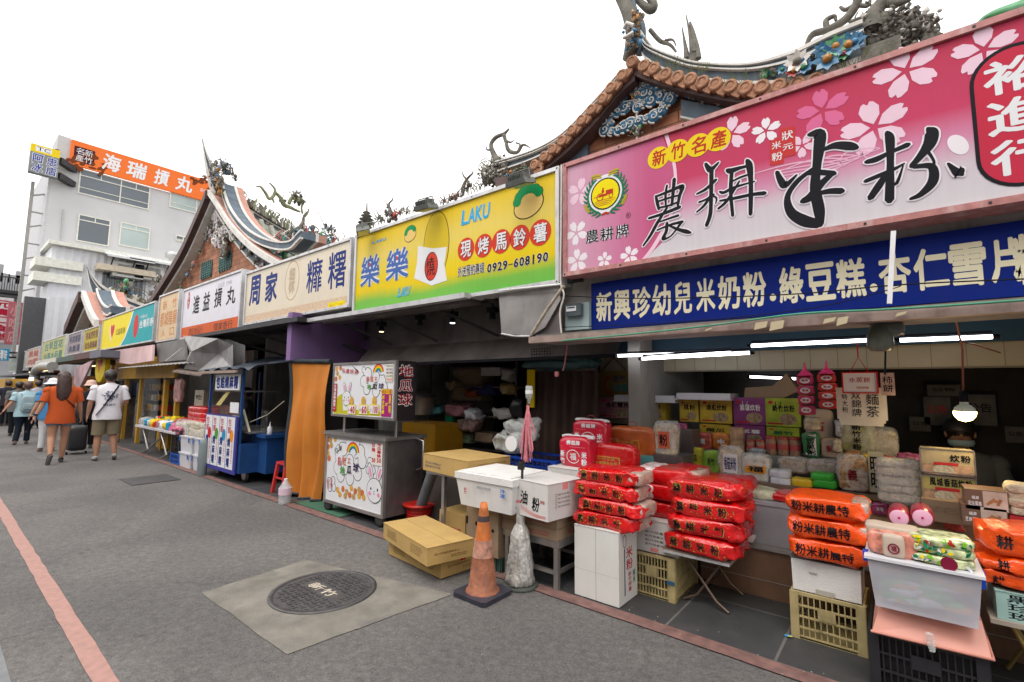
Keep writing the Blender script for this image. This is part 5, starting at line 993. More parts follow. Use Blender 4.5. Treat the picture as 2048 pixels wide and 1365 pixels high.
flood(1040, 362, .8, 'largest grey floodlight over the right part of the yellow sign', 0); flood(851, 412, .78, 'grey floodlight with an upright bracket over the middle of the yellow sign', .1); flood(725, 460, .75, 'small floodlight turned outward at the left end of the yellow sign', -.6)
# --- purple partition, orange curtain
pur = mat('purple_paint', (.21, .12, .29), rough=.7, var=.1, scale=3, dirt=.4, dc=(.08, .05, .1))
a = fy(581, 700, 3.1)
t = thing('purple_wall', 'purple painted partition wall above the orange curtain', 'wall', (-6.1, 3.1, 0))
zlo = fx(600, 722, a.x).z
MB(pur).box(a.x-.12, a.x, 3.1, 4.25, zlo, SZ).use(dark).box(a.x-.1, a.x-.02, 3.2, 4.2, 0, zlo-.001).build('wall', t)
x0_, x1_, za_, zb_ = FP(630, 725, 705, 650, 4.2); MB(pur).box(a.x, -4.6, 4.2, 4.24, zlo-.05, SZ-.3).build('return_wall', t)
# curtain with folds
t = thing('curtain', 'orange canvas curtain with dark hems hung beside the rainbow cart', 'curtain', (-6.2, 3.2, .1))
mb = MB(mat('orange_canvas', (.52, .17, .015), rough=.7, var=.12, scale=3, dirt=.35, dc=(.2, .08, .02), dscale=2)); nx, nz = 40, 16
TL, TR, BL, BR = fy(583, 727, 3.15), fy(662, 728, 3.3), fy(566, 985, 3.1), fy(640, 1003, 3.25); vs = []
hem = []
for j in range(nz+1):
    for i in range(nx+1):
        u, v = i/nx, j/nz; p = (TL.lerp(TR, u)).lerp(BL.lerp(BR, u), v); p.y += .035*math.sin(u*17+v*2)*(.3+v)+.02*math.sin(u*31+2)*v+.03*math.sin(v*7+u*3); p.z += .015*math.sin(u*9)*v; vs.append(p)
mb.add(vs, [(j*(nx+1)+i, (j+1)*(nx+1)+i, (j+1)*(nx+1)+i+1, j*(nx+1)+i+1) for j in range(nz) for i in range(nx)], True); mb.build('cloth', t)
hm = mat('hem_navy', (.02, .03, .04), rough=.7)
MB(hm).tube([vs[j*(nx+1)]+Vector((-.02, 0, 0)) for j in range(nz+1)], .03, 6).tube([vs[i]+Vector((0, 0, .03)) for i in range(nx+1)], .035, 6).tube([vs[nz*(nx+1)+i] for i in range(nx+1)], .018, 6).build('hem', t)
# --- structure over the blue cart
t = thing('awning', 'dark awning with fluorescent fittings over the blue cart stall', 'awning', (-8, 3.2, 2))
z_e = fy(400, 672, 3.1).z
gsh = mat('dull_sheet', (.2, .19, .19), rough=.6, metal=.3, var=.25, scale=2, dirt=.5)
MB(gsh).box(-9.85, -6.15, 4.3, 4.33, fy(520, 722, 4.3).z, SZ).build('back_panel', t)
MB(dk).box(-10.1, -6.1, 3.02, 3.3, 2.3, 2.36).build('eave', t)
mb = MB(dk)
for xx in (-9.3, -8, -6.9): mb.bar((xx, 3.1, 2.32), (xx+.7, 4.25, 1.95), .04)
mb.bar((-7.8, 3.9, SZ), (-7.8, 3.9, 1.7), .04); mb.build('truss', t)
MB(mat('lamp_dull', (.5, .42, .35), emit=.25, var=0)).box(-8.6, -7.5, 3.5, 3.54, SZ-.07, SZ-.04).box(-7.3, -6.3, 3.5, 3.54, SZ-.07, SZ-.04).build('tube_lamp', t)
MB(mat('navy_board', (.012, .03, .06))).box(-7.6, -6.2, 4.25, 4.29, 1.5, fy(540, 722, 4.25).z).build('fascia', t)
# crumpled grey cheek + shade left of it
mb = MB(mat('crumpled_zinc', (.26, .25, .25), rough=.5, metal=.4, var=.3, scale=4, dirt=.5)); P_ = pxp([(370, 672), (383, 705), (372, 738), (400, 742), (470, 738), (470, 690), (440, 678)], 3.05); c0 = (sum(p[0] for p in P_)/7, sum(p[1] for p in P_)/7)
mb.add([(p[0], 3.02, p[1]) for p in P_]+[(c0[0]-.3, 2.92, c0[1]+.05), (c0[0]+.3, 3.15, c0[1])], [(0, 1, 7), (1, 2, 7), (2, 3, 7), (3, 8, 7), (3, 4, 8), (4, 5, 8), (5, 6, 8), (6, 0, 7, 8)], False)
mb.add([(p[0], 3.2, p[1]) for p in P_], [tuple(range(7))], False)
solo(mb, 'metal_sheet', 'crumpled grey metal awning flap left of the blue cart roof', 'metal panel')
solo(MB(gsh).prism(pxp([(313, 688), (368, 678), (372, 720), (315, 725)], 3.2), 3.2, 3.24), 'metal_sheet', 'flat grey panel under the tan temple sign', 'metal panel')
solo(MB(alu).bar(fy(332, 722, 3.1), fy(364, 697, 3.1), .02), 'brace_pole', 'pale diagonal strut under the tan temple sign', 'pole')
P_ = pxp([(221, 703), (308, 690), (306, 722), (262, 729), (240, 726), (226, 717)], 3.1)
solo(MB(mat('faded_red_cloth', (.6, .42, .42), rough=.7, var=.3, scale=.8, dirt=.4, dc=(.4, .1, .12), dscale=.8)).prism(P_, 3.08, 3.12), 'shade_cloth', 'faded white and red shade flap under the teal lottery sign', 'awning')
# thin corrugated awning sheets
mb = MB(mat('old_sheet', (.25, .24, .23), rough=.6, dirt=.6)); A, B = fy(233, 738, 2.95), fy(385, 727, 2.95)
n = 46
pa = [A.lerp(B, i/n)+Vector((0, 0, .015*(i % 2))) for i in range(n+1)]; mb.add(pa+[p+Vector((0, .9, .22)) for p in pa], [(i, i+1, n+2+i, n+1+i) for i in range(n)], False)
solo(mb, 'corrugated_awning', 'thin corrugated metal awning over the snack table', 'awning')
mb = MB(mat('board_awning', (.16, .12, .1), rough=.7, var=.4, scale=12)); A, B = fy(345, 742, 2.95), fy(402, 750, 2.95); mb.add([A, B, B+Vector((0, .6, .25)), A+Vector((0, .6, .25)), A+Vector((0, 0, -.03)), B+Vector((0, 0, -.03))], [(0, 1, 2, 3), (0, 4, 5, 1)], False); solo(mb, 'board_awning', 'brown board awning with faded print left of the blue cart', 'awning')
# --- lottery shop: yellow frame and glass
yf = mat('yellow_frame', (.5, .27, .02), rough=.5, var=.15, scale=3, dirt=.4)
t = thing('kiosk', 'yellow framed glass kiosk with shelves under the lottery sign', 'kiosk', (-13, 3.3, 0))
mb = MB(yf); 
def vbar(x, yt, yb, Y, w_, m_=None): a = fy(x, yt, Y); b = fy(x, yb, Y); mb.box(b.x-w_/2, b.x+w_/2, Y, Y+.08, 0, a.z)
vbar(270, 755, 880, 3.4, .12); vbar(318, 760, 900, 3.4, .12); vbar(341, 760, 910, 3.4, .1); vbar(240, 755, 880, 3.4, .1)
xa, xb = fy(232, 740, 3.35).x, fy(352, 740, 3.35).x; za = fy(300, 757, 3.35).z; mb.box(xa, xb, 3.33, 3.39, za, za+.5); mb.box(fy(318, 850, 3.45).x, fy(341, 850, 3.45).x, 3.42, 3.5, .05, .45); mb.build('frame', t)
MB(mat('kiosk_inside', (.3, .28, .27), var=.3, scale=1.5)).box(xa, xb, 4.9, 5, 0, 2.3).build('back_panel', t)
MB(mat('shutter_blue', (.03, .06, .14), var=.2)).box(fy(246, 780, 4.6).x, fy(288, 780, 4.6).x, 4.6, 4.65, 1.05, 1.5).build('shutter', t)
mb = MB(steel)
rnd = random.Random(3)
for k in range(3):
    z_ = .75+k*.27; mb.use(steel).box(fy(291, 800, 3.9).x, fy(312, 800, 3.9).x, 3.9, 4.2, z_, z_+.02)
    for j in range(6): xx = fy(291, 800, 3.9).x+.1+j*.28; mb.use(rnd.choice([RD, yf, W_, terra])).box(xx, xx+.18, 3.93, 4.05, z_+.02, z_+.16)
mb.build('shelf', t)
mb = MB(mat('pane_glass', (.8, .85, .85), rough=.05, trans=.9, var=0, alpha=.25)); mb.box(fy(272, 800, 3.44).x, fy(317, 800, 3.44).x, 3.43, 3.44, .1, za); mb.build('pane', t)
p = fy(237, 830, 3.14); solo(MB(mat('bamboo', (.35, .25, .14), rough=.6, var=.2)).tube([(p.x, 3.14, 0), (p.x+.05, 3.16, fy(240, 810, 3.14).z)], .07, 10), 'wooden_post', 'thick tan wooden post right of the man in the white shirt', 'post')
# round sign
p = fy(203, 733, 3.0); t = thing('lottery_sign', 'round yellow hanging lottery sign with red hearts above the walking man', 'shop sign', tuple(p))
MB(YL).lathe([(.58, 0), (.58, .1)], (p.x, 2.97, p.z), 28, 'y', sq=(1, .75)).build('panel', t)
ar = art_y(2.97); ar.L(2); 
def heart(ar, x, y, s_, m_): ar.poly([(x+s_*.9*math.sin(q_)**3, y+s_*(.8*math.cos(q_)-.3*math.cos(2*q_)-.12*math.cos(3*q_))) for q_ in [2*math.pi*i/24 for i in range(24)]], m_)
heart(ar, p.x-.1, p.z+.02, .22, ink('heart_orange', (235, 120, 20))); ar.L(3); heart(ar, p.x+.15, p.z+.14, .17, RD); ar.build('lettering', t)
# far awnings and stalls
def fb(name, lb, cat, x0, yb, x1, yt, Y, dep, m, **k): a0, a1, b0, b1 = FP(x0, yb, x1, yt, Y); return solo(MB(m).box(a0, a1, Y, Y+dep, b0, b1), name, lb, cat)
a0, a1, b0, b1 = FP(112, 726, 203, 692, 2.7)
t = thing('roller_awning', 'long dark green and maroon awning box below the dull yellow far sign', 'awning', (a0, 2.7, b0)); mb = MB(mat('dark_green_box', (.03, .07, .05), rough=.5))
w_ = a1-a0; mb.box(a0, a0+w_*.45, 2.7, 3.2, b0, b1-.1).use(mat('maroon_box', (.1, .04, .04))).box(a0+w_*.451, a0+w_*.8, 2.7, 3.2, b0, b1-.1).use(mat('slate_box', (.13, .13, .16))).box(a0+w_*.801, a1, 2.7, 3.2, b0-.02, b1-.1); mb.build('box', t)
fb('duct_box', 'beige duct box below the pale olive far sign', 'duct', 70, 732, 112, 715, 3.0, .5, mat('beige_duct', (.5, .48, .42)))
p_ = [fy(x, y, 2.8) for x, y in ((105, 733), (92, 733), (80, 736), (71, 745), (69, 765))]; solo(MB(mat('flex_duct', (.3, .3, .29), rough=.5)).tube(smooth([tuple(q) for q in p_]), .16, 10), 'flexible_duct', 'bent grey flexible exhaust duct over the far stalls', 'duct')
fb('board_awning', 'dark awning edge below the two farthest signs', 'awning', -10, 755, 70, 745, 2.8, .8, dk)
a0, a1, b0, b1 = FP(148, 752, 185, 725, 2.5); mb = MB(mat('printed_banner', (.45, .3, .32), var=.7, scale=1.5)); mb.prism([(a0, b1-.1), (a1, b1+.05), (a0+.8, b0-.35), (a0+.05, b0-.2)], 2.5, 2.54); solo(mb, 'slanted_banner', 'slanted printed banner behind the long haired woman\'s head', 'banner')
fb('market_stall', 'orange lit stall behind the white hatted walker', 'stall', 100, 800, 165, 752, 3.1, .8, mat('warm_stall', (.25, .1, .03), var=.8, scale=.8))
A_, B_ = gz(0, 852), gz(46, 842); a1 = A_.x; a0 = a1-2.; ya, yb = A_.y, B_.y; b1 = fx(20, 758, a1).z
t = thing('market_stall', 'yellow topped snack cart with glass cases at the left edge', 'stall', (a0, ya, 0)); MB(yf).box(a0, a1, ya, yb, b1-.3, b1).build('canopy', t); MB(mat('stall_grey', (.2, .2, .21), var=.4, scale=1)).box(a0, a1, ya, yb, 0, 1.0).build('counter', t)
mb = MB(yf).box(a1-.08, a1, ya, ya+.08, 1, b1-.3).box(a1-.08, a1, yb-.08, yb, 1, b1-.3); mb.build('post', t)
mb = MB(RD); rnd = random.Random(6)
for k in range(20): x = rnd.uniform(ya+.1, yb-.3); z_ = rnd.uniform(.3, b1-.6); mb.use(rnd.choice([RD, cy, YL, W_, steel, dk])).box(a1-.3, a1+.02+k*.002, x, x+rnd.uniform(.1, .3), z_, z_+rnd.uniform(.1, .25))
mb.build('goods', t)
fb('white_lamp_shade', 'white cone lampshade glowing over the far stall', 'lamp', 57, 762, 64, 755, 2.3, .05, mat('lit_white', (.9, .9, 1), emit=.9, var=0))
# far stall clutter along the left arcade: lamps and goods as individual stalls
for i, (x0, x1, lb) in enumerate(((45, 72, 'dim stall with brown goods behind the woman with the backpack'), (72, 100, 'dim stall with pale goods left of the white hat'), (165, 232, 'dark stall with hanging wares behind the couple'))):
    a0, a1, b0, b1 = FP(x0, 850, x1, 765, 3.3); t = thing('market_stall', lb, 'stall', (a0, 3.3, 0)); rnd = random.Random(i)
    MB(mat('stall_wood', (.12, .09, .07), var=.5)).box(a0, a1, 3.3, 4.0, 0, .9).build('counter', t); mb = MB(RD)
    for k in range(30): x = rnd.uniform(a0, a1-.3); z_ = rnd.choice([.9, 1.2, 1.55, 1.8]); mb.use(rnd.choice([terra, cy_, W_, cr_, steel, dk, cp])).box(x, x+rnd.uniform(.1, .3), 3.4, 3.6, z_, z_+rnd.uniform(.1, .25))
    mb.build('goods', t)
    MB(mat('warm_tube', (1, .75, .35), emit=2.5, var=0)).box(a0+.2, a0+min(1.4, a1-a0-.2), 3.3, 3.34, 2.0, 2.03).build('tube_lamp', t)
# ---- fluorescent tubes and bulb of the pink shop
def tubelamp(lb, a, b, Y, gap=0):
    A, B = fy(*a, Y), fy(*b, Y); t = thing('tube_lamp', lb, 'tube light', tuple((A+B)/2), 'fluorescent tubes of the rice noodle shop')
    m_ = mat('tube_glow', (.95, .97, 1), emit=6, var=0)
    MB(m_).tube([A, B], .013, 10).build('tube', t); d = (B-A).normalized()
    MB(K_).tube([A-d*.03, A], .015, 8).tube([B, B+d*.03], .015, 8).bar(A+Vector((0, .01, .03)), B+Vector((0, .01, .03)), .02, .015).build('fitting', t)
tubelamp('left fluorescent tube under the ledge, upper one of the crossing pair', (1236, 712), (1462, 705), 4.2); tubelamp('left fluorescent tube under the ledge, lower one of the crossing pair', (1284, 718), (1500, 706), 4.05)
tubelamp('long fluorescent tube left of the hanging shade', (1503, 692), (1735, 681), 4.05); tubelamp('fluorescent tube right of the hanging shade', (1800, 681), (1985, 674), 4.05)
tubelamp('short dim tube far inside the dark shop', (1500, 754), (1592, 758), 5.9)
p = fy(1930, 832, 3.9); t = thing('light_bulb', 'lit warm bulb hanging over the boxed noodles', 'light bulb', tuple(p))
MB(mat('bulb_glow', (1, .72, .25), emit=9, var=0)).lathe([(.002, -.06), (.03, -.05), (.046, -.03), (.053, -.008), (.052, 0)], tuple(p+Vector((0, 0, .025))), 20).build('globe', t)
MB(mat('bulb_white', (.7, .75, .6))).lathe([(.052, 0), (.046, .02), (.03, .036), (.021, .04), (.02, .055)], tuple(p+Vector((0, 0, .026))), 20).build('collar', t)
MB(K_).lathe([(.018, .055), (.021, .06), (.019, .11), (.008, .12)], tuple(p+Vector((0, 0, .027))), 14).build('socket', t)
MB(mat('brown_cord', (.2, .06, .04))).tube([p+Vector((0, 0, .14)), fy(1925, 700, 3.9), fy(1912, 642, 3.6)], .006, 6).tube([fy(1925, 684, 3.9), fy(1950, 690, 4.0), fy(2000, 706, 4.3)], .005, 5).build('cord', t)
sp = bpy.data.lights.new('bulb_light', 'POINT'); sp.energy = 6; sp.color = (1, .7, .35); sp.shadow_soft_size = .1; o = bpy.data.objects.new('bulb_light', sp); COL.objects.link(o); o.location = p+Vector((0, -.02, -.1))
# old shade hanging from the ledge
p = fy(1760, 680, 3.3); t = thing('work_lamp', 'grey green old bulb shade wrapped in plastic hanging from the ledge', 'lamp shade', tuple(p))
MB(mat('grey_green', (.13, .15, .12), rough=.35, var=.4, scale=12)).lathe([(.02, .1), (.045, .07), (.06, .02), (.062, -.03), (.045, -.06), (.01, -.065)], (p.x-.0, p.y, p.z-.0), 16, sq=(1, .8)).build('globe', t)
mb = MB(mat('grey_plastic', (.2, .22, .2), rough=.3, alpha=.8)); mb.puff(p.x+.03, p.y+.02, p.z+.05, .15, .09, .1, 4, .02, 8, 3); mb.build('wrapping', t)
MB(K_).tube([fy(1768, 655, 3.3), fy(1771, 700, 3.3), fy(1770, 750, 3.3)], .005, 5).build('cord', t)
# ================= goods =================
card = mat('cardboard', (.46, .3, .1), rough=.8, var=.08, scale=6, dirt=.25, dc=(.25, .16, .08)); cardd = mat('brown_carton', (.27, .19, .12), rough=.8, var=.12, scale=5, dirt=.3)
wcard = mat('white_carton', (.62, .6, .58), rough=.6, var=.04, scale=4, dirt=.3, dc=(.42, .38, .34), dscale=3)
foam = mat('styrofoam', (.72, .71, .69), rough=.7, var=.04, dirt=.3, dc=(.4, .36, .3), dscale=6, bump=.25, bscale=120)
redp = mat('red_foil', lin((200, 14, 18)), rough=.22, var=.15, scale=8, coat=.6, bump=1, bscale=16); orp = mat('orange_foil', lin((232, 78, 8)), rough=.28, var=.1, scale=6, coat=.4, bump=1, bscale=14)
clear = mat('clear_bag', (.75, .76, .74), rough=.12, alpha=.32, var=.3, scale=20, bump=.6, bscale=30)
noodle = mat('dried_noodles', (.55, .47, .34), rough=.7, var=.35, scale=26, bump=.8, bscale=50)
translu = mat('translucent_bin', (.6, .6, .66), rough=.3, alpha=.62, var=.1, scale=7)
gold = ink('gold', (225, 170, 50)); goldm = mat('gold_print', (.6, .36, .06), rough=.3, metal=.3)
class Drape:
    def __init__(s, mb): s.b = BVHTree.FromPolygons([Vector(v) for v in mb.v], mb.f)
    def __call__(s, ar):
        def warp(u, v, e):
            P = ar.o+ar.U*u+ar.V*v; h = s.b.ray_cast(P+ar.N*.6, -ar.N)
            return (h[0]+ar.N*(e*.6+.0035)) if h[0] else P+ar.N*e
        ar.warp = warp; return ar
def carton(name, label, x0, x1, y0, y1, z0, z1, m, rz=0, seam=True, cat='box', group=None, art=None, th=.003, c=None, tapem=None):
    """carton with flaps, a top seam and printed faces"""
    cx, cy = (x0+x1)/2, (y0+y1)/2; t = thing(name, label, cat, (0, 0, 0), group); hx, hy, h = (x1-x0)/2, (y1-y0)/2, z1-z0
    mb = MB(m).box(-hx, hx, -hy, hy, 0, h)
    if seam:
        mb.box(-hx-.003, hx+.003, -hy-.003, -.002, h+.0006, h+.004); mb.box(-hx-.002, hx+.004, .002, hy+.003, h+.0006, h+.0045)
    mb.build('carton', t)
    if tapem: MB(tapem).box(-hx-.004, hx+.004, -.025, .025, h+.0046, h+.0052).box(hx, hx+.0035, -.025, .025, h*.7, h+.005).build('tape', t)
    if art:
        fr = Art((0, -hy, 0), (1, 0, 0), (0, 0, 1)); sd = Art((hx, 0, 0), (0, 1, 0), (0, 0, 1)); art(fr, sd, hx, hy, h)
        if fr.v: fr.build('printing', t)
        if sd.v: sd.build('printing', t)
    t.location = (cx, cy, z0); t.rotation_euler = (0, 0, rz); return t
def lines(ar, u0, u1, v0, v1, n, m, k=14, seed=0):
    """rows of small print"""
    rnd = random.Random(seed); h = (v1-v0)/n
    for i in range(n):
        x = u0; ar.L(1)
        s_ = ''.join(rnd.choice('新竹米粉特產食品行號名品質地風味大字小號本店') for _ in range(k)); ar.text(s_, u0, u0+(u1-u0)*rnd.uniform(.7, 1), v1-(i+1)*h+h*.2, v1-i*h-h*.1, m)
bi = ink('print_blue', (60, 75, 110)); br = ink('print_brown', (95, 60, 35)); rp = ink('print_red', (190, 55, 60))
# yellow cartons on the road
def a1(fr, sd, hx, hy, h):
    lines(fr, -hx*.8, -hx*.3, h*.25, h*.8, 5, br, 8, 1); lines(fr, hx*.3, hx*.85, h*.25, h*.8, 4, br, 8, 2); lines(sd, -hy*.7, hy*.8, h*.45, h*.65, 1, br, 9, 3); lines(sd, 0, hy*.9, h*.2, h*.4, 2, br, 9, 4)
carton('cardboard_box', 'lower yellow cardboard box with red tape on the road left of the cone', -3.5, -2.75, 2.62, 3.04, .009, .135, card, -.1, art=a1, tapem=RD)
carton('cardboard_box', 'upper yellow cardboard box lying skewed on another left of the cone', -3.52, -2.7, 2.52, 2.92, .142, .27, card, -.24, art=a1)
# shelf carton, its stand, pipes
x0, x1, z0, z1 = FP(858, 948, 906, 912, 3.05)
carton('cardboard_box', 'long brown opened carton resting on the grey pipes beside the rainbow cart', x0-.05, x0+.62, 3.0, 3.5, z0+.03, z0+.18, card, -.12, art=lambda fr, sd, hx, hy, h: (lines(fr, -hx*.9, -hx*.1, h*.2, h*.6, 2, bi, 10, 5), lines(sd, -hy*.6, hy*.8, h*.2, h*.8, 4, br, 10, 6)))
t = thing('steel_stand', 'thin grey steel leg stand under the long brown carton', 'stand', (x0+.3, 3.1, 0)); mb = MB(steel)
for xx in (x0+.18, x0+.62): mb.bar((xx, 3.08, 0), (xx, 3.08, z0+.02), .035).bar((xx, 3.5, 0), (xx, 3.5, z0+.02), .03)
mb.build('leg', t); MB(steel).box(x0-.03, x0+.64, 3.04, 3.5, z0+.005, z0+.025).build('top', t)
pg = mat('grey_pvc', (.15, .16, .18), rough=.4, var=.15)
solo(MB(pg).tube([fy(842, 1012, 3.4), fy(872, 925, 3.3)], .055, 14), 'pipe', 'grey plastic pipe leaning in the red bucket', 'pipe'); solo(MB(pg).tube([(x0+.42, 3.5, .0), (x0+.42, 3.5, z0)], .06, 14), 'pipe', 'dark grey upright pipe behind the thin steel leg', 'pipe')
p = gz(838, 1048); t = thing('bucket', 'red plastic bucket with lid beside the rainbow cart', 'bucket', (p.x, p.y, 0)); rb = mat('red_plastic', lin((185, 32, 22)), rough=.35, var=.08)
mb = MB(rb).lathe([(.115, 0), (.12, .02), (.14, .19)], (p.x, p.y, 0), 24); [mb.lathe([(.13+.003*k, .05+.03*k), (.134+.003*k, .055+.03*k), (.13+.003*k, .06+.03*k)], (p.x, p.y, 0), 24) for k in range(4)]; mb.build('body', t)
MB(rb).lathe([(.14, .19), (.175, .195), (.18, .21), (.17, .222), (.1, .215)], (p.x, p.y, 0), 24).build('lid', t)
carton('cardboard_box', 'small brown carton with red print standing open under the long carton', -3.42, -3.08, 3.15, 3.5, .004, .31, card, 0, False, art=lambda fr, sd, hx, hy, h: (fr.L(1).text('大福油糕', -hx*.5, hx*.7, h*.45, h*.58, rp, .02), fr.text('(食品)', -hx*.3, hx*.5, h*.22, h*.36, rp, .02)))
# produce carton with holes, styrofoam box on it
x0, x1, z0, z1 = FP(935, 1100, 1010, 1015, 2.95); zf = fy(1000, 1020, 2.9).z
t = carton('cardboard_box', 'worn brown produce carton with punched holes under the styrofoam box', x0-.02, x0+.36, 2.95, 3.3, .12, zf-.003, cardd, -.08, False); MB(K_).lathe([(.018, -.178), (.018, -.1765)], (-.06, 0, .22), 12, 'y').lathe([(.014, -.178), (.014, -.1765)], (.13, 0, .2), 12, 'y').box(-.19, -.17, -.178, -.1765, .2, .26).build('hand_hole', t)
t = thing('crate', 'small dark green plastic crate under the produce carton', 'crate', (x0, 2.97, 0)); MB(mat('dark_green_plastic', (.03, .06, .05), rough=.4)).box(x0-.02, x0+.36, 2.97, 3.3, .004, .117).build('body', t); mb = MB(mat('dark_green_rib', (.05, .09, .08)))
for k in range(9): mb.box(x0+k*.042, x0+.008+k*.042, 2.96, 2.97, .01, .115)
mb.build('ribs', t)
a = fy(915, 1010, 2.8); b = fy(1022, 1025, 2.8); zt_ = fy(908, 948, 2.75).z
t = thing('styrofoam_box', 'large white styrofoam box with lid beside the wrapped pole', 'box', (a.x, 2.78, zf))
mb = MB(foam).box(a.x-.02, b.x+.01, 2.8, 3.3, zf, zt_-.04, .03); mb.build('body', t); MB(foam).box(a.x-.03, b.x+.02, 2.79, 3.31, zt_-.038, zt_+.012).box(a.x, b.x-.02, 2.82, 3.28, zt_+.012, zt_+.022).build('lid', t)
ar = art_y(2.79); ar.lay = 3; lines(ar, a.x+.22, a.x+.4, zt_-.1, zt_-.07, 1, bi, 8, 9); ar.L(3).text('新竹', a.x+.08, a.x+.11, zf+.1, zf+.15, rp, .02, vert=True); ar.text('冷凍', b.x-.1, b.x-.05, zt_-.13, zt_-.06, ink('label_blue', (60, 110, 190)), .03, vert=True); ar.build('printing', t)
# steel table, two cartons, white rice noodle carton
zt = fy(1120, 1085, 2.98).z
t = thing('steel_table', 'square stainless steel table under the brown cartons', 'table', (-2.2, 3.1, 0)); MB(steel).box(-2.5, -1.97, 2.98, 3.5, zt-.05, zt).build('top', t)
for x, y in ((-2.0, 3.0), (-2.46, 3.0), (-2.0, 3.46), (-2.46, 3.46)): MB(steel).bar((x, y, .004), (x, y, zt-.05), .035).build('leg', t)
MB(steel).bar((-2.46, 3.0, .12), (-2.0, 3.0, .12), .025).bar((-2.46, 3.46, .12), (-2.0, 3.46, .12), .025).bar((-2.0, 3.46, .12), (-2.0, 3.0, .121), .025).build('stretcher', t)
zc = fy(1050, 1025, 2.95).z; hm_ = (zc-zt)/2
for i, lb in enumerate(('lower flat brown carton on the steel table', 'upper flat brown carton on the steel table under the white carton')):
    carton('cardboard_box', lb, -2.5, -1.98, 2.97, 3.45, zt+.002+i*hm_, zt+(i+1)*hm_-.004, cardd, 0, art=lambda fr, sd, hx, hy, h: (lines(fr, -hx*.1, hx*.8, h*.2, h*.7, 2, rp, 12, 11+i), lines(sd, -hy*.4, hy*.5, h*.2, h*.8, 2, rp, 5, 12)))
a = fy(1008, 1000, 2.88); zt2 = fy(1095, 970, 2.85).z; zt2 = max(zt2, zc+.2)
def a2(fr, sd, hx, hy, h):
    u = -hx; fr.L(1).ring(u+.05, h*.8, .03, .035, .008, gn); fr.L(2).oval(u+.05, h*.8, .02, .02, rp); fr.L(1).poly([(u+.01, h*.42), (u+.1, h*.36), (u+.2, h*.42), (u+.2, h*.33), (u+.1, h*.3), (u+.01, h*.34)], ink('swoosh', (225, 130, 130)))
    fr.L(1).ring(u+.05, h*.17, .014, .02, .005, rc); fr.text('源泉食品', u+.08, u+.16, h*.13, h*.2, bi)
    fr.L(3).text('油', u+.19, u+.27, h*.33, h*.72, K_, .02, sl=.1); fr.text('粉', u+.31, u+.39, h*.2, h*.6, K_, .02, sl=.1); fr.text('新竹特產', u+.4, hx-.03, h*.45, h*.55, rp, .02)
    for k in range(5): fr.L(1).stroke([(u+.2, h*(.3-.03*k), .002), (u+.33, h*(.14-.02*k), .003), (hx-.02, h*(.1-.015*k+.02), .002)], ink('swoosh', (225, 130, 130)))
    sd.L(1).poly([(-.04, h*.8), (.02, h*.8), (.02, h*.99), (-.04, h*.99)], ink('pink_tape', (235, 150, 150)))
    for k in range(4): sd.ring(-hy*.55, h*(.68-.11*k), .01, .01, .0025, K_); sd.text('新竹米粉特'[:4+k % 2], -hy*.45, hy*.2, h*(.65-.11*k), h*(.71-.11*k), K_)
carton('rice_noodle_carton', 'white carton with black brush characters and red swoosh behind the wrapped pole', a.x, a.x+.47, 2.86, 3.26, zc+.002, zt2, wcard, -.13, art=a2)
carton('cardboard_box', 'flat white carton carrying the small red emblem bags', -2.36, -1.9, 3.4, 3.75, zt2-.06, zt2+.02, wcard)
t = thing('steel_table', 'grey table hidden below the red emblem bags', 'table', (-2.1, 3.6, 0)); MB(steeld).box(-2.5, -1.5, 3.52, 4.0, zt2-.1, zt2-.065).build('top', t)
for x, y in ((-2.45, 3.56), (-1.55, 3.56), (-2.45, 3.95), (-1.55, 3.95)): MB(steeld).bar((x, y, .004), (x, y, zt2-.1), .03).build('leg', t)
# ---- cone and wrapped pole
p = gz(965, 1190); t = thing('traffic_cone', 'worn orange traffic cone with scuffed bands on a black square base', 'traffic cone', (p.x, p.y, 0)); bm = mat('cone_base', (.03, .03, .045), rough=.5, var=.3, scale=12)
cz = fy(965, 1005, p.y).z; s_ = .155
MB(bm).prism([(p.x+a_, p.y+b_) for a_, b_ in ((-s_, -s_*.85), (-s_*.85, -s_), (s_*.85, -s_), (s_, -s_*.85), (s_, s_*.85), (s_*.85, s_), (-s_*.85, s_), (-s_, s_*.85))], .002, .032, 'xy').build('base', t)
cm = mat('cone_orange', (.29, .1, .05), rough=.7, var=.35, scale=12, dirt=1, dc=(.13, .085, .06), dscale=14, bump=.4); ct = mat('cone_top', (.5, .14, .03), rough=.6, var=.3, scale=14, dirt=.9, dc=(.1, .05, .04), dscale=7)
r_ = lambda z: .105-(.105-.026)*(z-.03)/(cz-.03)
MB(cm).lathe([(.12, .032), (.118, .04), (r_(.05), .05), (r_(cz*.42), cz*.42)], (p.x, p.y, 0), 28).build('body', t); MB(mat('cone_band', (.42, .2, .14), rough=.5, var=.5, scale=22, dirt=.6, dc=(.55, .45, .4), dscale=12)).lathe([(r_(cz*.42)+.003, cz*.42), (r_(cz*.6)+.003, cz*.6)], (p.x, p.y, 0), 28).build('band', t)
MB(ct).lathe([(r_(cz*.6), cz*.6), (r_(cz*.93), cz*.93), (r_(cz)-.002, cz), (r_(cz)-.008, cz-.01)], (p.x, p.y, 0), 28).use(mat('soot', (.05, .035, .035), rough=.8, var=.5)).lathe([(r_(cz*.8)+.001, cz*.8), (r_(cz*.86)+.001, cz*.86)], (p.x, p.y, 0), 28).build('tip', t)
p = gz(1040, 1172); t = thing('wrapped_pole', 'weighted pole wrapped in silver plastic with a bottle and pink raffia at its top', 'pole', (p.x, p.y, 0))
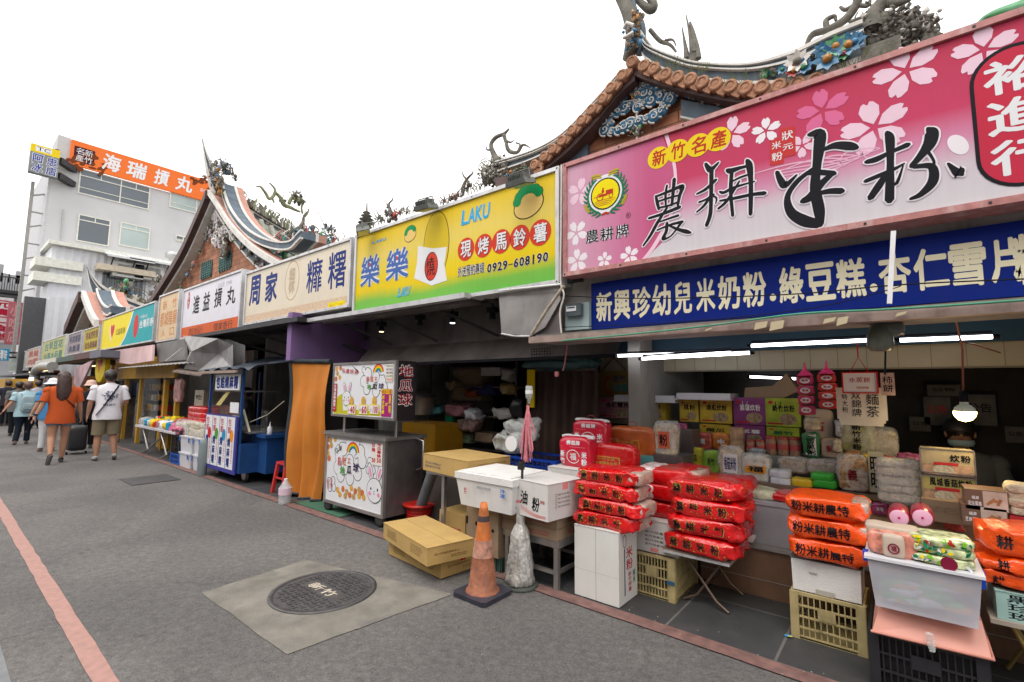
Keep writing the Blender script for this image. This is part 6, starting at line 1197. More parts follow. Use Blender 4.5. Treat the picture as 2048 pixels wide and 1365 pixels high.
MB(mat('base_dark', (.07, .08, .07), rough=.5)).lathe([(.13, .002), (.135, .012), (.13, .022)], (p.x, p.y, 0), 28).build('base', t)
foil = mat('silver_wrap', (.5, .49, .46), rough=.38, metal=.25, var=.2, scale=9, dirt=.6, dc=(.25, .2, .14), bump=.9, bscale=22); hw = fy(1048, 1010, p.y).z; mb = MB(foil); vs = []; n = 22; m_ = 26
prof = [(.085, .02), (.105, .035), (.1, .07), (.092, .1), (.088, .16), (.082, .22), (.075, .28), (.068, .34), (.06, .38), (.045, .42), (.03, .45), (.035, .48), (.02, hw)]
for i, (r0, z_) in enumerate(prof):
    for k in range(n*2): a_ = math.pi*k/n; q = mnoise.noise(Vector((math.cos(a_)*3, math.sin(a_)*3, z_*14)))*.25+.1*math.sin(k*2.3+z_*20); vs.append((p.x+math.cos(a_)*r0*(1+q), p.y+math.sin(a_)*r0*(1+q), z_))
N2 = n*2; mb.add(vs, [(i*N2+k, i*N2+(k+1) % N2, (i+1)*N2+(k+1) % N2, (i+1)*N2+k) for i in range(len(prof)-1) for k in range(N2)], True); mb.build('wrapping', t)
tp = fy(1058, 800, p.y); MB(dk).tube([(p.x, p.y, .4), fy(1045, 930, p.y), (tp.x, p.y, tp.z)], .01, 6).box(p.x-.018, p.x+.02, p.y-.02, p.y+.02, fy(1045, 940, p.y).z, fy(1045, 925, p.y).z).build('rod', t)
rf = mat('pink_raffia', (.62, .2, .24), rough=.5, var=.2, scale=30); mb = MB(rf); rnd = random.Random(12)
q0 = fy(1056, 815, p.y-.02)
for k in range(26): mb.bar(q0+Vector((rnd.uniform(-.01, .01), 0, rnd.uniform(-.03, .02))), fy(1052+rnd.uniform(-14, 20), 925-rnd.random()**2*60, p.y-.03+rnd.uniform(-.02, .02)), rnd.uniform(.004, .012), .002)
mb.build('raffia', t)
q0 = fy(1058, 808, p.y-.01); MB(mat('pet', (.5, .55, .55), rough=.1, alpha=.5)).lathe([(.008, 0), (.012, .03), (.026, .05), (.028, .08), (.026, .09), (.028, .12), (.024, .135)], tuple(q0), 16).build('bottle', t); MB(W_).lathe([(.0285, .075), (.0285, .1)], tuple(q0), 16).build('label', t)
# ---- bags
def rbag(lb, cx, cy, cz_, lx, ly, lz, seed, m=None, group=None, txt='農耕米粉', name='noodle_bag', open_end=True, colr=None, rz=0, deco=True):
    t = thing(name, lb, 'bag', (cx, cy, cz_-lz/2), group); mb = MB(m or redp); mb.puff(cx, cy, cz_, lx, ly, lz, seed, .021, 22, 7, .3, rz); mb.build('bag', t)
    ar = Art((cx, cy-ly/2, cz_), (1, 0, 0), (0, 0, 1)); Drape(mb)(ar)
    if deco:
        rnd = random.Random(seed)
        for k in range(26): ar.L(1).oval(rnd.uniform(-lx*.42, lx*.36), rnd.uniform(-lz*.36, lz*.36), rnd.uniform(.003, .008), .003, goldm, 6, rnd.random()*3)
    n = len(txt)
    for i, c_ in enumerate(txt):
        u = -lx*.34+lx*.56*i/max(1, n-1); s2 = min(lz*.26, .03)
        if m is None: ar.L(2).text(c_, u-s2*1.06, u+s2*1.06+.002, -s2*1.06, s2*1.06, goldm, .015)
        ar.L(3).text(c_, u-s2, u+s2, -s2, s2, K_, .02)
    ar.build('lettering', t)
    if open_end: MB(mat('noodle_window', (.5, .36, .3), rough=.25, var=.25, scale=30, coat=.5)).puff(cx+lx*.40, cy, cz_, lx*.22, ly*.86, lz*.84, seed+3, .006, 8, 4).build('window', t)
    return t
yA = 3.05; zb0 = fy(1200, 1058, 3.03).z
GR = 'red rice noodle bags stacked on the white carton'
x0, x1, _, zt1 = FP(1150, 1058, 1272, 948, 3.03); dz = (zt1-zb0)/4
for i in range(4): rbag(['lowest', 'second from bottom', 'third from bottom', 'topmost'][i]+' red bag with black characters in the stack on the tall white carton', (x0+x1)/2+(-.02, .02, -.02, .0)[i], 3.18, zb0+dz*(i+.5), x1-x0+.02, .3, dz*1.08, 20+i, group=GR)
carton('rice_noodle_carton', 'tall white carton with red and blue print at the edge of the pavement', gz(1150, 1190).x, gz(1243, 1216).x, 3.02, 3.3, .009, zb0-.004, mat('white_gloss_carton', (.66, .65, .62), rough=.4, var=.03, dirt=.25, dc=(.45, .4, .34)), 0,
       art=lambda fr, sd, hx, hy, h: (fr.L(1).rect(-.004, .0, 0, h, mat('crease', (.42, .4, .36))), fr.rect(-hx, hx, h*.38, h*.384, MATS['crease']), sd.L(1).ring(-.05, h*.85, .025, .04, .006, bi), sd.text('米粉', -.03, .07, h*.42, h*.76, rp, .02, vert=True), sd.text('新竹特產', -.0, .05, h*.12, h*.4, rp, .02, vert=True), sd.text('純米', .07, .11, h*.2, h*.4, gn, .02, vert=True), sd.rect(-.06, -.045, h*.1, h*.75, bi)))
# crate builder
def crate(name, lb, x0, x1, y0, y1, z0, z1, m, rows=4, cols=14, panel=True):
    t = thing(name, lb, 'crate', (x0, y0, z0)); mb = MB(m); h = z1-z0; w_ = x1-x0; th = .012
    mb.box(x0, x1, y0, y1, z0+.004, z0+.012)
    for (a0, a1, b0, b1) in ((x0, x1, y0, y0+th), (x0, x1, y1-th, y1), (x0, x0+th, y0+th, y1-th), (x1-th, x1, y0+th, y1-th)):
        al = (a1-a0) > (b1-b0); L_ = (a1-a0) if al else (b1-b0); o = a0 if al else b0; nn = cols if al else max(5, int(cols*L_/w_))
        for k in range(rows+1): zz = z0+(h-.02)*k/rows; mb.box(a0, a1, b0, b1, zz, zz+(.02 if k in (0, rows) else .009))
        for k in range(nn+1):
            q = o+(L_-.008)*k/nn
            for r_ in range(rows):
                za, zb_ = z0+(h-.02)*r_/rows+(.02 if r_ == 0 else .009), z0+(h-.02)*(r_+1)/rows
                if al: mb.box(q, q+.006, b0+.002, b1-.002, za, zb_)
                else: mb.box(a0+.002, a1-.002, q, q+.006, za, zb_)
    for cx_ in (x0, x1-.04): mb.box(cx_-.002, cx_+.042, y0-.006, y0-.0005, z0, z1)
    for cy2 in (y0, y1-.035): mb.box(x1+.0005, x1+.006, cy2, cy2+.035, z0, z1)
    if panel: mb.box(x0+w_*.38, x0+w_*.62, y0-.004, y0+.001, z0+h*.5, z0+h*.74); mb.box(x0+w_*.38, x0+w_*.62, y0-.005, y0+.001, z0+h*.25, z0+h*.29)
    mb.build('body', t); return t
yc = mat('crate_yellow', (.4, .32, .15), rough=.5, var=.15, scale=10, dirt=.7, dc=(.1, .08, .04), dscale=7)
x0, x1, _, z1 = FP(1262, 1205, 1342, 1118, 3.33); t = crate('crate', 'yellow plastic crate with blue paint band between carton and folding table', x0, x1+.02, 3.33, 3.8, .006, z1, yc)
MB(mat('blue_paint', (.02, .09, .17), rough=.6)).box(x1-.03, x1+.024, 3.319, 3.3235, z1*.42, z1*.5).build('paint_band', t)
zc1 = fy(1330, 1048, 3.35).z; carton('cardboard_box', 'white carton with ticked print on the yellow crate behind the folding table', x0-.06, x1+.04, 3.36, 3.75, z1+.002, zc1, wcard, 0, art=lambda fr, sd, hx, hy, h: [fr.L(1).text('新竹特產米粉'[:4+k % 2], -hx*.2, hx*.5, h*(.6-.13*k), h*(.68-.13*k), K_) for k in range(4)]+[fr.poly([(0, h*.03), (.06, h*.03), (.06, h*.16), (0, h*.16)], ink('pink_tape', (235, 150, 150)))])
x0, x1, _, zt1 = FP(1268, 1042, 1395, 945, 3.45)
for i in range(3):
    h_ = (zt1-zc1)/3; t = rbag(['lowest', 'middle', 'topmost'][i]+' glossy red bag with a white printed end behind the two front stacks', (x0+x1)/2, 3.6, zc1+h_*(i+.5)+.003, x1-x0, .34, h_*1.06, 30+i, group='glossy red bags behind the front stacks', txt='', deco=False)
    MB(mat('white_print', (.6, .5, .5), rough=.3, var=.3, scale=20)).puff(x0+.1, 3.592, zc1+h_*(i+.5)+.003, .15, .34, h_*1.0, 60+i, .004, 8, 5).build('label', t)
# folding table with red stack
zt_ = .37; t = thing('folding_table', 'small brown folding table carrying the red noodle bags', 'table', (-1.1, 3.6, 0)); MB(mat('table_top', (.2, .13, .09), rough=.5, var=.2)).box(-1.33, -.9, 3.3, 3.9, zt_-.012, zt_).use(alu).box(-1.335, -.895, 3.295, 3.9, zt_-.03, zt_-.0125).build('top', t)
lm = mat('leg_brown', (.16, .11, .08), rough=.4, metal=.4, var=.2)
for yy in (3.42, 3.78): MB(lm).tube([(-1.24, yy, zt_-.03), (-1.02, yy, .06), (-.94, yy-.01, .012)], .009, 8).build('leg', t); MB(lm).tube([(-.96, yy+.03, zt_-.03), (-1.15, yy+.03, .06), (-1.24, yy+.02, .012)], .009, 8).build('leg', t)
x0, x1, _, zt1 = FP(1330, 1095, 1480, 975, 3.25); dz = (zt1-zt_)/4
for i in range(4): rbag(['bottom', 'second lowest', 'second highest', 'top'][i]+' red bag with black characters on the folding table', (x0+x1)/2+(-.03, .0, .02, .0)[i]+.0, 3.45, zt_+dz*(i+.5)+.002, x1-x0, .36, dz*1.08, 40+i, group='red rice noodle bags on the folding table', open_end=False)
for i in range(3):
    z_ = zt_+.05+i*.09; q = thing('noodle_bag', ['lowest', 'middle', 'highest'][i]+' red bag with a white folded tail on the folding table edge', 'bag', (-.88, 3.7, z_-.03), 'red bags with white tails'); MB(redp).puff(-.98, 3.78, z_, .22, .2, .075, 90+i, .008, 10, 4).build('bag', q); MB(W_).box(-.9, -.845, 3.66, 3.82, z_-.006, z_+.006, rz=.1).build('tail', q)
# wooden counter, shelves
wood = mat('counter_wood', (.22, .12, .07), rough=.5, var=.25, scale=3, dirt=.5, dc=(.06, .035, .02)); woodl = mat('shelf_wood', (.3, .19, .11), rough=.5, var=.2, scale=4)
zc_ = fy(1560, 1100, 3.84).z; zs = fy(1600, 975, 4.15).z
t = thing('display_counter', 'stepped wooden display counter of the rice noodle shop', 'counter', (0, 3.84, 0))
MB(wood).box(-1.25, 2.1, 3.84, 4.14, .004, zc_-.02).use(MATS['crease']).box(-.62, -.616, 3.837, 3.84, .1, zc_-.02).box(.1, .104, 3.837, 3.84, .1, zc_-.02).box(-1.25, 2.1, 3.836, 3.84, .12, .123).build('base', t)
MB(mat('grey_top', (.3, .29, .28), rough=.4)).box(-1.28, 2.1, 3.82, 4.15, zc_-.019, zc_).build('top', t)
MB(woodl).box(-2.6, 2.1, 4.17, 4.45, zc_, zs-.03).use(mat('shelf_edge', (.16, .1, .07))).box(-2.6, 2.1, 4.15, 4.5, zs-.029, zs).build('shelf', t)
z2_ = fy(1560, 912, 4.55).z; z3 = fy(1500, 850, 4.75).z
MB(mat('grey_step', (.2, .2, .19))).box(-2.6, .2, 4.52, 4.86, zs-.2, z2_).build('shelf', t)
tr0 = mat('bin_white', (.62, .62, .66), rough=.3, var=.06, scale=5)
def tub(name, lb, x0, x1, y0, y1, z0, z1, m=None, rim=True, taper=.03, contents=None, group=None, cat='storage bin'):
    t = thing(name, lb, cat, (x0, y0, z0), group); mb = MB(m or tr0); mb.box(x0, x1, y0, y1, z0, z1-.012, taper); mb.build('body', t)
    if rim: MB(m or tr0).box(x0-.012, x1+.012, y0-.012, y1+.012, z1-.012, z1-.001).box(x0-.008, x1+.008, y0-.008, y1+.008, z1-.03, z1-.0125).build('rim', t)
    return t
x0, x1, _, z1 = FP(1478, 1095, 1600, 1012, 3.86); tub('storage_bin', 'translucent bin of dried noodles on the wooden counter', x0-.1, x1+.1, 3.86, 4.12, zc_+.002, z1, translu)
for i in range(4): solo(MB([noodle, clear, redp, noodle][i] if i != 1 else mat('pale_pack', (.5, .5, .35), rough=.3, var=.4, scale=20)).puff(x0+.02+i*.14, 3.99, z1+.03, .18, .22, .07, 70+i, .012, 8, 3), 'noodle_pack', ['cream noodle pack at the left of the counter bin', 'pale green noodle pack in the counter bin', 'red wrapped pack lying in the counter bin', 'cream noodle pack at the right of the counter bin'][i], 'pack')
# right group: crate, styrofoam, orange bags
x0, x1, _, z1 = FP(1588, 1290, 1742, 1190, 3.27); x0 = -.575; x1 = -.215; z1 = fy(1600, 1184, 3.36).z; crate('crate', 'yellow slatted crate under the small styrofoam box', x0, x1, 3.36, 3.7, .006, z1, yc, 4, 12)
zs1 = fy(1600, 1118, 3.38).z; t = thing('styrofoam_box', 'small chipped styrofoam box on the yellow slatted crate', 'box', (x0, 3.29, z1)); MB(foam).box(x0+.01, x1-.01, 3.38, 3.68, z1+.002, zs1, .004).build('body', t); MB(mat('chipped_foam', (.4, .38, .33))).box(x0+.13, x0+.22, 3.376, 3.38, z1+.002, z1+.03).box(x0+.1, x0+.14, 3.376, 3.38, zs1-.07, zs1-.063).build('chip', t); MB(mat('slate_sheet', (.12, .11, .1))).box(x0+.005, x1, 3.375, 3.69, zs1+.001, zs1+.008).build('sheet', t)
X0, X1, _, zt1 = FP(1572, 1110, 1735, 1008, 3.32); zb_ = zs1+.01; dz = (zt1-zb_)/3
for i in range(3): rbag(['lowest', 'middle', 'top'][i]+' orange noodle bag on the small styrofoam box', (X0+X1)/2+(.01, 0, 0)[i], 3.48, zb_+dz*(i+.5), X1-X0, .3, dz*1.05, 50+i, orp, 'orange noodle bags on the styrofoam box', '粉米耕農特', deco=False)
# black crate, pink tray, white bin
bk_ = mat('black_plastic', (.018, .018, .022), rough=.45, var=.2)
crate('crate', 'black plastic crate under the pink tray', -.19, .24, 3.08, 3.6, .006, .27, bk_, 3, 16); MB(mat('crate_dark_in', (.006, .006, .008))).box(-.17, .22, 3.1, 3.58, .02, .26).build('inner_shade', [o for o in bpy.data.objects if o.get('label') == 'black plastic crate under the pink tray'][0])  # near-black block inside the crate stands in for its inner shade
pk = mat('salmon_plastic', (.58, .24, .18), rough=.45, var=.1, dirt=.2); t = thing('plastic_tray', 'salmon pink plastic tray tilted between black crate and white bin', 'tray', (-.13, 3.0, .28)); MB(pk).add([(-.17, 3.02, .285), (.25, 3.06, .285), (.235, 3.16, .405), (-.13, 3.1, .405), (-.17, 3.55, .3), (.25, 3.6, .3), (.24, 3.55, .405), (-.13, 3.5, .405)], [(0, 1, 2, 3), (4, 7, 6, 5), (0, 3, 7, 4), (1, 5, 6, 2), (3, 2, 6, 7), (0, 4, 5, 1)], False).build('body', t); MB(pk).tube([(-.175, 3.02, .285), (.255, 3.055, .285), (.255, 3.6, .3)], .007, 6).build('rim', t)
q = fy(1860, 1262, 3.07); solo(MB(clear).puff(q.x, 3.03, .3, .03, .02, .09, 5, .01, 8, 2.5), 'plastic_scrap', 'twist of clear plastic hanging over the pink tray edge', 'plastic')
zb_ = .41; zt_ = .655; x0, x1 = -.17, .235
t = thing('storage_bin', 'large white translucent bin full of candy bags at the front right', 'storage bin', (0, 3.0, zb_))
mb = MB(translu); mb.box(x0, x1, 3.0, 3.5, zb_, zt_-.02, .022).build('body', t); MB(tr0).box(x0-.012, x1+.012, 2.985, 3.515, zt_-.019, zt_-.006).build('rim', t)
mb = MB(W_); rnd = random.Random(44)
for k in range(26): mb.use([mat('inner_pale', (.6, .6, .7)), mat('inner_green', (.1, .4, .12)), mat('inner_orange', (.7, .3, .08))][k % 3]); mb.puff(rnd.uniform(x0+.08, x1-.08), 3.065, rnd.uniform(zb_+.04, zt_-.05), .1, .05, .032, k, .006, 6, 3)
mb.build('contents', t); MB(ink('lid_blue', (40, 80, 190))).box(x1+.0, x1+.02, 3.1, 3.16, zt_-.09, zt_-.02).box(x0-.02, x0-.0, 3.05, 3.1, zt_-.05, zt_-.004).build('latch', t)
# candy bags in the bin
paper = mat('kraft_pale', (.48, .38, .3), rough=.6, var=.1)
t = thing('candy_bag', 'beige topped bag of red candy with round stamp in the white bin', 'bag', (-.1, 3.1, zt_)); mb = MB(mat('red_candy', (.55, .2, .14), rough=.2, var=.6, scale=28, coat=.5)); mb.puff(-.07, 3.1, zt_+.05, .2, .14, .13, 3, .01, 12, 3.5); mb.build('contents', t); MB(paper).puff(-.07, 3.13, zt_+.1, .215, .12, .07, 4, .006, 10, 5).build('flap', t)
l2 = MB(paper).puff(-.065, 3.085, zt_+.05, .09, .13, .115, 5, .002, 8, 6); l2.build('label', t); ar = Art((-.065, 3.0, zt_+.05), (1, 0, 0), (0, 0, 1)); Drape(l2)(ar); ar.L(2).ring(0, -.01, .02, .022, .006, ink('stamp', (130, 30, 60))); ar.text('福', -.012, .012, -.022, .004, MATS['ink_stamp'], .03); ar.build('stamp', t)
t = thing('candy_bag', 'stack of green and yellow striped candy packs in the white bin', 'bag', (.1, 3.1, zt_)); rnd = random.Random(4)
for k in range(3):
    mb = MB(mat('candy_print%d' % k, (.5, .55, .3), rough=.2, var=.7, scale=34, coat=.6)); mb.puff(.11, 3.11, zt_+.02+k*.04, .23, .17, .05, 30+k, .008, 12, 4); mb.build('pack', t)
    ar = Art((.11, 3.0, zt_+.02+k*.04), (1, 0, 0), (0, 0, 1)); Drape(mb)(ar)
    for j in range(14): ar.L(1+j % 3).oval(rnd.uniform(-.1, .1), rnd.uniform(-.015, .015), rnd.uniform(.008, .018), .007, rnd.choice([gn, YL, W_, rc, ink('lime', (120, 190, 40))]), 7, rnd.random()*3)
    ar.build('pattern', t)
MB(ink('stamp', (130, 30, 60))).lathe([(.03, -.005), (.03, .0)], (.13, 3.0, zt_+.02), 16, 'y').build('price_tag', t)
# pink wrapped noodle rolls
for i, (x, y, lb) in enumerate(((1798, 1036, 'left red and pink wrapped roll lying end on above the white bin'), (1845, 1036, 'right red and pink wrapped roll lying end on above the white bin'))):
    p = fy(x, y, 3.45); t = thing('noodle_roll', lb, 'roll', (p.x, 3.45, p.z-.05), 'pink ended rolls'); MB(mat('roll_red', (.4, .03, .06), rough=.3, var=.5, scale=40, coat=.4)).lathe([(.042, 0), (.05, .02), (.05, .17), (.035, .2), (.01, .21), (.016, .235)], (p.x, 3.45, p.z), 22, 'y').build('wrap', t)
    MB(mat('roll_end', (.75, .4, .55), rough=.4, var=.1)).lathe([(.002, -.003), (.038, -.004), (.042, .0)], (p.x, 3.449, p.z), 22, 'y').use(ink('magenta', (200, 30, 110))).lathe([(.006, -.008), (.006, -.003)], (p.x, 3.449, p.z), 8, 'y').build('end', t)
# ---- helpers for shelf goods
def block(name, lb, px, Y, dep, m, txt=None, im=None, cat='box', group=None, zfix=None, vert=False, band=None, strip_=None):
    x0, x1, z0, z1 = FP(*px, Y); z0 = zfix if zfix is not None else z0; t = thing(name, lb, cat, (x0, Y, z0), group); MB(m).box(x0, x1, Y, Y+dep, z0, z1).build('body', t)
    if txt or band:
        ar = art_y(Y); w_, h = x1-x0, z1-z0
        if band: ar.L(1).rect(x0+w_*.06, x1-w_*.06, z0+h*band[1], z0+h*band[2], band[0])
        if txt: ar.L(2).text(txt, x0+w_*.12, x1-w_*.12, z0+h*(.1 if vert else .42), z0+h*(.9 if vert else .72), im or K_, .02, vert=vert)
        ar.build('label', t)
    return t
def bagp(name, lb, px, Y, dep, m, txt=None, im=None, lab=None, seed=0, cat='bag', group=None, clearov=False, vert=False, wr=.01, lw=.5, lh=.45):
    x0, x1, z0, z1 = FP(*px, Y); t = thing(name, lb, cat, (x0, Y, z0), group); mb = MB(m); mb.puff((x0+x1)/2, Y+dep/2, (z0+z1)/2, x1-x0, dep, z1-z0, seed, wr, 12, 4); mb.build('bag', t); w_, h = x1-x0, z1-z0
    if clearov: MB(clear).puff((x0+x1)/2, Y+dep/2, (z0+z1)/2+.01, (x1-x0)*1.06, dep*1.1, h*1.12, seed+1, wr*1.4, 12, 4).build('wrapper', t)
    if txt or lab:
        ar = Art(((x0+x1)/2, Y-.02, (z0+z1)/2), (1, 0, 0), (0, 0, 1)); Drape(mb)(ar)
        if clearov: ar.step = .004
        if lab: ar.L(2).rect(-w_*lw/2, w_*lw/2, -h*lh/2, h*lh/2, lab)
        if txt: ar.L(3).text(txt, -w_*lw*.42, w_*lw*.42, -h*(.4 if vert else lh*.35), h*(.4 if vert else lh*.35), im or K_, .02, vert=vert)
        ar.build('label', t)
    return t
pump = mat('pumpkin_box', (.5, .36, .03), rough=.4, var=.3, scale=9); purp = mat('purple_box', (.2, .035, .17), rough=.4, var=.25, scale=9); grbx = mat('lime_box', (.33, .42, .03), rough=.4, var=.35, scale=8); ppk = mat('rose_box', (.42, .17, .22), rough=.4, var=.4, scale=8)
def gift(lb, px, m, txt, im, Y=4.75, zfix=None, g_='gift boxes on the back shelf'):
    t = block('gift_box', lb, px, Y, .16, m, None, None, 'box', g_, zfix); x0, x1, z0, z1 = FP(*px, Y); z0 = zfix or z0; w_, h = x1-x0, z1-z0
    ar = art_y(Y); ar.L(1).text(txt, x0+w_*.2, x1-w_*.15, z0+h*.52, z0+h*.76, im, .03); ar.L(1).oval(x0+w_*.65, z0+h*.26, w_*.25, h*.2, mat('dish', (.3, .22, .13), var=.6, scale=30)); ar.oval(x0+w_*.16, z0+h*.85, w_*.07, h*.06, rp); ar.L(2).rect(x0+w_*.05, x0+w_*.5, z0+h*.06, z0+h*.12, rp); ar.build('printing', t)
    MB(im).tube([(x0+w_*.3, Y-.004, z1-.03), (x0+w_*.32, Y-.012, z1-h*.35), (x0+w_*.42, Y-.012, z1-h*.4), (x0+w_*.46, Y-.004, z1-.03)], .003, 5).build('handle', t)
    return t
zg = fy(1500, 850, 4.75).z
for px, m_, tx_, im, lb in (((1197, 852, 1270, 797), ppk, '杏仁雪片', K_, 'rose printed gift box at the left end of the top row'), ((1274, 850, 1330, 800), pump, '南瓜炊粉', K_, 'pumpkin yellow gift box second in the top row'), ((1360, 849, 1396, 800), pump, '瓜粉', K_, 'narrow pumpkin yellow gift box in the middle of the top row'), ((1401, 850, 1463, 800), pump, '南瓜炊粉', K_, 'pumpkin yellow gift box left of the purple one'), ((1468, 850, 1530, 797), purp, '紫薯炊粉', W_, 'upper purple gift box in the top row'), ((1532, 854, 1600, 798), grbx, '新竹炊粉', K_, 'upper lime green gift box below the open carton')): gift(lb, px, m_, tx_, im, zfix=zg)
for px, m_, tx_, im, lb in (((1400, 878, 1460, 851), pump, '南瓜', K_, 'lower pumpkin yellow gift box behind the orange candy'), ((1470, 882, 1530, 853), purp, '紫薯', W_, 'lower purple gift box behind the small jars'), ((1534, 884, 1598, 857), grbx, '新竹', gn, 'lower lime green gift box behind the peanut jars'), ((1275, 870, 1330, 853), grbx, '炊粉', gn, 'green gift box mostly hidden under the pumpkin boxes')): gift(lb, px, m_, tx_, im, Y=4.74)
x0, x1, z0, z1 = FP(1232, 803, 1352, 790, 4.7); solo(MB(tr0).box(x0, x1, 4.66, 4.95, z0+.01, z1-.01).box(x0-.01, x1+.01, 4.65, 4.96, z0, z0+.01), 'bin_lid', 'left translucent lid laid over the gift boxes', 'lid'); x0, x1, z0, z1 = FP(1356, 799, 1463, 786, 4.7); solo(MB(tr0).box(x0, x1, 4.66, 4.95, z0+.012, z1-.008).box(x0-.01, x1+.01, 4.65, 4.96, z0, z0+.01), 'bin_lid', 'right translucent lid laid over the gift boxes', 'lid')
solo(MB(cardd).prism(pxp([(1488, 797), (1490, 776), (1545, 772), (1572, 748), (1597, 782), (1560, 800)], 4.8), 4.8, 4.95), 'cardboard_box', 'open brown carton flaps over the green gift box', 'box')
jarm = mat('peanut_fill', (.3, .18, .12), rough=.5, var=.5, scale=60)
for i, (x0, x1, yt) in enumerate(((1491, 1508, 882), (1511, 1529, 882), (1530, 1551, 875), (1554, 1576, 876), (1578, 1601, 877))):
    a0, a1, _, zz = FP(x0, 912, x1, yt, 4.56); r_ = (a1-a0)/2; c_ = ((a0+a1)/2, 4.56+r_, z2_+.002); h = zz-z2_; t = thing('peanut_jar', ['red lidded jar at the far left of the jar row', 'second red lidded jar from the left', 'middle red lidded jar of the row of five', 'fourth red lidded jar from the left', 'red lidded jar beside the green pouch'][i], 'jar', c_, 'red lidded jars')
    MB(jarm).lathe([(r_*.9, 0), (r_, .01), (r_, h*.78), (r_*.9, h*.85)], c_, 16).build('body', t); MB(cr_).lathe([(r_*.95, h*.85), (r_*.97, h), (r_*.9, h+.003)], c_, 16).build('lid', t); MB(ink('jar_label', (190, 90, 90))).lathe([(r_+.001, h*.3), (r_+.001, h*.6)], c_, 16).build('label', t)
bagp('tea_pouch', 'green and white pouch with vertical characters right of the jars', (1605, 915, 1638, 864), 4.52, .05, mat('pouch_green', (.03, .18, .07), rough=.35), '三豆黑粥', K_, W_, 2, vert=True, lw=.62, lh=.8)
bagp('paper_bag', 'tall beige paper bag with red round stamp behind the green pouch', (1611, 885, 1665, 818), 4.72, .1, paper, '古', rp, None, 3); bagp('paper_bag', 'small beige paper bag with red characters on the second shelf', (1641, 918, 1682, 878), 4.54, .07, paper, '麵茶', rp, None, 4)
bagp('noodle_pack', 'green tinted noodle bag with vertical black characters', (1680, 905, 1748, 843), 4.6, .1, mat('greenish_noodle', (.32, .33, .16), rough=.4, var=.5, scale=22), '新竹米粉', K_, None, 5, clearov=True, vert=True, lw=.3)
bagp('noodle_pack', 'clear bag of cream noodles right of the green tinted bag', (1746, 918, 1794, 862), 4.62, .1, noodle, None, None, None, 6, clearov=True)
bagp('candy_bag', 'dark orange candy bag left one of the pair on the second shelf', (1385, 899, 1422, 866), 4.56, .07, mat('candy_red', (.42, .08, .05), rough=.3, var=.6, scale=18), '糖', W_, None, 7); bagp('candy_bag', 'bright orange candy bag with a white star on the second shelf', (1423, 899, 1461, 868), 4.56, .07, mat('candy_orange', (.5, .16, .03), rough=.3, var=.5, scale=18), '*', W_, None, 8)
block('cookie_box', 'tall narrow picture box between candy bag and jars', (1461, 905, 1486, 856), 4.55, .05, mat('photo_box', (.4, .25, .15), var=.6, scale=14), None, None, band=(ink('box_gold', (200, 150, 60)), .05, .2))
bagp('noodle_pack', 'yellow pouch with pumpkin characters at the left of the lower shelf', (1367, 935, 1406, 896), 4.3, .06, mat('pouch_yellow', (.45, .42, .03), rough=.4, var=.3, scale=15), '南瓜', K_, None, 9); bagp('noodle_pack', 'lime green pouch next to the yellow pumpkin pouch', (1406, 945, 1438, 902), 4.28, .06, mat('pouch_lime', (.22, .4, .04), rough=.4, var=.3, scale=15), '新竹', K_, None, 10)
bagp('noodle_pack', 'clear noodle bag with white painted label on the lower shelf', (1438, 956, 1484, 898), 4.22, .1, noodle, '香菇米粉', bi, W_, 11, clearov=True, lw=.6, lh=.6)
bagp('noodle_pack', 'round clear tub bag with orange label on the lower shelf', (1485, 962, 1537, 914), 4.2, .12, mat('pale_wafer', (.5, .48, .42), var=.3, scale=20), '福', K_, ink('label_orange', (220, 150, 30)), 12, clearov=True, lw=.75, lh=.3)
for i, (px, m_, lb) in enumerate((((1536, 957, 1580, 943), mat('silver_pack', (.5, .52, .58), rough=.25, var=.2, scale=20), 'upper silver grey flat pack'), ((1538, 972, 1582, 958), MATS['silver_pack'], 'lower silver grey flat pack'), ((1581, 974, 1625, 961), mat('yellow_pack', (.6, .4, .01), rough=.3), 'yellow flat pack between the silver and green packs'), ((1620, 962, 1667, 949), mat('green_pack', (.03, .35, .03), rough=.3), 'upper bright green flat pack'), ((1624, 977, 1674, 963), MATS['green_pack'], 'lower bright green flat pack'))): bagp('snack_pack', lb+' on the lower shelf', px, 4.18, .14, m_, seed=20+i, wr=.006)
bagp('peanut_bag', 'left clear bag of peanuts behind the flat packs', (1556, 946, 1612, 921), 4.36, .1, jarm, clearov=True, seed=30); bagp('peanut_bag', 'right clear bag of peanuts behind the bright green packs', (1614, 949, 1674, 925), 4.36, .1, jarm, clearov=True, seed=31)
bagp('cracker_bag', 'big clear bag of brown crackers with red round mark', (1676, 981, 1735, 918), 4.2, .12, mat('crackers', (.33, .19, .08), rough=.6, var=.6, scale=40, bump=.6), '義', ink('dark_red', (120, 25, 25)), None, 32, clearov=True, lw=.4)
block('calendar_box', 'pale snack box with dark number squares right of the crackers', (1740, 984, 1766, 906), 4.22, .1, mat('box_pale', (.42, .4, .28), var=.2), '旺旺', K_, vert=True)
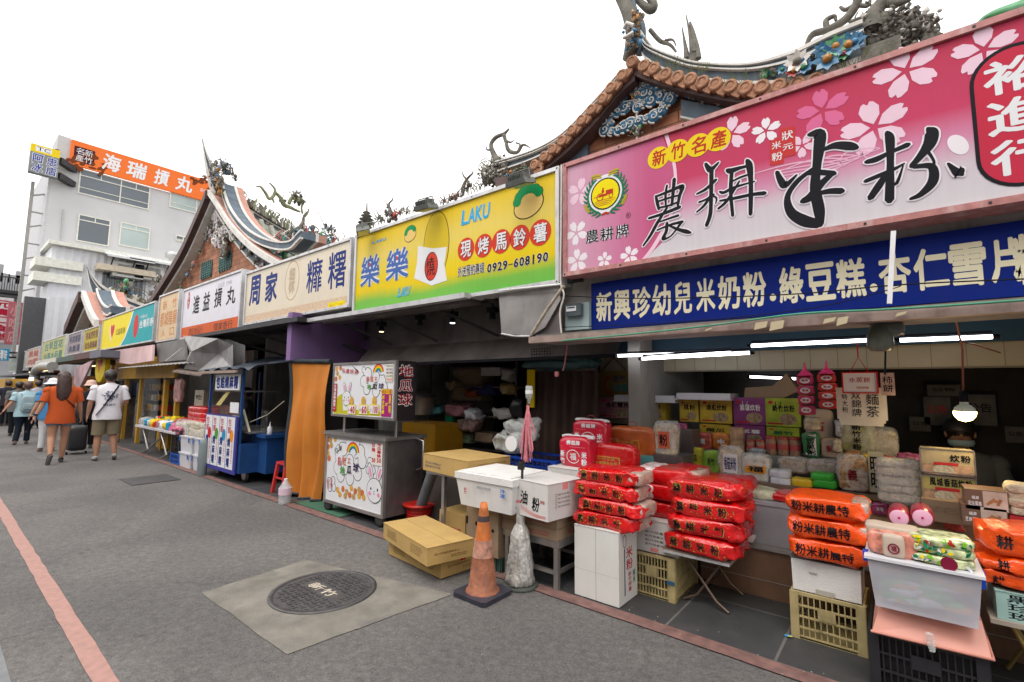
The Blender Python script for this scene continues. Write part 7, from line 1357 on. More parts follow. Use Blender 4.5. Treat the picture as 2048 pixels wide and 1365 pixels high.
# tall noodle bundle & framed noodle boxes
x0, x1, z0, z1 = FP(1758, 1003, 1842, 925, 3.95); t = thing('noodle_pack', 'tall stack of clear bagged cream noodles left of the framed noodle boxes', 'pack', (x0, 3.95, z0))
for k in range(5): MB(noodle).puff((x0+x1)/2, 4.04, z0+(z1-z0)*(k+.5)/5, x1-x0, .16, (z1-z0)/5*1.15, 40+k, .01, 10, 3).build('noodles', t)
MB(clear).puff((x0+x1)/2, 4.03, (z0+z1)/2, (x1-x0)*1.08, .2, (z1-z0)*1.1, 47, .015, 12, 4).build('wrapper', t)
for i, (px, lb, tx_, c_) in enumerate((((1843, 950, 1948, 903), 'upper picture box of noodles in front of the masked vendor', '炊粉', (.38, .33, .2)), ((1846, 1003, 1951, 952), 'lower yellow picture box lettered in black under the first noodle box', '風城香菇炊粉', (.45, .4, .12)))):
    x0, x1, z0, z1 = FP(*px, 3.9); t = thing('noodle_box', lb, 'box', (x0, 3.9, z0), 'picture boxes of noodles'); MB(mat('nbox%d' % i, c_, rough=.3, var=.3, scale=9, coat=.4)).box(x0+.004, x1-.004, 3.904, 4.06, z0+.002, z1-.002).build('body', t)
    mb = MB(steel); [mb.bar(a_, b_, .006) for a_, b_ in (((x0, 3.9, z0), (x1, 3.9, z0)), ((x0, 3.9, z1), (x1, 3.9, z1)), ((x0, 3.9, z0), (x0, 3.9, z1)), ((x1, 3.9, z0), (x1, 3.9, z1)))]; mb.build('frame', t)
    ar = art_y(3.903); w_, h = x1-x0, z1-z0; ar.L(1).rect(x0+.01, x1-.01, z0+.01, z0+h*.45, mat('food_photo%d' % i, (.42, .27, .17), var=.6, scale=22)); ar.L(2).oval(x0+w_*.42, z0+h*.25, w_*.2, h*.17, mat('bowl', (.45, .42, .32), var=.4, scale=50)); ar.L(3).rect(x0+w_*.25, x0+w_*.7, z0+h*.42, z0+h*.52, rp); ar.text(tx_, x0+w_*(.15 if i else .55), x1-w_*.06, z0+h*.56, z0+h*.82, K_, .03); ar.build('printing', t)
bx = mat('mocha_box', (.15, .09, .06), rough=.4, var=.1)
for i, (px, lb) in enumerate((((1932, 1017, 2016, 986), 'upper brown box of egg rolls at the right edge'), ((1926, 1049, 2015, 1019), 'lower brown box of sesame rolls at the right edge'))):
    x0, x1, z0, z1 = FP(*px, 3.62); t = thing('cookie_box', lb, 'box', (x0, 3.62, z0), 'brown egg roll boxes'); MB(bx).box(x0, x1, 3.62, 3.8, z0, z1).build('body', t); ar = art_y(3.62); w_, h = x1-x0, z1-z0
    ar.L(1).rect(x0+w_*.42, x1-.004, z0+.004, z1-.004, mat('roll_photo', (.5, .4, .33), var=.3, scale=10)); ar.L(2); [ar.stroke([(x0+w_*(.5+.08*k), z0+h*(.3+.1*(k % 3)), .012), (x0+w_*(.62+.07*k), z0+h*(.5+.12*(k % 2)), .014)], mat('roll_brown', (.35, .15, .05), var=.3, scale=40), raw=True) for k in range(4)]
    ar.text(['花生蛋捲', '芝麻蛋捲'][i], x0+w_*.06, x0+w_*.38, z0+h*.2, z0+h*.42, W_, .02); ar.text('福源', x0+w_*.15, x0+w_*.33, z0+h*.52, z0+h*.68, W_, .02); ar.build('printing', t)
block('cardboard_box', 'grey brown patterned box below the picture boxes of noodles', (1846, 1040, 1930, 1007), 3.85, .2, cardd, '花', ink('taupe', (140, 120, 100)))
x0, x1, z0, z1 = FP(2022, 1052, 2075, 978, 3.6); t = thing('noodle_pack', 'cream noodle stack with red base box at the right edge', 'pack', (x0, 3.6, z0))
for k in range(4): MB(noodle).puff((x0+x1)/2, 3.68, z0+.06+(z1-z0-.06)*(k+.5)/4, x1-x0, .15, .06, 60+k, .01, 10, 3).build('noodles', t)
MB(rp).box(x0, x1, 3.61, 3.75, z0-.02, z0+.05).build('base', t)
# orange bags right, teal box, table
x0, x1, z0, z1 = FP(1958, 1190, 2110, 1055, 3.2); zt_ = fy(1960, 1228, 3.25).z
t = thing('folding_table', 'pale folding table with gold legs cut by the right edge', 'table', (.5, 3.4, 0)); MB(mat('pale_top', (.36, .31, .26), rough=.5)).box(.27, 1.0, 3.22, 3.8, zt_-.02, zt_).build('top', t)
for a_, b_ in (((.34, 3.3, zt_-.02), (.5, 3.3, .006)), ((.56, 3.32, zt_-.02), (.36, 3.32, .006)), ((.34, 3.7, zt_-.02), (.5, 3.7, .006)), ((.56, 3.72, zt_-.02), (.36, 3.72, .006))): MB(mat('gold_leg', (.35, .26, .08), rough=.4, metal=.5)).tube([a_, b_], .01, 8).build('leg', t)
zz = fy(2000, 1180, 3.22).z; carton('tea_box', 'pale teal box with black brush characters on the right table', x0+.06, x0+.42, 3.24, 3.55, zt_+.001, zz-.012, mat('pale_teal', (.32, .5, .46), rough=.5), 0, art=lambda fr, sd, hx, hy, h: (fr.L(1).text('黑珍珠', -hx*.8, -hx*.3, h*.05, h*.95, K_, .01, vert=True), fr.oval(0, h*.5, .03, .03, W_)))
zo = zz-.008; H3 = fy(2000, 1058, 3.2).z-zo
for i in range(3): rbag(['lowest', 'middle', 'large top'][i]+' orange noodle bag at the right edge', x0+.26+(.0, .02, .03)[i], 3.4, zo+H3*(.14, .4, .76)[i], .54, .32, H3*(.3, .28, .5)[i], 80+i, orp, 'orange bags at the right edge', '耕農米', deco=False, open_end=False)
# red bags at the left of the counter
def upright(lb, px, Y, m, seed, emblem):
    x0, x1, z0, z1 = FP(*px, Y); t = thing('rice_noodle_bag', lb, 'bag', (x0, Y, z0)); mb = MB(m); w_, h = x1-x0, z1-z0; mb.puff((x0+x1)/2, Y+.08, (z0+z1)/2, w_, .16, h, seed, .008, 12, 5); mb.build('bag', t)
    ar = Art(((x0+x1)/2, Y, (z0+z1)/2), (1, 0, 0), (0, 0, 1)); Drape(mb)(ar)
    if emblem: ar.L(1).text('佛祖牌', -w_*.22, w_*.22, h*.22, h*.36, W_, .03); ar.rect(-w_*.38, w_*.38, h*.15, h*.17, ink('rosy', (225, 120, 130))); ar.ring(0, -h*.13, w_*.19, h*.2, .006, W_); ar.text('福', -w_*.1, w_*.1, -h*.24, -h*.02, W_, .02); ar.text('新竹', -w_*.42, -w_*.26, -h*.38, h*.05, W_, .04, vert=True); ar.text('米粉', w_*.26, w_*.42, -h*.38, h*.05, W_, .04, vert=True)
    else:
        for a_, b_, c_, d_ in ((-.4, .2, -.36, -.33), (-.4, .2, .06, .09), (-.4, -.38, -.36, .08), (.18, .2, -.36, .08), (.26, .29, -.45, .4)): ar.L(1).rect(w_*a_, w_*b_, h*c_, h*d_, goldm)
        ar.text('台灣調合米粉', -w_*.36, w_*.15, -h*.2, -h*.06, goldm, .02); ar.text('新竹名產', -w_*.3, w_*.1, -h*.03, h*.04, goldm, .01)
    ar.build('lettering', t); MB(cr_).tube(smooth([((x0+x1)/2-.04, Y+.06, z1-.02), ((x0+x1)/2-.03, Y+.06, z1+.03), ((x0+x1)/2+.03, Y+.06, z1+.03), ((x0+x1)/2+.04, Y+.06, z1-.02)]), .003, 5).build('handle', t)
    if emblem: MB(W_).puff((x0+x1)/2, Y+.08, z1-.008, w_*1.02, .05, .03, seed, .01, 10, 3).build('seal', t)
rm = mat('raspberry_foil', lin((195, 16, 50)), rough=.3, var=.12, coat=.4); 
upright('upper red bag with white round emblem at the back left', (1143, 895, 1210, 842), 3.75, rm, 5, True); upright('lower front red bag with white round emblem on the flat white carton', (1115, 934, 1178, 875), 3.5, rm, 6, True)
upright('dark orange and gold noodle bag standing on the teal box', (1213, 913, 1308, 856), 3.95, mat('copper_foil', (.45, .1, .02), rough=.3, var=.3, scale=10, coat=.4), 7, False); upright('red and gold noodle bag standing above the left red stack', (1177, 947, 1268, 892), 3.62, redp, 8, False)
bagp('noodle_pack', 'puffy clear bag of white noodles with orange label', (1306, 912, 1350, 848), 3.98, .12, noodle, '粉', K_, ink('label_coral', (220, 110, 80)), 13, clearov=True, lw=.5, lh=.5)
block('tea_box', 'small teal box under the orange gold bag', (1270, 937, 1307, 914), 3.92, .15, mat('teal_box', (.1, .35, .34), rough=.5)); block('metal_tin', 'grey metal tin under the puffy noodle bag', (1308, 941, 1366, 914), 3.92, .25, steeld); block('storage_bin', 'grey lidded tin behind the puffy noodle bag', (1350, 905, 1386, 862), 4.3, .2, steeld, cat='storage bin')
block('cardboard_box', 'white flat carton under the teal box', (1262, 952, 1310, 938), 3.88, .3, wcard)
for i, (px, lb) in enumerate((((1375, 992, 1440, 955), 'dark red bag with pink print lying on the counter left'), ((1425, 1003, 1500, 962), 'red bag with white script lying on the counter beside the bin'), ((1335, 965, 1400, 938), 'crimson bag behind the glossy red bags'))): bagp('noodle_bag', lb, px, 3.86-.1*i+.05, .3, rm, '米粉香', ink('rosy', (225, 120, 130)), seed=50+i)
# hanging wares
def hangers(lb, px, seed, m):
    x0, x1, z0, z1 = FP(*px, 4.2); t = thing('snack_strip', lb, 'snack strip', (x0, 4.2, z0)); h = (z1-z0)*.85
    for k in range(4): mb = MB(m); mb.puff((x0+x1)/2, 4.22, z0+h*(k+.5)/4, x1-x0, .06, h/4, seed+k, .006, 8, 4); o = mb.build('pack', t); ar = Art(((x0+x1)/2, 4.2, z0+h*(k+.5)/4), (1, 0, 0), (0, 0, 1)); Drape(mb)(ar); ar.L(1).oval(0, 0, (x1-x0)*.3, h*.07, W_); ar.L(2).text('果凍', -(x1-x0)*.2, (x1-x0)*.2, -h*.03, h*.03, rp, .03); ar.build('label', o)
    MB(ink('net_pink', (215, 60, 110))).lathe([((x1-x0)/2, z0+h), (.01, z1), (.004, z1+.05)], ((x0+x1)/2, 4.22, 0), 8).build('net', t)
hangers('left hanging strip of red and pink snack packs', (1596, 830, 1626, 738), 3, mat('snack_pink', (.45, .03, .1), rough=.35, var=.3, scale=20)); hangers('right hanging strip of red snack packs with black bowls', (1638, 818, 1671, 735), 9, mat('snack_red', (.5, .03, .02), rough=.35, var=.3, scale=20))
x0, x1, z0, z1 = FP(1685, 787, 1755, 744, 4.0); t = thing('notice', 'red framed handwritten notice on a string', 'notice', (x0, 4.0, z0)); MB(W_).box(x0+.008, x1-.008, 4.0, 4.01, z0+.008, z1-.008).build('paper', t); mb = MB(RD); [mb.box(*b_) for b_ in ((x0, x1, 3.995, 4.012, z0, z0+.008), (x0, x1, 3.995, 4.012, z1-.008, z1), (x0, x0+.008, 3.995, 4.012, z0+.008, z1-.008), (x1-.008, x1, 3.995, 4.012, z0+.008, z1-.008))]; mb.build('frame', t)
ar = art_y(3.999); ar.L(2).text('水蒸餅', x0+.04, x1-.04, z0+(z1-z0)*.5, z0+(z1-z0)*.75, rp); ar.text('綠豆椪另售', x0+.08, x1-.05, z0+(z1-z0)*.2, z0+(z1-z0)*.32, rp); ar.build('lettering', t); MB(RD).tube([((x0+x1)/2-.05, 4.0, z1), ((x0+x1)/2, 4.0, z1+.1), ((x0+x1)/2+.05, 4.0, z1)], .003, 5).tube([((x0+x1)/2, 4.0, z1+.1), ((x0+x1)/2, 4.0, z1+.2)], .004, 5).build('string', t)
x0, x1, z0, z1 = FP(1675, 838, 1768, 776, 4.05); t = thing('paper_pad', 'hanging sheaf of white papers with large handwritten characters', 'paper', (x0, 4.05, z0)); pw_ = mat('paper_grey', (.5, .49, .44), rough=.8)
for k in range(4): MB(pw_).box(x0+.01*k, x1-.012*k+.01, 4.05+k*.004, 4.053+k*.004, z0-.02*(k % 3), z1-.003*k, rz=.02*k).build('sheet', t)
ar = art_y(4.048); w_, h = x1-x0, z1-z0; ar.L(1).text('麵茶', x0+w_*.62, x0+w_*.88, z0+h*.08, z0+h*.82, K_, .0, vert=True); ar.text('双錦牌', x0+w_*.32, x0+w_*.52, z0+h*.08, z0+h*.9, K_, vert=True); ar.text('特大粉', x0+w_*.12, x0+w_*.24, z0+h*.2, z0+h*.8, K_, vert=True); ar.build('lettering', t)
x0, x1, z0, z1 = FP(1763, 791, 1788, 746, 4.0); t = thing('tag', 'pink mottled hanging card with handwritten characters', 'card', (x0, 4.0, z0)); MB(mat('pinkish_card', (.42, .3, .28), var=.3, scale=25)).box(x0, x1, 4.0, 4.006, z0, z1).build('card', t); ar = art_y(4.0); ar.L(1).text('柿餅', x0+.01, x1-.01, z0+.02, z1-.02, K_, .01, vert=True); ar.build('lettering', t)
x0, x1, z0, z1 = FP(1198, 800, 1257, 742, 4.85); t = thing('hanging_plaque', 'brown yellow hanging plaque with a red crescent on the cream wall', 'plaque', (x0, 4.85, z0)); MB(mat('ochre_card', (.24, .15, .03), rough=.5)).box(x0, x1, 4.86, 4.88, z0, z1).build('board', t); ar = art_y(4.86); ar.L(1).ring((x0*.68+x1*.32), (z0+z1)/2, .05, .08, .03, rp, 1.2, 5.4); ar.text('新竹', x0+.17, x1-.04, z1-.13, z1-.05, bi, .02); ar.text('米粉業', x0+.17, x1-.02, z0+.09, z0+.18, ink('teal', (0, 0, 0)), .02); ar.build('lettering', t); MB(K_).tube([(x0+.03, 4.86, z1), ((x0+x1)/2, 4.86, z1+.15), (x1-.03, 4.86, z1)], .005, 5).build('string', t)
# papers pinned on the dark back of the shop
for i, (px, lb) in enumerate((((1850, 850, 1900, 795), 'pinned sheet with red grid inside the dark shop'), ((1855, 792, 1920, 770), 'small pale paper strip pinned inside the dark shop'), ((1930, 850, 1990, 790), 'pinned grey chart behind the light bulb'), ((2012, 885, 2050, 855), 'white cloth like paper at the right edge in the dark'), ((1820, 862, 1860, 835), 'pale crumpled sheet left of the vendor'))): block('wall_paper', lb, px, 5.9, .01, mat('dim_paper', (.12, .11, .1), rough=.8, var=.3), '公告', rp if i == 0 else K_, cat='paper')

# ---- more small packets filling shelf and counter
PC = [mat('pk_%d' % i, c_, rough=.3, var=.5, scale=24, coat=.3, bump=.4, bscale=30) for i, c_ in enumerate(((.5, .06, .04), (.55, .38, .03), (.08, .3, .06), (.45, .4, .3), (.5, .18, .03), (.35, .05, .16), (.3, .33, .38)))]
more = [((1340, 948, 1372, 922), 3, 'beige packet below the grey tin'), ((1372, 955, 1402, 934), 1, 'small yellow packet under the yellow pouch'), ((1402, 962, 1436, 944), 2, 'small green packet under the lime pouch'), ((1330, 925, 1366, 905), 1, 'yellow lid packet on the metal tin'),
 ((1500, 912, 1530, 898), 6, 'grey blue packet among the small jars'), ((1666, 905, 1684, 880), 3, 'slim cream packet right of the small paper bag'), ((1668, 875, 1684, 840), 6, 'slim grey packet beside the green noodle bag'), ((1690, 925, 1722, 905), 4, 'orange packet under the green noodle bag'), ((1722, 925, 1752, 908), 1, 'yellow packet under the clear cream noodles'), ((1752, 924, 1790, 912), 0, 'dark red packet over the tall noodle stack'), ((1792, 926, 1842, 908), 5, 'plum packet over the right of the tall noodle stack'),
 ((1488, 990, 1530, 972), 3, 'cream packet at the counter edge left of the bin'), ((1602, 1000, 1640, 984), 2, 'green packet on the counter right of the bin'), ((1642, 1006, 1690, 990), 6, 'silver packet on the counter behind the orange stack'), ((1692, 1012, 1740, 994), 2, 'dark green noodle packet behind the top orange bag'), ((1742, 1030, 1778, 1008), 5, 'violet and grey packet left of the pink rolls'), ((1890, 1062, 1930, 1046), 0, 'red packet under the lower egg roll box'), ((1345, 862, 1372, 846), 5, 'violet packet above the grey lidded tin'), ((1598, 800, 1612, 762), 4, 'narrow orange packet left of the hanging strips'), ((1606, 862, 1640, 835), 3, 'pale packet above the green pouch')]
for i, (px, c_, lb) in enumerate(more): bagp('snack_pack', lb, px, 4.12 if px[1] > 965 else 4.48, .07, PC[c_], '米香' if i % 3 == 0 else None, W_, None, 100+i, wr=.012)
# ================= cart and left-hand goods =================
# ---- rainbow cart
stl = steel
A = gz(652, 1030); cx0, cx1 = -5.36, -4.5
Yf = 3.08
def rowart(ar, u0, u1, v0, v1, base):
    ar.L(1).rect(u0, u1, v0, v1, ink('cart_white', (232, 232, 236)))
x0, _, zb0_, _ = FP(655, 1010, 700, 862, Yf); zlow0 = fy(655, 1005, Yf).z; zlow1 = fy(655, 868, Yf).z; x1 = fy(770, 950, Yf).x; x0 = fy(650, 950, Yf).x
zup0 = fy(665, 832, Yf).z; zup1 = fy(668, 727, Yf).z; xu0, xu1 = fy(666, 780, Yf).x, fy(792, 780, Yf).x
t = thing('food_cart', 'stainless snack cart with white rainbow and rabbit panels on castors', 'food cart', ((x0+x1)/2, 3.4, 0)); D = .5
MB(steeld).box(x0, x1, Yf+.02, Yf+D, zlow0, zlow1).build('body', t); MB(steel).box(x0-.03, x1+.03, Yf-.03, Yf+D+.03, zlow1+.001, zlow1+.035).build('top', t)
def frame(ya, yb, za, zb, w_=.03, x0=x0, x1=x1):
    return MB(steel).box(x0, x1, ya, yb, za, za+w_).box(x0, x1, ya, yb, zb-w_, zb).box(x0, x0+w_, ya, yb, za+w_, zb-w_).box(x1-w_, x1, ya, yb, za+w_, zb-w_)
frame(Yf-.012, Yf+.02, zlow0, zlow1, .035).build('frame', t); frame(Yf-.012, Yf+.02, zup0, zup1, .025, xu0, xu1).build('frame', t)
sidem = mat('sign_black', (.02, .015, .018), rough=.35); MB(sidem).box(xu0, xu1, Yf+.02, Yf+.26, zup0, zup1).build('sign_box', t)
for xx in (x0+.14, x1-.02): MB(steel).tube([(xx, Yf+.14, zlow1), (xx, Yf+.14, zup0)], .016).build('post', t)
MB(steel).tube([(x1, Yf+D-.1, zlow1), (x1+.12, Yf+D-.1, zlow1-.02), (x1+.12, Yf+D-.1, zlow1-.3), (x1+.02, Yf+D-.1, zlow1-.34)], .013).build('handle', t)
for xx, yy in ((x0+.07, Yf+.06), (x1-.08, Yf+.06), (x0+.07, Yf+D-.06), (x1-.08, Yf+D-.06)):
    o = MB(steeld).box(xx-.03, xx+.03, yy-.025, yy+.025, .1, zlow0).build('castor', t); MB(mat('rubber', (.03, .03, .03), rough=.6)).lathe([(.045, -.02), (.07, -.018), (.075, 0), (.07, .018), (.045, .02)], (xx, yy-.04, .079), 20, 'y').build('wheel', o)
ar = art_y(Yf); ar.lay = 1; Wd = x1-x0; wht_ = ink('cart_white', (232, 232, 236)); ar.rect(x0+.035, x1-.035, zlow0+.035, zlow1-.035, wht_); ar.rect(xu0+.025, xu1-.025, zup0+.025, zup1-.025, wht_)
potb = [mat('potball_a', (.6, .33, .05), rough=.5, var=.3, scale=40), mat('potball_b', (.55, .14, .03), rough=.5, var=.3, scale=40), mat('potball_c', (.45, .28, .1), rough=.5, var=.3, scale=40)]
rnd = random.Random(7)
cart_px = lambda x, y: (540+x/3.25, 640+y/3.25)
def balls(pts, r_):
    for i, (x, y) in enumerate(pts): u, v = ar.px(*cart_px(x, y)); ar.L(2+i*.25).oval(u, v, r_, r_, potb[i % 3], 14)
balls([(385, 755), (410, 745), (395, 785), (425, 775), (380, 825), (400, 815), (378, 865), (385, 900), (440, 750), (465, 755), (375, 780)], .035)
balls([(440, 1105), (475, 1100), (500, 1120), (530, 1095), (555, 1115), (580, 1105), (455, 1135), (520, 1140), (545, 1150), (580, 1145), (600, 1125), (490, 1145), (610, 1155)], .035)
balls([(435, 320), (460, 315), (440, 350), (455, 375), (430, 385)], .03)
def cloud(pts, r_, fill=wht_):
    for x, y in pts: u, v = ar.px(*cart_px(x, y)); ar.L(3).oval(u, v, r_+.007, r_+.007, K_, 18)
    for x, y in pts: u, v = ar.px(*cart_px(x, y)); ar.L(4).oval(u, v, r_, r_, fill, 18)
def rainbow(x, y, r_):
    u, v = ar.px(*cart_px(x, y))
    for k, m_ in enumerate((RD, ink('rb_orange', (240, 150, 30)), YL, ink('rb_green', (60, 170, 70)), ink('rb_blue', (60, 100, 200)))): ar.L(5).ring(u, v, r_-.014*k, r_-.014*k, .0145, m_, .15, math.pi-.1, 20)
def bunny(x, y, r_, up):
    u, v = ar.px(*cart_px(x, y)); pk_ = ink('ear_pink', (235, 150, 190))
    for s2 in (-1, 1):
        ar.L(6).oval(u+s2*r_*.62, v+r_*1.45, r_*.34, r_*.75, K_, 20, -s2*.35); ar.L(7).oval(u+s2*r_*.62, v+r_*1.45, r_*.29, r_*.69, wht_, 20, -s2*.35); ar.L(8).oval(u+s2*r_*.62, v+r_*1.4, r_*.15, r_*.48, pk_, 16, -s2*.35)
    ar.L(9).oval(u, v, r_*1.05, r_, K_); ar.L(10).oval(u, v, r_, r_*.95, wht_)
    for s2 in (-1, 1): ar.L(11).oval(u+s2*r_*.45, v+r_*.1, r_*.09, r_*.12, K_, 12); ar.oval(u+s2*r_*.6, v-r_*.3, r_*.2, r_*.17, pk_, 14)
    ar.oval(u, v-r_*.08, r_*.07, r_*.05, K_, 10); ar.stroke([(u-.1*r_, v-.3*r_, .006), (u, v-.22*r_, .006), (u+.1*r_, v-.3*r_, .006)], K_, raw=True)
def wb(s_, cells, cols, b=.02, L_=12):
    for c_, (x0_, yb_, x1_, yt_), m_ in zip(s_, cells, cols): ar.L(L_).pxt(c_, *cart_px(x0_, yb_), *cart_px(x1_, yt_), m_, b)
o_ = ink('w_orange', (225, 110, 50)); g_ = ink('w_green', (80, 160, 60)); p_ = ink('w_pink', (215, 100, 110)); pu = ink('w_violet', (70, 50, 90))
cloud([(520, 800), (560, 790), (590, 860), (600, 920), (570, 1000), (520, 1030), (460, 1010), (440, 960), (450, 890), (480, 840), (520, 920), (530, 970), (490, 960)], .075); cloud([(435, 850), (465, 820), (470, 855), (445, 835)], .038); cloud([(650, 920), (660, 950), (640, 975), (670, 980)], .04); cloud([(385, 1050), (410, 1045), (390, 1090), (415, 1090)], .042)
rainbow(540, 870, .12); cloud([(560, 890), (580, 890), (570, 880)], .022)
wb('彩虹工', ((440, 945, 468, 893), (473, 942, 500, 893), (505, 930, 528, 903)), (p_, o_, RD)); wb('地瓜球', ((455, 1005, 492, 955), (500, 1000, 535, 950), (540, 985, 582, 935)), (g_, K_, pu)); wb('純手可食', ((372, 1062, 390, 1032), (393, 1062, 412, 1032), (372, 1095, 390, 1065), (393, 1095, 412, 1065)), (rp,)*4, 0)
wb('Q彈', ((425, 865, 447, 835), (448, 850, 472, 820)), (K_, K_), 0)
bunny(680, 1110, .13, 0)
ar.L(13).pxrect(*cart_px(662, 940), *cart_px(738, 770), ink('menu_cream', (238, 228, 222))); ar.L(14).pxt('地瓜薯條', *cart_px(698, 895), *cart_px(728, 800), rp, .04, vert=True); ar.pxt('甘梅', *cart_px(664, 858), *cart_px(690, 800), rp, .04, vert=True); ar.pxt('50', *cart_px(697, 928), *cart_px(727, 902), rp, .04); ar.pxt('30', *cart_px(664, 925), *cart_px(690, 900), rp, .04)
# upper panel
cloud([(640, 350), (690, 370), (730, 400), (740, 440), (690, 465), (630, 450), (610, 400), (660, 410), (720, 420)], .06); cloud([(610, 325), (635, 330), (620, 345)], .03); rainbow(705, 345, .09); cloud([(720, 372), (738, 372)], .02)
wb('彩虹工', ((628, 405, 650, 368), (653, 402, 677, 367), (680, 392, 702, 372)), (p_, o_, RD)); wb('地瓜球', ((632, 452, 662, 418), (666, 452, 702, 415), (706, 448, 745, 412)), (g_, K_, pu))
bunny(500, 510, .085, 0)
ar.L(2).poly([cart_px(*q) for q in ((415, 610), (412, 560), (440, 500), (470, 480), (475, 590), (560, 585), (720, 600), (720, 628))], ink('grass_y', (200, 190, 50)), px=True)
ar.L(3).poly([cart_px(*q) for q in ((530, 295), (575, 330), (580, 350))], K_, px=True); wb('私藏招牌', ((470, 345, 495, 315), (497, 348, 520, 318), (522, 350, 547, 322), (550, 355, 578, 328)), (rp,)*4, .01)
for i, (s_, x0_, x1_) in enumerate((('40', 505, 562), ('60', 580, 640), ('100', 650, 712))):
    u, v = ar.px(*cart_px((x0_+x1_)/2, 530)); ar.L(12).oval(u, v, .04, .055, potb[0], 14); ar.L(13).pxrect(*cart_px(x0_, 612), *cart_px(x1_, 552), YL); ar.L(14).pxrect(*cart_px(x0_+4, 609), *cart_px(x1_-4, 558), W_); ar.L(15).pxt(s_, *cart_px(x0_+18, 608), *cart_px(x1_-6, 562), rp, .05); ar.pxt('小中大'[i], *cart_px(x0_+5, 600), *cart_px(x0_+16, 575), K_)
ar.L(13).pxrect(*cart_px(408, 592), *cart_px(440, 415), rp); ar.L(14).pxt('北海道熱銷第一', *cart_px(413, 588), *cart_px(436, 420), W_, .02, vert=True)
ar.L(13).pxrect(*cart_px(725, 628), *cart_px(797, 450), ink('violet_box', (170, 40, 120))); ar.L(14).pxrect(*cart_px(727, 482), *cart_px(796, 452), YL); ar.L(15).pxt('商品可選', *cart_px(730, 480), *cart_px(794, 455), rp, .02); ar.pxt('綜合甜鹹', *cart_px(730, 612), *cart_px(750, 488), YL, .03, vert=True); ar.pxt('原味', *cart_px(774, 612), *cart_px(793, 488), YL, .03, vert=True); ar.pxt('or', *cart_px(752, 560), *cart_px(772, 540), YL, .02)
ar.L(13).pxrect(*cart_px(757, 402), *cart_px(804, 288), ink('menu_cream', (238, 228, 222)))
for k, m_ in enumerate((g_, bi, K_, g_, o_)): ar.L(14).pxt('地瓜球包', *cart_px(760, 308+k*22), *cart_px(802, 292+k*22), m_, .01)
ar.build('artwork', t)
ar = Art((xu1, Yf, 0), (0, 1, 0), (0, 0, 1)); h = zup1-zup0; ar.L(1).text('地瓜球', .03, .22, zup0+h*.22, zup0+h*.95, W_, .05, vert=True, gap=.1); ar.L(2).text('地瓜球', .035, .215, zup0+h*.23, zup0+h*.94, ink('dark_crimson', (150, 20, 40)), .02, vert=True, gap=.12); ar.build('lettering', t)
# ---- blue cart
bl = mat('cart_blue', (.012, .06, .2), rough=.4, var=.15, scale=4, dirt=.3, dc=(.01, .02, .05))
X1 = fy(470, 975, 3.0).x; X0 = fy(406, 945, 3.0).x; Zb, Zt = .16, fy(565, 870, 3.4).z
Xr = fx(565, 900, X1).y
t = thing('food_cart', 'blue pancake cart with white menu boards and a cloth roof', 'food cart', ((X0+X1)/2, 3.2, 0)); Xe = fy(565, 880, 3.45).x
MB(bl).box(X0, Xe-.05, 3.25, 3.85, Zb, Zt-.05).box(X0, X1+.1, 3.0, 3.249, Zb, Zt-.15).build('body', t); MB(bl).box(X0-.02, Xe, 3.2, 3.9, Zt-.049, Zt).build('counter', t)
for xx, yy in ((X0+.35, 3.1), (X1-.05, 3.15), (Xe-.3, 3.75)): MB(MATS['rubber']).lathe([(.03, -.02), (.1, -.02), (.11, 0), (.1, .02), (.03, .02)], (xx, yy, .115), 22, 'y').use(steel).lathe([(.075, -.024), (.075, .024)], (xx, yy, .115), 16, 'y').build('wheel', t)
Zr = fy(470, 752, 3.0).z; mb = MB(bl)
for xx, yy in ((X0+.03, 3.02), (X1, 3.02), (X0+.03, 3.8), (Xe-.05, 3.8)): mb.bar((xx, yy, Zt-.2), (xx, yy, Zr+.1), .035)
mb.build('post', t)
mb = MB(mat('roof_cloth', (.04, .05, .07), rough=.5, var=.4, scale=5)); rnd = random.Random(2); n = 16; V_ = []
for j in range(5):
    for i in range(n+1): V_.append((X0-.2+(Xe+.5-X0)*i/n, 2.9+j*.28, Zr+.12+.06*j-.05*math.sin(i*1.9+j)*rnd.random()-.02*(j == 0)))
mb.add(V_, [(j*(n+1)+i, j*(n+1)+i+1, (j+1)*(n+1)+i+1, (j+1)*(n+1)+i) for j in range(4) for i in range(n)], False); mb.use(mat('roof_lath', (.3, .22, .18))).box(X0-.2, X1+.05, 2.88, 2.92, Zr+.04, Zr+.08); mb.build('roof', t)
o = MB(wht_).box(X0+.35, X1-.02, 2.97, 2.99, Zr-.22, Zr+.02).build('sign_board', t); ar = art_y(2.97); ar.L(1).text('包餡燒梳捲'.replace('梳捲', '麻糬'), X0+.38, X1-.05, Zr-.2, Zr, ink('royal', (0, 0, 0)), .05); ar.build('lettering', o)
MB(mat('pane_glass', (1, 1, 1))).box(X0+.05, X1-.02, 3.03, 3.035, Zt, Zt+.4).box(X1+.02, Xe-.2, 3.3, 3.305, Zt, Zt+.35).build('pane', t)
MB(steel).box(X0+.05, X1-.03, 3.05, 3.6, Zt+.62, Zt+.64).box(X0+.1, Xe-.3, 3.1, 3.8, Zt+.005, Zt+.03).build('shelf', t)
MB(mat('yellow_note', (.5, .42, .15))).prism([(X1-1.0, Zt+.4), (X1-.6, Zt+.62), (X1-.45, Zt+.62), (X1-.8, Zt+.4)], 3.015, 3.02).use(W_).box(X1-.42, X1-.1, 3.015, 3.02, Zt+.3, Zt+.46).box(X1-.3, X1-.06, 3.012, 3.018, Zt+.05, Zt+.26).build('note', t)
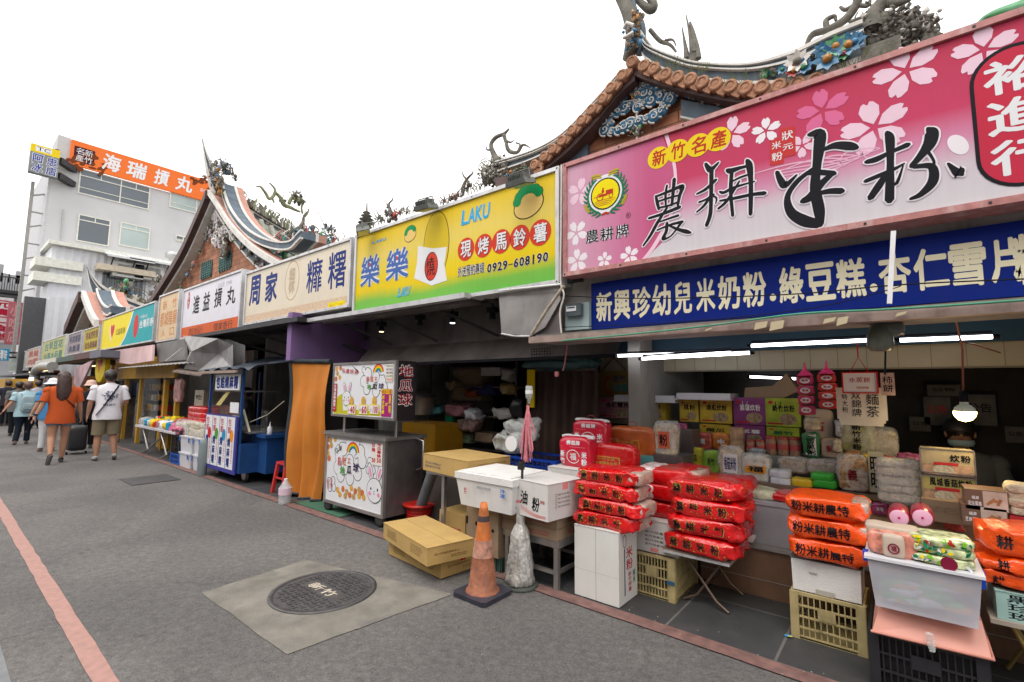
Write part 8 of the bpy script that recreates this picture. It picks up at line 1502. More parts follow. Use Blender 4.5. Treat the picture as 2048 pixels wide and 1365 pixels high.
mb = MB(ink('board_violet', (70, 70, 150))); bz0, bz1 = Zb-.02, fy(440, 830, 2.95).z; mb.box(X0+.05, X1+.02, 2.965, 2.985, bz0, bz1); o = mb.build('menu_board', t)
ar = art_y(2.965); w_ = (X1-X0-.12)/4; hc = [RD, g_, ink('sky_blue', (40, 150, 195)), ink('rb_orange', (0, 0, 0))]
for k in range(4):
    u = X0+.08+k*w_; ar.L(1).rect(u, u+w_*.94, bz0+.06, bz1-.02, wht_); ar.L(2).text('燒麻糬', u+w_*.1, u+w_*.5, bz0+.08, bz0+(bz1-bz0)*.62, ink('royal', (0, 0, 0)), .04, vert=True); ar.text('包餡', u+w_*.1, u+w_*.5, bz1-.27, bz1-.04, rp, .02, vert=True); ar.text('紅豆芋頭花生', u+w_*.64, u+w_*.84, bz0+.15, bz1-.3, rp, .0, vert=True); ar.oval(u+w_*.6, bz1-.3, w_*.25, .09, hc[k])
ar.build('lettering', o)
MB(W_).lathe([(.03, 0), (.035, .01), (.035, .1), (.012, .12), (.012, .15)], (Xe-.1, 3.3, Zt+.001), 14).tube([(Xe-.1, 3.3, Zt+.15), (Xe-.1, 3.3, Zt+.18), (Xe-.05, 3.28, Zt+.18)], .006, 6).build('pump_bottle', t)
q = fy(500, 868, 3.2); solo(MB(mat('worn_white_pole', (.55, .5, .4))).bar(fy(500, 868, 3.15), fy(487, 820, 3.15), .025).tube([fy(500, 845, 3.15), fy(535, 830, 3.12), fy(568, 803, 3.1)], .006, 5), 'rope_prop', 'white rope tied from a slanting pole to the orange curtain post', 'rope')
p = gz(403, 952); solo(MB(mat('gas_grey', (.2, .24, .25), rough=.4)).lathe([(.06, 0), (.07, .03), (.065, .5), (.05, .58), (.02, .6)], (p.x, p.y, .004), 16), 'gas_cylinder', 'grey cylinder standing behind the white menu boards', 'cylinder')
# stools, water bottle
sr = mat('stool_red', (.35, .02, .03), rough=.4)
def stool(x, y, h, lb, m):
    t = thing('stool', lb, 'stool', (x, y, 0)); MB(m).box(x-.13, x+.13, y-.13, y+.13, h-.03, h).build('seat', t)
    for a_, b_ in ((-1, -1), (1, -1), (-1, 1), (1, 1)): MB(m).bar((x+a_*.15, y+b_*.15, .004), (x+a_*.11, y+b_*.11, h-.03), .04).build('leg', t)
    MB(m).bar((x-.13, y-.13, h*.5), (x+.13, y-.13, h*.5), .02).bar((x+.13, y-.13, h*.5), (x+.13, y+.13, h*.5), .02).build('stretcher', t)
stool(-6.55, 3.25, .42, 'red plastic stool left of the orange curtain', mat('stool_bright', (.5, .03, .03), rough=.4)); stool(-5.95, 3.4, .24, 'low dark red stool under the orange curtain', sr)
p = gz(569, 1008); t = thing('water_bottle', 'big clear water bottle with label standing at the kerb line', 'bottle', (p.x, p.y, 0)); MB(mat('pet_water', (.6, .63, .66), rough=.08, alpha=.55, var=.2, scale=12)).lathe([(.07, 0), (.075, .01), (.07, .03), (.075, .05), (.07, .07), (.075, .09), (.07, .11), (.075, .15), (.07, .2), (.03, .26), (.02, .28)], (p.x, p.y, .004), 20).build('body', t); MB(ink('label_pinkw', (230, 200, 215))).lathe([(.077, .11), (.077, .19)], (p.x, p.y, .004), 20).build('label', t); MB(W_).lathe([(.021, .28), (.021, .3)], (p.x, p.y, .004), 12).build('cap', t)
solo(MB(mat('green_mat', (.04, .12, .07), rough=.9)).box(-5.9, -4.9, 3.02, 3.6, .005, .012), 'floor_mat', 'worn green mat under the rainbow cart', 'mat')
# white bins, crates, snack table on the left
def bins(x0, x1, y0, y1, z0, z1, lb): t = tub('storage_bin', lb, x0, x1, y0, y1, z0, z1, tr0, True, .02, None, 'white storage bins stacked by the snack table'); MB(ink('latch_blue', (60, 110, 200))).box(x0-.005, x0+.03, y0-.016, y0-.012, z1-.1, z1-.02).box(x1-.12, x1-.07, y0-.016, y0-.012, z1-.1, z1-.02).build('latch', t)
xa, xb = gz(362, 943).x, gz(402, 946).x; ya = 3.0
zm = fy(380, 908, ya).z; zt_ = fy(380, 874, ya).z
bins(xa, xb, ya, ya+.5, .004, zm, 'lower right white bin beside the blue cart'); bins(xa, xb, ya, ya+.5, zm+.002, zt_, 'upper right white bin topped with bagged noodles')
bins(xa-.62, xa-.05, ya-.02, ya+.5, .004, zm, 'lower left white bin beside the small blue crate'); bins(xa-.62, xa-.05, ya-.02, ya+.5, zm+.002, zt_, 'upper left white bin under the loose bags')
for i in range(3): bagp('noodle_pack', ['clear bag of noodles on the right white bin', 'red printed noodle bag on the right white bin', 'loose clear bag sprawling over the left white bin'][i], [(372, 873, 405, 857), (370, 858, 404, 847), (345, 872, 372, 845)][i], 3.05, .3, [noodle, noodle, mat('pale_pack2', (.5, .42, .36), var=.4, scale=20)][i], seed=70+i, clearov=True, wr=.03)
rnd = random.Random(11)
for i in range(3): bagp('noodle_bag', ['lowest', 'middle', 'top'][i]+' red bag piled behind the noodle bags at the blue cart', (371, 848-i*11, 408, 836-i*11), 3.15, .3, redp, seed=75+i, group='red bags piled by the blue cart')
x_ = xa-1.15; crate('crate', 'black crate with pink goods at the end of the snack table', x_, x_+.45, 3.0, 3.4, .2, .62, bk_, 4, 8, False); crate('crate', 'small blue crate under the black crate', x_, x_+.5, 3.0, 3.4, .004, .19, ink('crate_blue', (50, 100, 190)), 2, 8, False)
mb = MB(mat('pink_goods', (.6, .15, .25), var=.5, scale=12)); [mb.puff(x_+.06+k*.08, 3.05, .6, .07, .1, .14, k, .01, 6, 3) for k in range(5)]; solo(mb, 'candy_bag', 'row of pink bottles hanging on the black crate', 'candy')
zt_ = fy(300, 855, 3.0).z; xs0, xs1 = fy(272, 855, 3.0).x, fy(352, 860, 3.0).x
t = thing('folding_table', 'white snack table with crossed steel legs right of the wooden post', 'table', (xs0, 3.0, 0)); MB(mat('table_white', (.55, .52, .55), var=.2, scale=4)).box(xs0, xs1, 2.98, 3.7, zt_-.04, zt_).build('top', t)
for xx in (xs0+.7, xs1-.7): MB(steel).tube([(xx-.4, 3.05, zt_-.04), (xx+.1, 3.05, .1), (xx-.1, 2.98, .01)], .018, 8).build('leg', t); MB(steel).tube([(xx+.3, 3.4, zt_-.04), (xx-.3, 3.1, .02)], .018, 8).build('leg', t)
pal = [RD, YL, W_, ink('sky_blue', (0, 0, 0)), gn, mat('pink_goods', (1, 0, 0)), mat('candy_orange', (1, 0, 0)), clear, noodle]
nm = ['red', 'yellow', 'white', 'blue', 'green', 'pink', 'orange', 'clear', 'cream']
for i in range(22):
    c_ = rnd.randrange(9); u = (i % 11)/11; r_ = i//11; x = xs0+.15+u*(xs1-xs0-.3); mb = MB(pal[c_]); mb.puff(x, 3.12+r_*.3, zt_+.07+r_*.05, rnd.uniform(.2, .34), .22, rnd.uniform(.1, .2), i, .03, 8, 3)
    solo(mb, 'snack_pack', nm[c_]+' snack pack, '+['first', 'second', 'third', 'fourth', 'fifth', 'sixth', 'seventh', 'eighth', 'ninth', 'tenth', 'last'][i % 11]+' from left in the '+('front' if r_ == 0 else 'back')+' row of the snack table', 'snack', 'assorted snack packs on the white table')
block('cardboard_box', 'tall beige box with a black character behind the red bag pile', (388, 813, 408, 781), 3.5, .3, mat('beige_box', (.42, .38, .3)), '吃', K_)
mb = MB(mat('pink_bags', (.5, .28, .27), rough=.4, var=.3)); q = fy(357, 800, 3.4); [mb.puff(q.x+(k-1)*.12, 3.4, q.z+.2, .16, .12, .5, k+4, .03, 8, 3) for k in range(3)]; solo(mb, 'plastic_bags', 'bunch of pink plastic bags hanging by the yellow kiosk', 'plastic bags')
# ---- interior of the potato ball shop
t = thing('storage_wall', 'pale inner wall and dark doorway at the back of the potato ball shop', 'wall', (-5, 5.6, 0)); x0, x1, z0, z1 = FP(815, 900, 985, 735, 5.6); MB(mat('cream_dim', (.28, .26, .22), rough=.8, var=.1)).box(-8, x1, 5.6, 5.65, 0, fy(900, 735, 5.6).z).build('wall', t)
x0, x1, z0, z1 = FP(1062, 930, 1195, 738, 4.5); t = thing('curtain', 'dark brown hanging curtain between the two shops', 'curtain', (x0, 4.5, .1)); mb = MB(mat('brown_cloth', (.05, .026, .018), rough=.8, var=.4, scale=3)); V_ = [(x0+(x1-x0)*i/40, 4.5+.03*math.sin(i*1.1)+.02*math.sin(i*.37), z_) for z_ in (z1, .1) for i in range(41)]; mb.add(V_, [(i, 41+i, 42+i, i+1) for i in range(40)], True).build('cloth', t)
MB(mat('rail', (.08, .07, .06))).tube([(x0, 4.48, z1), (x1, 4.48, z1)], .02).build('rail', t)
solo(MB(YL).box(fy(1057, 800, 4.45).x, fy(1071, 800, 4.45).x, 4.42, 4.44, fy(1060, 815, 4.45).z, fy(1060, 740, 4.45).z), 'yellow_strip', 'narrow yellow vertical sign strip behind the pole top bottle', 'sign')
p = fy(1120, 725, 4.2); solo(MB(mat('tarp_teal', (.02, .06, .07), rough=.6, var=.3)).puff(p.x, 4.2, p.z, .9, .3, .14, 3, .05, 12, 3), 'rolled_tarp', 'rolled dark teal tarpaulin under the ledge', 'tarpaulin')
for i, (px, m_, lb) in enumerate((((1092, 710, 1120, 688), mat('turquoise', (.02, .25, .3), rough=.4), 'turquoise plastic bag wedged above the rolled tarp'), ((1115, 712, 1142, 697), mat('mustard', (.35, .25, .03)), 'mustard yellow bag wedged above the rolled tarp'))): bagp('plastic_bag', lb, px, 4.0, .15, m_, seed=i, wr=.03)
q = fy(1130, 690, 3.6); solo(MB(mat('pink_cord', (.45, .15, .15))).tube([fy(1135, 688, 3.5), fy(1130, 725, 3.5), fy(1126, 742, 3.5)], .006, 5).puff(q.x-.02, 3.5, fy(1126, 748, 3.5).z, .04, .03, .05, 2, .01, 6, 3), 'cord', 'pink knotted cord dangling from the ledge', 'cord')
mb = MB(K_); x0, x1, z0, z1 = FP(1063, 715, 1100, 697, 3.4)
for k in range(8): mb.tube([(x0+(x1-x0)*k/7, 3.4, z0), (x0+(x1-x0)*k/7, 3.4, z1)], .003, 4)
for k in range(4): mb.tube([(x0, 3.4, z0+(z1-z0)*k/3), (x1, 3.4, z0+(z1-z0)*k/3)], .003, 4)
solo(mb, 'wire_basket', 'black wire basket hooked under the ledge end', 'basket')
t = block('gas_machine', 'yellow metal machine with a round black knob behind the cart handle', (803, 898, 871, 850), 4.2, .5, mat('machine_yellow', (.42, .2, .01), rough=.4, dirt=.3), cat='machine'); q = fy(812, 905, 4.15); MB(K_).lathe([(.09, -.03), (.09, .03)], (q.x, 4.15, q.z), 18, 'y').build('knob', t)
q = fy(838, 815, 4.6); t = thing('cooking_pot', 'large stainless pot with lid on the yellow machine', 'pot', tuple(q)); MB(steel).lathe([(.2, -.1), (.22, .0), (.24, .12), (.25, .14)], tuple(q), 22).build('body', t); MB(steeld).lathe([(.26, .145), (.24, .19), (.1, .24), (.02, .26)], tuple(q), 22).build('lid', t)
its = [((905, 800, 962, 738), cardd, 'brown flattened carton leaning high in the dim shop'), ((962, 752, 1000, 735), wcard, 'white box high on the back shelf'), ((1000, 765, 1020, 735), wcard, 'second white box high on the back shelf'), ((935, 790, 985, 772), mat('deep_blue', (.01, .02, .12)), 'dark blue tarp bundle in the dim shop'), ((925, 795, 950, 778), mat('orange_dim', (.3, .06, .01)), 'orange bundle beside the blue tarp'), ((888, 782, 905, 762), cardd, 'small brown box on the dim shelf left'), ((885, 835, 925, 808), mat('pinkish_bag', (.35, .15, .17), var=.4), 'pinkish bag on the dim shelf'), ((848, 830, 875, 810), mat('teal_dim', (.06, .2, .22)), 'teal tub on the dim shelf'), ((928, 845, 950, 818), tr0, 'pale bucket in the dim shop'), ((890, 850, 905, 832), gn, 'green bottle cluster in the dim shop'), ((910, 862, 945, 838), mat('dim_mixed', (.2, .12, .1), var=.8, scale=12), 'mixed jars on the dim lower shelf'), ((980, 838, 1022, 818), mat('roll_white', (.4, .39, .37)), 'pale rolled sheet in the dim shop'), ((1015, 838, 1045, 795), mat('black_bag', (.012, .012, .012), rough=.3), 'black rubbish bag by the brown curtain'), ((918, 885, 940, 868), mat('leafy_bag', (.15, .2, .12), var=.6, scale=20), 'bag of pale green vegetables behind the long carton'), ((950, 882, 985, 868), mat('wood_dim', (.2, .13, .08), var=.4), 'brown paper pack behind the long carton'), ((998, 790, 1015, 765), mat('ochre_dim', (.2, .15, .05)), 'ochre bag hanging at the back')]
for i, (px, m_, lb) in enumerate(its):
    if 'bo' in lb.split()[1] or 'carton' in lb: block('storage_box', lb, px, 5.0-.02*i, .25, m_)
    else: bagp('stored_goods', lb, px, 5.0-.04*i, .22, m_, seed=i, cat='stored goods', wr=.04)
t = thing('storage_rack', 'dim steel rack of stored goods at the back of the potato ball shop', 'rack', (-4, 5.0, 0)); mb = MB(steeld)
for z_ in (.6, 1.05, 1.45): mb.box(-5.6, -2.2, 4.9, 5.4, z_, z_+.02)
mb.build('shelf', t); mb = MB(steeld); [mb.bar((xx, yy, 0), (xx, yy, 1.8), .03) for xx in (-5.6, -3.9, -2.2) for yy in (4.9, 5.4)]; mb.build('post', t)
crate('crate', 'blue plastic crate behind the styrofoam box', -2.95, -2.35, 3.5, 3.9, fy(1020, 925, 3.5).z-.12, fy(1020, 912, 3.5).z, ink('crate_blue2', (25, 60, 150)), 3, 12, False)
for i, (px, lb) in enumerate((((985, 905, 1040, 868), 'clear plastic bag with round pale lid on the blue crate'), ((1005, 880, 1062, 842), 'crumpled clear plastic bag behind the pink raffia'))): bagp('plastic_bag', lb, px, 3.55+.1*i, .2, mat('cloudy_plastic', (.5, .51, .5), rough=.25, alpha=.6, var=.3, scale=14, bump=.6, bscale=18), seed=i+3, wr=.05)
q = fy(1022, 888, 3.5); solo(MB(wht_).lathe([(.07, 0), (.07, .015)], (q.x, 3.5, q.z), 20, 'y'), 'round_lid', 'round white lid inside the clear bag', 'lid')
# support under the crate
t = thing('counter', 'dark work counter behind styrofoam box and long carton', 'counter', (-3, 3.5, 0)); MB(mat('dark_counter', (.07, .06, .055), rough=.5)).box(-4.0, -2.3, 3.52, 4.3, .004, fy(1020, 925, 3.5).z-.125).build('base', t)
# ================= people =================
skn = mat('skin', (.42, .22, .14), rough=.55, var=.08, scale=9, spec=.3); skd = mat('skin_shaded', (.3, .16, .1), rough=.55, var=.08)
def skin_mesh(V, E, root=0, sub=2):
    me = bpy.data.meshes.new('s'); me.from_pydata([v[:3] for v in V], E, []); o = bpy.data.objects.new('s', me); COL.objects.link(o)
    m = o.modifiers.new('s', 'SKIN'); m.use_smooth_shade = True
    for i, v in enumerate(V): d = me.skin_vertices[0].data[i]; r_ = v[3]; d.radius = (r_, v[4] if len(v) > 4 else r_); d.use_root = i == root
    s_ = o.modifiers.new('d', 'SUBSURF'); s_.levels = sub
    dg = bpy.context.evaluated_depsgraph_get(); e = bpy.data.meshes.new_from_object(o.evaluated_get(dg))
    v = [tuple(p.co) for p in e.vertices]; f = [tuple(p.vertices) for p in e.polygons]; bpy.data.objects.remove(o); bpy.data.meshes.remove(me); bpy.data.meshes.remove(e); return v, f
def loft(mb, secs, n=20):
    """(cx, cy, z, rx, ry) sections"""
    vs = [(cx+rx*math.copysign(abs(math.cos(a))**.85, math.cos(a)), cy+ry*math.copysign(abs(math.sin(a))**.85, math.sin(a)), z) for cx, cy, z, rx, ry in secs for a in [2*math.pi*k/n for k in range(n)]]
    m = len(secs); return mb.add(vs, [(i*n+k, i*n+(k+1) % n, (i+1)*n+(k+1) % n, (i+1)*n+k) for i in range(m-1) for k in range(n)], True)
def wrinkle(mb, a=.008, f=14, seed=0):
    mb.v = [tuple(Vector(p)+mnoise.noise_vector(Vector(p)*f+Vector((seed, 0, 0)))*a) for p in mb.v]; return mb
def person(lb, pos, h, rz, top, bot, shoe, hair, arms, legs, sleeve=.5, leglen=1., wide=1., hairlen=0, tilt=0, skin=skn, extra=None, shirt_z=.44):
    """local: +y forward, +x right; arms/legs: joints as fractions of height: [(elbow), (hand)] and [(knee), (ankle), toe pitch]"""
    t = thing('person', lb, 'person', (0, 0, 0)); s_ = h; V = []; E = []
    def v(x, y, z, r_, r2=None): V.append((x*s_, y*s_, z*s_, r_*s_, (r2 or r_)*s_)); return len(V)-1
    pel = v(0, 0, .53, .07*wide, .055*wide); wst = v(0, .0, .61, .062*wide, .05*wide); ch = v(0, 0, .72, .075*wide, .055*wide); nb = v(0, 0, .82, .035); nk = v(0, .006, .855, .03); hd0 = v(0, .012, .885, .04); hd = v(0, .018, .93, .052, .056); hd1 = v(0, .014, .965, .04)
    E += [(pel, wst), (wst, ch), (ch, nb), (nb, nk), (nk, hd0), (hd0, hd), (hd, hd1)]
    hands = []
    for sg, (el, ha) in zip((-1, 1), arms):
        sh = v(sg*.105*wide, 0, .8, .033*wide); a1_ = v(*((sg*.105*wide+el[0])/2, el[1]/2, (.8+el[2])/2), .028*wide); e_ = v(*el, .022*wide); f1 = v(*[(a*.6+b*.4) for a, b in zip(el, ha)], .021*wide); w2 = v(*ha, .014)
        E += [(ch, sh), (sh, a1_), (a1_, e_), (e_, f1), (f1, w2)]; d = (Vector(ha)-Vector(el)).normalized(); pm = v(*(Vector(ha)+d*.035), .018, .01); E.append((w2, pm)); hands.append((sg, Vector(ha), d))
    for sg, (kn, an, tp) in zip((-1, 1), legs):
        hp = v(sg*.05*wide, 0, .5, .052*wide); t1 = v(*((sg*.05*wide+kn[0])/2, kn[1]/2, (.5+kn[2])/2), .045*wide); k_ = v(*kn, .032*wide); c1 = v(*[(a*.65+b*.35) for a, b in zip(kn, an)], .033*wide); a_ = v(*an, .019)
        fd = Vector((sg*.15, math.cos(tp), math.sin(tp))).normalized(); ft = v(*(Vector(an)+fd*.05+Vector((0, 0, -.02))), .018); E += [(pel, hp), (hp, t1), (t1, k_), (k_, c1), (c1, a_), (a_, ft)]
    vv, ff = skin_mesh(V, E); mb = MB(skin); mb.add(vv, ff, True)
    for sg, ha, d in hands:   # fingers
        side = d.cross(Vector((1, 0, 0))).normalized(); b_ = (ha+d*.045)
        for k, l_ in enumerate((.03, .037, .039, .034)): p0 = b_+side*(.012-.008*k); mb.tube([p0*s_, (p0+d*l_*.55)*s_, (p0+d*l_+Vector((-sg*.008, 0, 0)))*s_], [.0052*s_, .0048*s_, .0035*s_], 6)
        p0 = ha+d*.015+side*.015; mb.tube([p0*s_, (p0+side*.014+d*.014)*s_, (p0+side*.02+d*.028)*s_], [.006*s_, .0055*s_, .004*s_], 6)
    for sg in (-1, 1): mb.ball((sg*.054*s_, .012*s_, .925*s_), .014*s_, 8, (.5, .8, 1.3)); mb.use(K_).ball((sg*.02*s_, .07*s_, .937*s_), .006*s_, 6, (1.3, .5, .8)).use(skin)
    mb.ball((0, .074*s_, .92*s_), .01*s_, 8, (.8, 1, 1.2)).use(ink('lip', (150, 70, 70))).ball((0, .066*s_, .9*s_), .01*s_, 6, (1.6, .5, .4)); mb.build('body', t)
    W = wide; mb = MB(top)   # shirt
    q = shirt_z
    loft(mb, [(0, -.004*s_, q*s_, .114*W*s_, .094*W*s_), (0, -.004*s_, (q+.05)*s_, .112*W*s_, .093*W*s_), (0, -.002, .6*s_, .098*W*s_, .078*W*s_), (0, -.002, .7*s_, .108*W*s_, .072*W*s_), (0, 0, .765*s_, .115*W*s_, .066*W*s_), (0, 0, .8*s_, .112*W*s_, .056*W*s_), (0, 0, .825*s_, .086*W*s_, .048*W*s_), (0, .0, .84*s_, .05*s_, .04*s_), (0, .004, .852*s_, .036*s_, .034*s_)])
    for sg, (el, ha) in zip((-1, 1), arms):
        S0 = Vector((sg*.07*W, 0, .785)); S1 = Vector((sg*.108*W, 0, .768)); Ee = Vector(el); P_ = [S0, S1, S1.lerp(Ee, .4), S1.lerp(Ee, sleeve*1.25)]; mb.tube([p_*s_ for p_ in P_], [.036*s_, .041*W*s_, .037*W*s_, .039*W*s_], 12, cap=False); mb.ball((sg*.112*W*s_, 0, .785*s_), .04*W*s_, 12)
    wrinkle(mb, .009*s_, 10/s_, len(lb) % 7); mb.build('shirt', t)
    mb = MB(bot)   # trousers or shorts
    loft(mb, [(0, 0, .46*s_, .085*W*s_, .07*W*s_), (0, -.004, .49*s_, .094*W*s_, .078*W*s_), (0, 0, .52*s_, .088*W*s_, .066*W*s_)])
    for sg, (kn, an, tp) in zip((-1, 1), legs):
        H_ = Vector((sg*.048*W, 0, .5)); Kn = Vector(kn); An = Vector(an)
        if leglen >= 2: P_ = [H_, H_.lerp(Kn, .5), Kn, Kn.lerp(An, .5), Kn.lerp(An, .95)]; Rr = [.058*W, .052*W, .042, .037, .036]
        else: P_ = [H_, H_.lerp(Kn, leglen*.5), H_.lerp(Kn, leglen)]; Rr = [.058*W, .056*W, .054*W]
        mb.tube([p_*s_ for p_ in P_], [r_*s_ for r_ in Rr], 14, cap=False)
    wrinkle(mb, .006*s_, 8/s_, 3); mb.build('trousers' if leglen >= 2 else 'shorts', t)
    for sg, (kn, an, tp) in zip((-1, 1), legs):
        A_ = Vector(an); fd = Vector((sg*.12, math.cos(tp), math.sin(tp))).normalized(); up = Vector((0, -math.sin(tp), math.cos(tp))); mb = MB(shoe); P_ = [A_-fd*.028-up*.012, A_-fd*.01-up*.01, A_+fd*.04-up*.02, A_+fd*.085-up*.025, A_+fd*.105-up*.027]
        mb.tube([p_*s_ for p_ in P_], [.014*s_, .024*s_, .022*s_, .02*s_, .01*s_], 10); mb.use(mat('sole', (.1, .09, .09))).tube([(p_-up*.013)*s_ for p_ in P_], [.012*s_, .02*s_, .018*s_, .018*s_, .01*s_], 10); mb.build('shoe', t)
    mb = MB(hair); mb.ball((0, .006*s_, .945*s_), .058*s_, 16, (1., 1.08, 1.02)); mb.ball((0, -.012*s_, .93*s_), .056*s_, 14, (1, .95, 1.1))
    if hairlen:
        loft(mb, [(0, .0, .96*s_, .05*s_, .05*s_), (0, -.02*s_, .92*s_, .06*s_, .05*s_), (0, -.03*s_, .88*s_, .06*s_, .045*s_), (-.004*s_, -.05*s_, (.88-hairlen*.5)*s_, .066*s_, .035*s_), (-.01*s_, -.065*s_, (.88-hairlen)*s_, .05*s_, .02*s_), (-.014*s_, -.07*s_, (.85-hairlen)*s_, .02*s_, .01*s_)]); wrinkle(mb, .008*s_, 20/s_)
    mb.build('hair', t)
    if extra: extra(t, s_)
    t.location = pos; t.rotation_euler = (0, 0, rz); return t
hb = mat('hair_dark', (.018, .012, .01), rough=.45, var=.3, scale=30); hbr = mat('hair_brown', (.045, .02, .015), rough=.4, var=.35, scale=40, bump=.5); hgr = mat('hair_redbrown', (.09, .045, .035), rough=.5, var=.3, scale=30)
Cf = lambda n, c: mat('cloth_'+n, tuple(x*.85 for x in lin(c)), rough=.85, var=.08, scale=8, spec=.2)
FACE = R(90)
def strap(t, s_, pts, w_, m, name='bag_strap'): mb = MB(m); P_ = [Vector(p_)*s_ for p_ in pts]; [mb.bar(a_, b_, w_, .012) for a_, b_ in zip(P_, P_[1:])]; mb.build(name, t)
def ex_man(t, s_):
    strap(t, s_, [(.07, -.045, .825), (.04, -.07, .77), (0, -.09, .7), (-.05, -.096, .6), (-.11, -.085, .5)], .042, K_)
    ar = Art((0, -.1*s_, 0), (1, 0, 0), (0, 0, 1)); mb = MB(W_); loft(mb, [(0, -.004, .44*s_, .13*s_, .112*s_), (0, -.002, .6*s_, .13*s_, .096*s_), (0, -.002, .7*s_, .13*s_, .088*s_), (0, 0, .775*s_, .14*s_, .082*s_)])
    Drape(mb)(ar); rnd = random.Random(5); im = ink('print_ink', (60, 60, 95))
    for k in range(70): a_ = rnd.uniform(0, 6.3); r_ = rnd.uniform(.2, 1); u, v_ = .062*s_*r_*math.cos(a_), .7*s_+.055*s_*r_*math.sin(a_); d = rnd.uniform(0, 3); ar.L(3).stroke([(u, v_, .007), (u+.018*math.cos(d), v_+.02*math.sin(d), .01), (u+.03*math.cos(d+.7), v_+.03*math.sin(d+.7), .004)], im, raw=True)
    ar.L(3).text('NIGHT', -.055*s_, .055*s_, .6*s_, .622*s_, im, .02); ar.build('print', t)
p = gz(206, 921)
shoe_g = mat('trainer_grey', (.35, .34, .33), rough=.6, var=.3, scale=20)
person('man in a white printed T-shirt and khaki shorts walking away with a black sling bag', (p.x, p.y, .0), 1.73, FACE-.05, Cf('white', (238, 236, 242)), Cf('khaki', (140, 128, 105)), shoe_g, hb, [((-.15, .01, .63), (-.16, .05, .5)), ((.16, -.005, .63), (.135, .13, .62))], [((-.06, .02, .28), (-.065, -.0, .045), 0), ((.065, .0, .28), (.085, -.05, .06), -.25)], .62, .98, 1.12, extra=ex_man, shirt_z=.45)
def ex_w(t, s_):
    strap(t, s_, [(-.05, -.055, .8), (0, -.08, .72), (.05, -.085, .66), (.1, -.06, .6)], .022, K_)
    mb = MB(Cf('denim', (125, 150, 178))); 
    MB(K_).tube([Vector((-.2, -.02, .535))*s_, Vector((-.205, -.02, .52))*s_], .02*s_, 12).build('wristband', t)
p = gz(112, 926)
person('woman with long dark brown hair in an orange T-shirt and denim shorts mid stride', (p.x, p.y, .0), 1.68, FACE, Cf('burnt_orange', (196, 88, 42)), Cf('denim', (125, 150, 178)), mat('trainer_black', (.02, .02, .025), rough=.6), hbr, [((-.155, -.01, .64), (-.205, -.02, .51)), ((.15, .0, .63), (.17, .04, .5))], [((-.06, -.02, .28), (-.075, -.15, .09), -1.1), ((.05, .03, .28), (.04, .03, .045), 0)], .62, .42, 1.1, .17, extra=ex_w, shirt_z=.43)
def ex_bp(t, s_):
    m_ = mat('backpack_blue', (.3, .4, .44), rough=.7, var=.12, scale=8, bump=.3); mb = MB(m_); mb.puff(0, -.12*s_, .64*s_, .16*s_, .09*s_, .26*s_, 3, .01, 14, 4); mb.v = mb.v; o = mb.build('backpack', t)
    MB(m_).puff(0, -.17*s_, .6*s_, .12*s_, .03*s_, .1*s_, 5, .006, 12, 4).use(W_).tube([Vector((-.04, -.185, .62))*s_, Vector((0, -.19, .6))*s_, Vector((.04, -.185, .62))*s_], .004, 5).build('pocket', o)
    for sg in (-1, 1): strap(t, s_, [(sg*.06, -.08, .75), (sg*.075, -.06, .8), (sg*.08, 0, .82)], .03, m_)
p = gz(44, 889)
person('short haired woman with a pale blue backpack and navy trousers', (p.x, p.y, 0), 1.5, FACE+.05, Cf('ice', (175, 205, 215)), Cf('navy', (30, 38, 52)), mat('sandal', (.25, .15, .12)), hgr, [((-.17, -.02, .66), (-.24, -.03, .55)), ((.15, .03, .66), (.2, .05, .6))], [((-.06, .0, .28), (-.09, -.06, .05), -.3), ((.05, .04, .28), (.05, .03, .04), 0)], .6, 2, 1.2, extra=ex_bp)
def hat(m_, r_=.11, fl=.02):
    def f(t, s_): MB(m_).lathe([(.06*s_, .95*s_), (r_*s_, (.945-fl)*s_), (r_*s_, (.942-fl)*s_), (.064*s_, .94*s_), (.062*s_, .97*s_), (.045*s_, 1.0*s_), (.01, 1.01*s_)], (0, 0, 0), 18).build('hat', t)
    return f
p = gz(93, 903)
person('walker in white sun hat, blue top and white trousers behind the orange shirt', (p.x, p.y, 0), 1.56, FACE, Cf('azure', (75, 140, 195)), Cf('offwhite', (225, 225, 228)), mat('sandal', (1, 1, 1)), hb, [((-.14, -.03, .65), (-.19, -.04, .52)), ((.14, .02, .65), (.15, .05, .52))], [((-.055, .0, .28), (-.06, -.0, .045), 0), ((.055, .03, .28), (.06, .02, .045), 0)], .6, 2, 1.1, extra=hat(Cf('hat_white', (235, 235, 238))))
p = gz(170, 898)
person('walker in black clothes and a pale pink cap between the couple', (p.x, p.y, 0), 1.53, FACE, Cf('blackc', (35, 35, 40)), Cf('blackt', (28, 28, 34)), mat('trainer_olive', (.15, .15, .08), var=.4, scale=20), hb, [((-.14, .0, .65), (-.15, .05, .52)), ((.14, .0, .65), (.15, .05, .52))], [((-.05, .0, .28), (-.05, -.02, .045), 0), ((.055, .02, .28), (.06, .02, .045), 0)], .6, 2, 1.05, extra=hat(Cf('cap_pink', (225, 190, 175)), .085))
p = gz(28, 872)
person('grey shirted person just ahead of the woman with the backpack', (p.x, p.y, 0), 1.5, FACE, Cf('grey', (110, 112, 112)), Cf('blackt', (0, 0, 0)), mat('trainer_black', (1, 1, 1)), hb, [((-.14, .0, .65), (-.15, .05, .52)), ((.14, .0, .65), (.15, .05, .52))], [((-.05, .0, .28), (-.05, -.02, .045), 0), ((.055, .02, .28), (.06, .02, .045), 0)], .6, 2, 1.1)
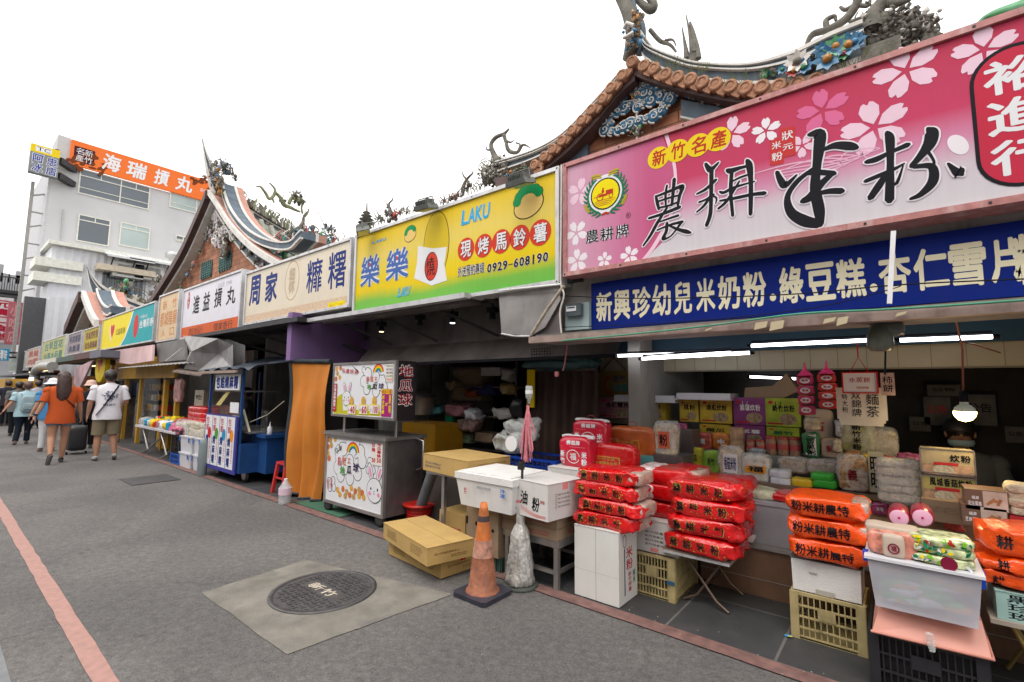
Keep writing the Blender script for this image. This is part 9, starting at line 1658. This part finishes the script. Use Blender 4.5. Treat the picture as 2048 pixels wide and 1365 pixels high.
for i, (x, y, lb, c_) in enumerate(((8, 852, 'far walker in dark clothes at the left edge', (50, 50, 60)), (68, 858, 'far walker in a pale top near the street end', (190, 190, 200)))):
    p = gz(x, y); person(lb, (p.x, p.y, 0), 1.55, FACE, Cf('far%d' % i, c_), Cf('blackt', (0, 0, 0)), mat('trainer_black', (1, 1, 1)), hb, [((-.14, .0, .65), (-.15, .05, .52)), ((.14, .0, .65), (.15, .05, .52))], [((-.05, .0, .28), (-.05, -.02, .045), 0), ((.055, .02, .28), (.06, .02, .045), 0)], .6, 2)
p = gz(150, 908); t = thing('suitcase', 'black wheeled suitcase pulled between the couple', 'suitcase', (p.x, p.y, 0)); q = Vector((p.x, p.y, .33)); mb = MB(mat('suit_black', (.02, .02, .022), rough=.5)); mb.puff(0, 0, 0, .52, .3, .42, 3, .008, 14, 6); mb.v = [(q.x+c_, q.y+b_, q.z+a_) for a_, b_, c_ in mb.v]; mb.build('shell', t)
MB(K_).lathe([(.03, -.015), (.03, .015)], (p.x+.1, p.y-.15, .03), 10, 'y').lathe([(.03, -.015), (.03, .015)], (p.x+.1, p.y+.15, .03), 10, 'y').build('wheel', t); MB(dk).tube([(p.x, p.y-.08, .55), (p.x-.2, p.y-.08, .9), (p.x-.2, p.y+.08, .9), (p.x, p.y+.08, .55)], .01, 6).build('handle', t)
# vendors
def ex_mask(t, s_): mb = MB(ink('mask_blue', (150, 175, 185))); loft(mb, [(0, .035*s_, .87*s_, .045*s_, .034*s_), (0, .04*s_, .885*s_, .052*s_, .045*s_), (0, .038*s_, .9*s_, .05*s_, .04*s_)]); mb.build('mask', t); hat(mat('cap_dark', (.01, .01, .01)), .075, .0)(t, s_)
q = fy(1935, 845, 5.2); hh = q.z+.02
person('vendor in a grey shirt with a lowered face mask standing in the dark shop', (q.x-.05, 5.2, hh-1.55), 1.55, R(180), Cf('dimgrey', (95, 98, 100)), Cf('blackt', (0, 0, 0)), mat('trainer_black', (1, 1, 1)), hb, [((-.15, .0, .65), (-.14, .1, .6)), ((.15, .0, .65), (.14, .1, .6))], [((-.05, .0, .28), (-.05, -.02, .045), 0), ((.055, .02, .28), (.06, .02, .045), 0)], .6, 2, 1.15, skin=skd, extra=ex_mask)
q = fy(522, 775, 4.3)
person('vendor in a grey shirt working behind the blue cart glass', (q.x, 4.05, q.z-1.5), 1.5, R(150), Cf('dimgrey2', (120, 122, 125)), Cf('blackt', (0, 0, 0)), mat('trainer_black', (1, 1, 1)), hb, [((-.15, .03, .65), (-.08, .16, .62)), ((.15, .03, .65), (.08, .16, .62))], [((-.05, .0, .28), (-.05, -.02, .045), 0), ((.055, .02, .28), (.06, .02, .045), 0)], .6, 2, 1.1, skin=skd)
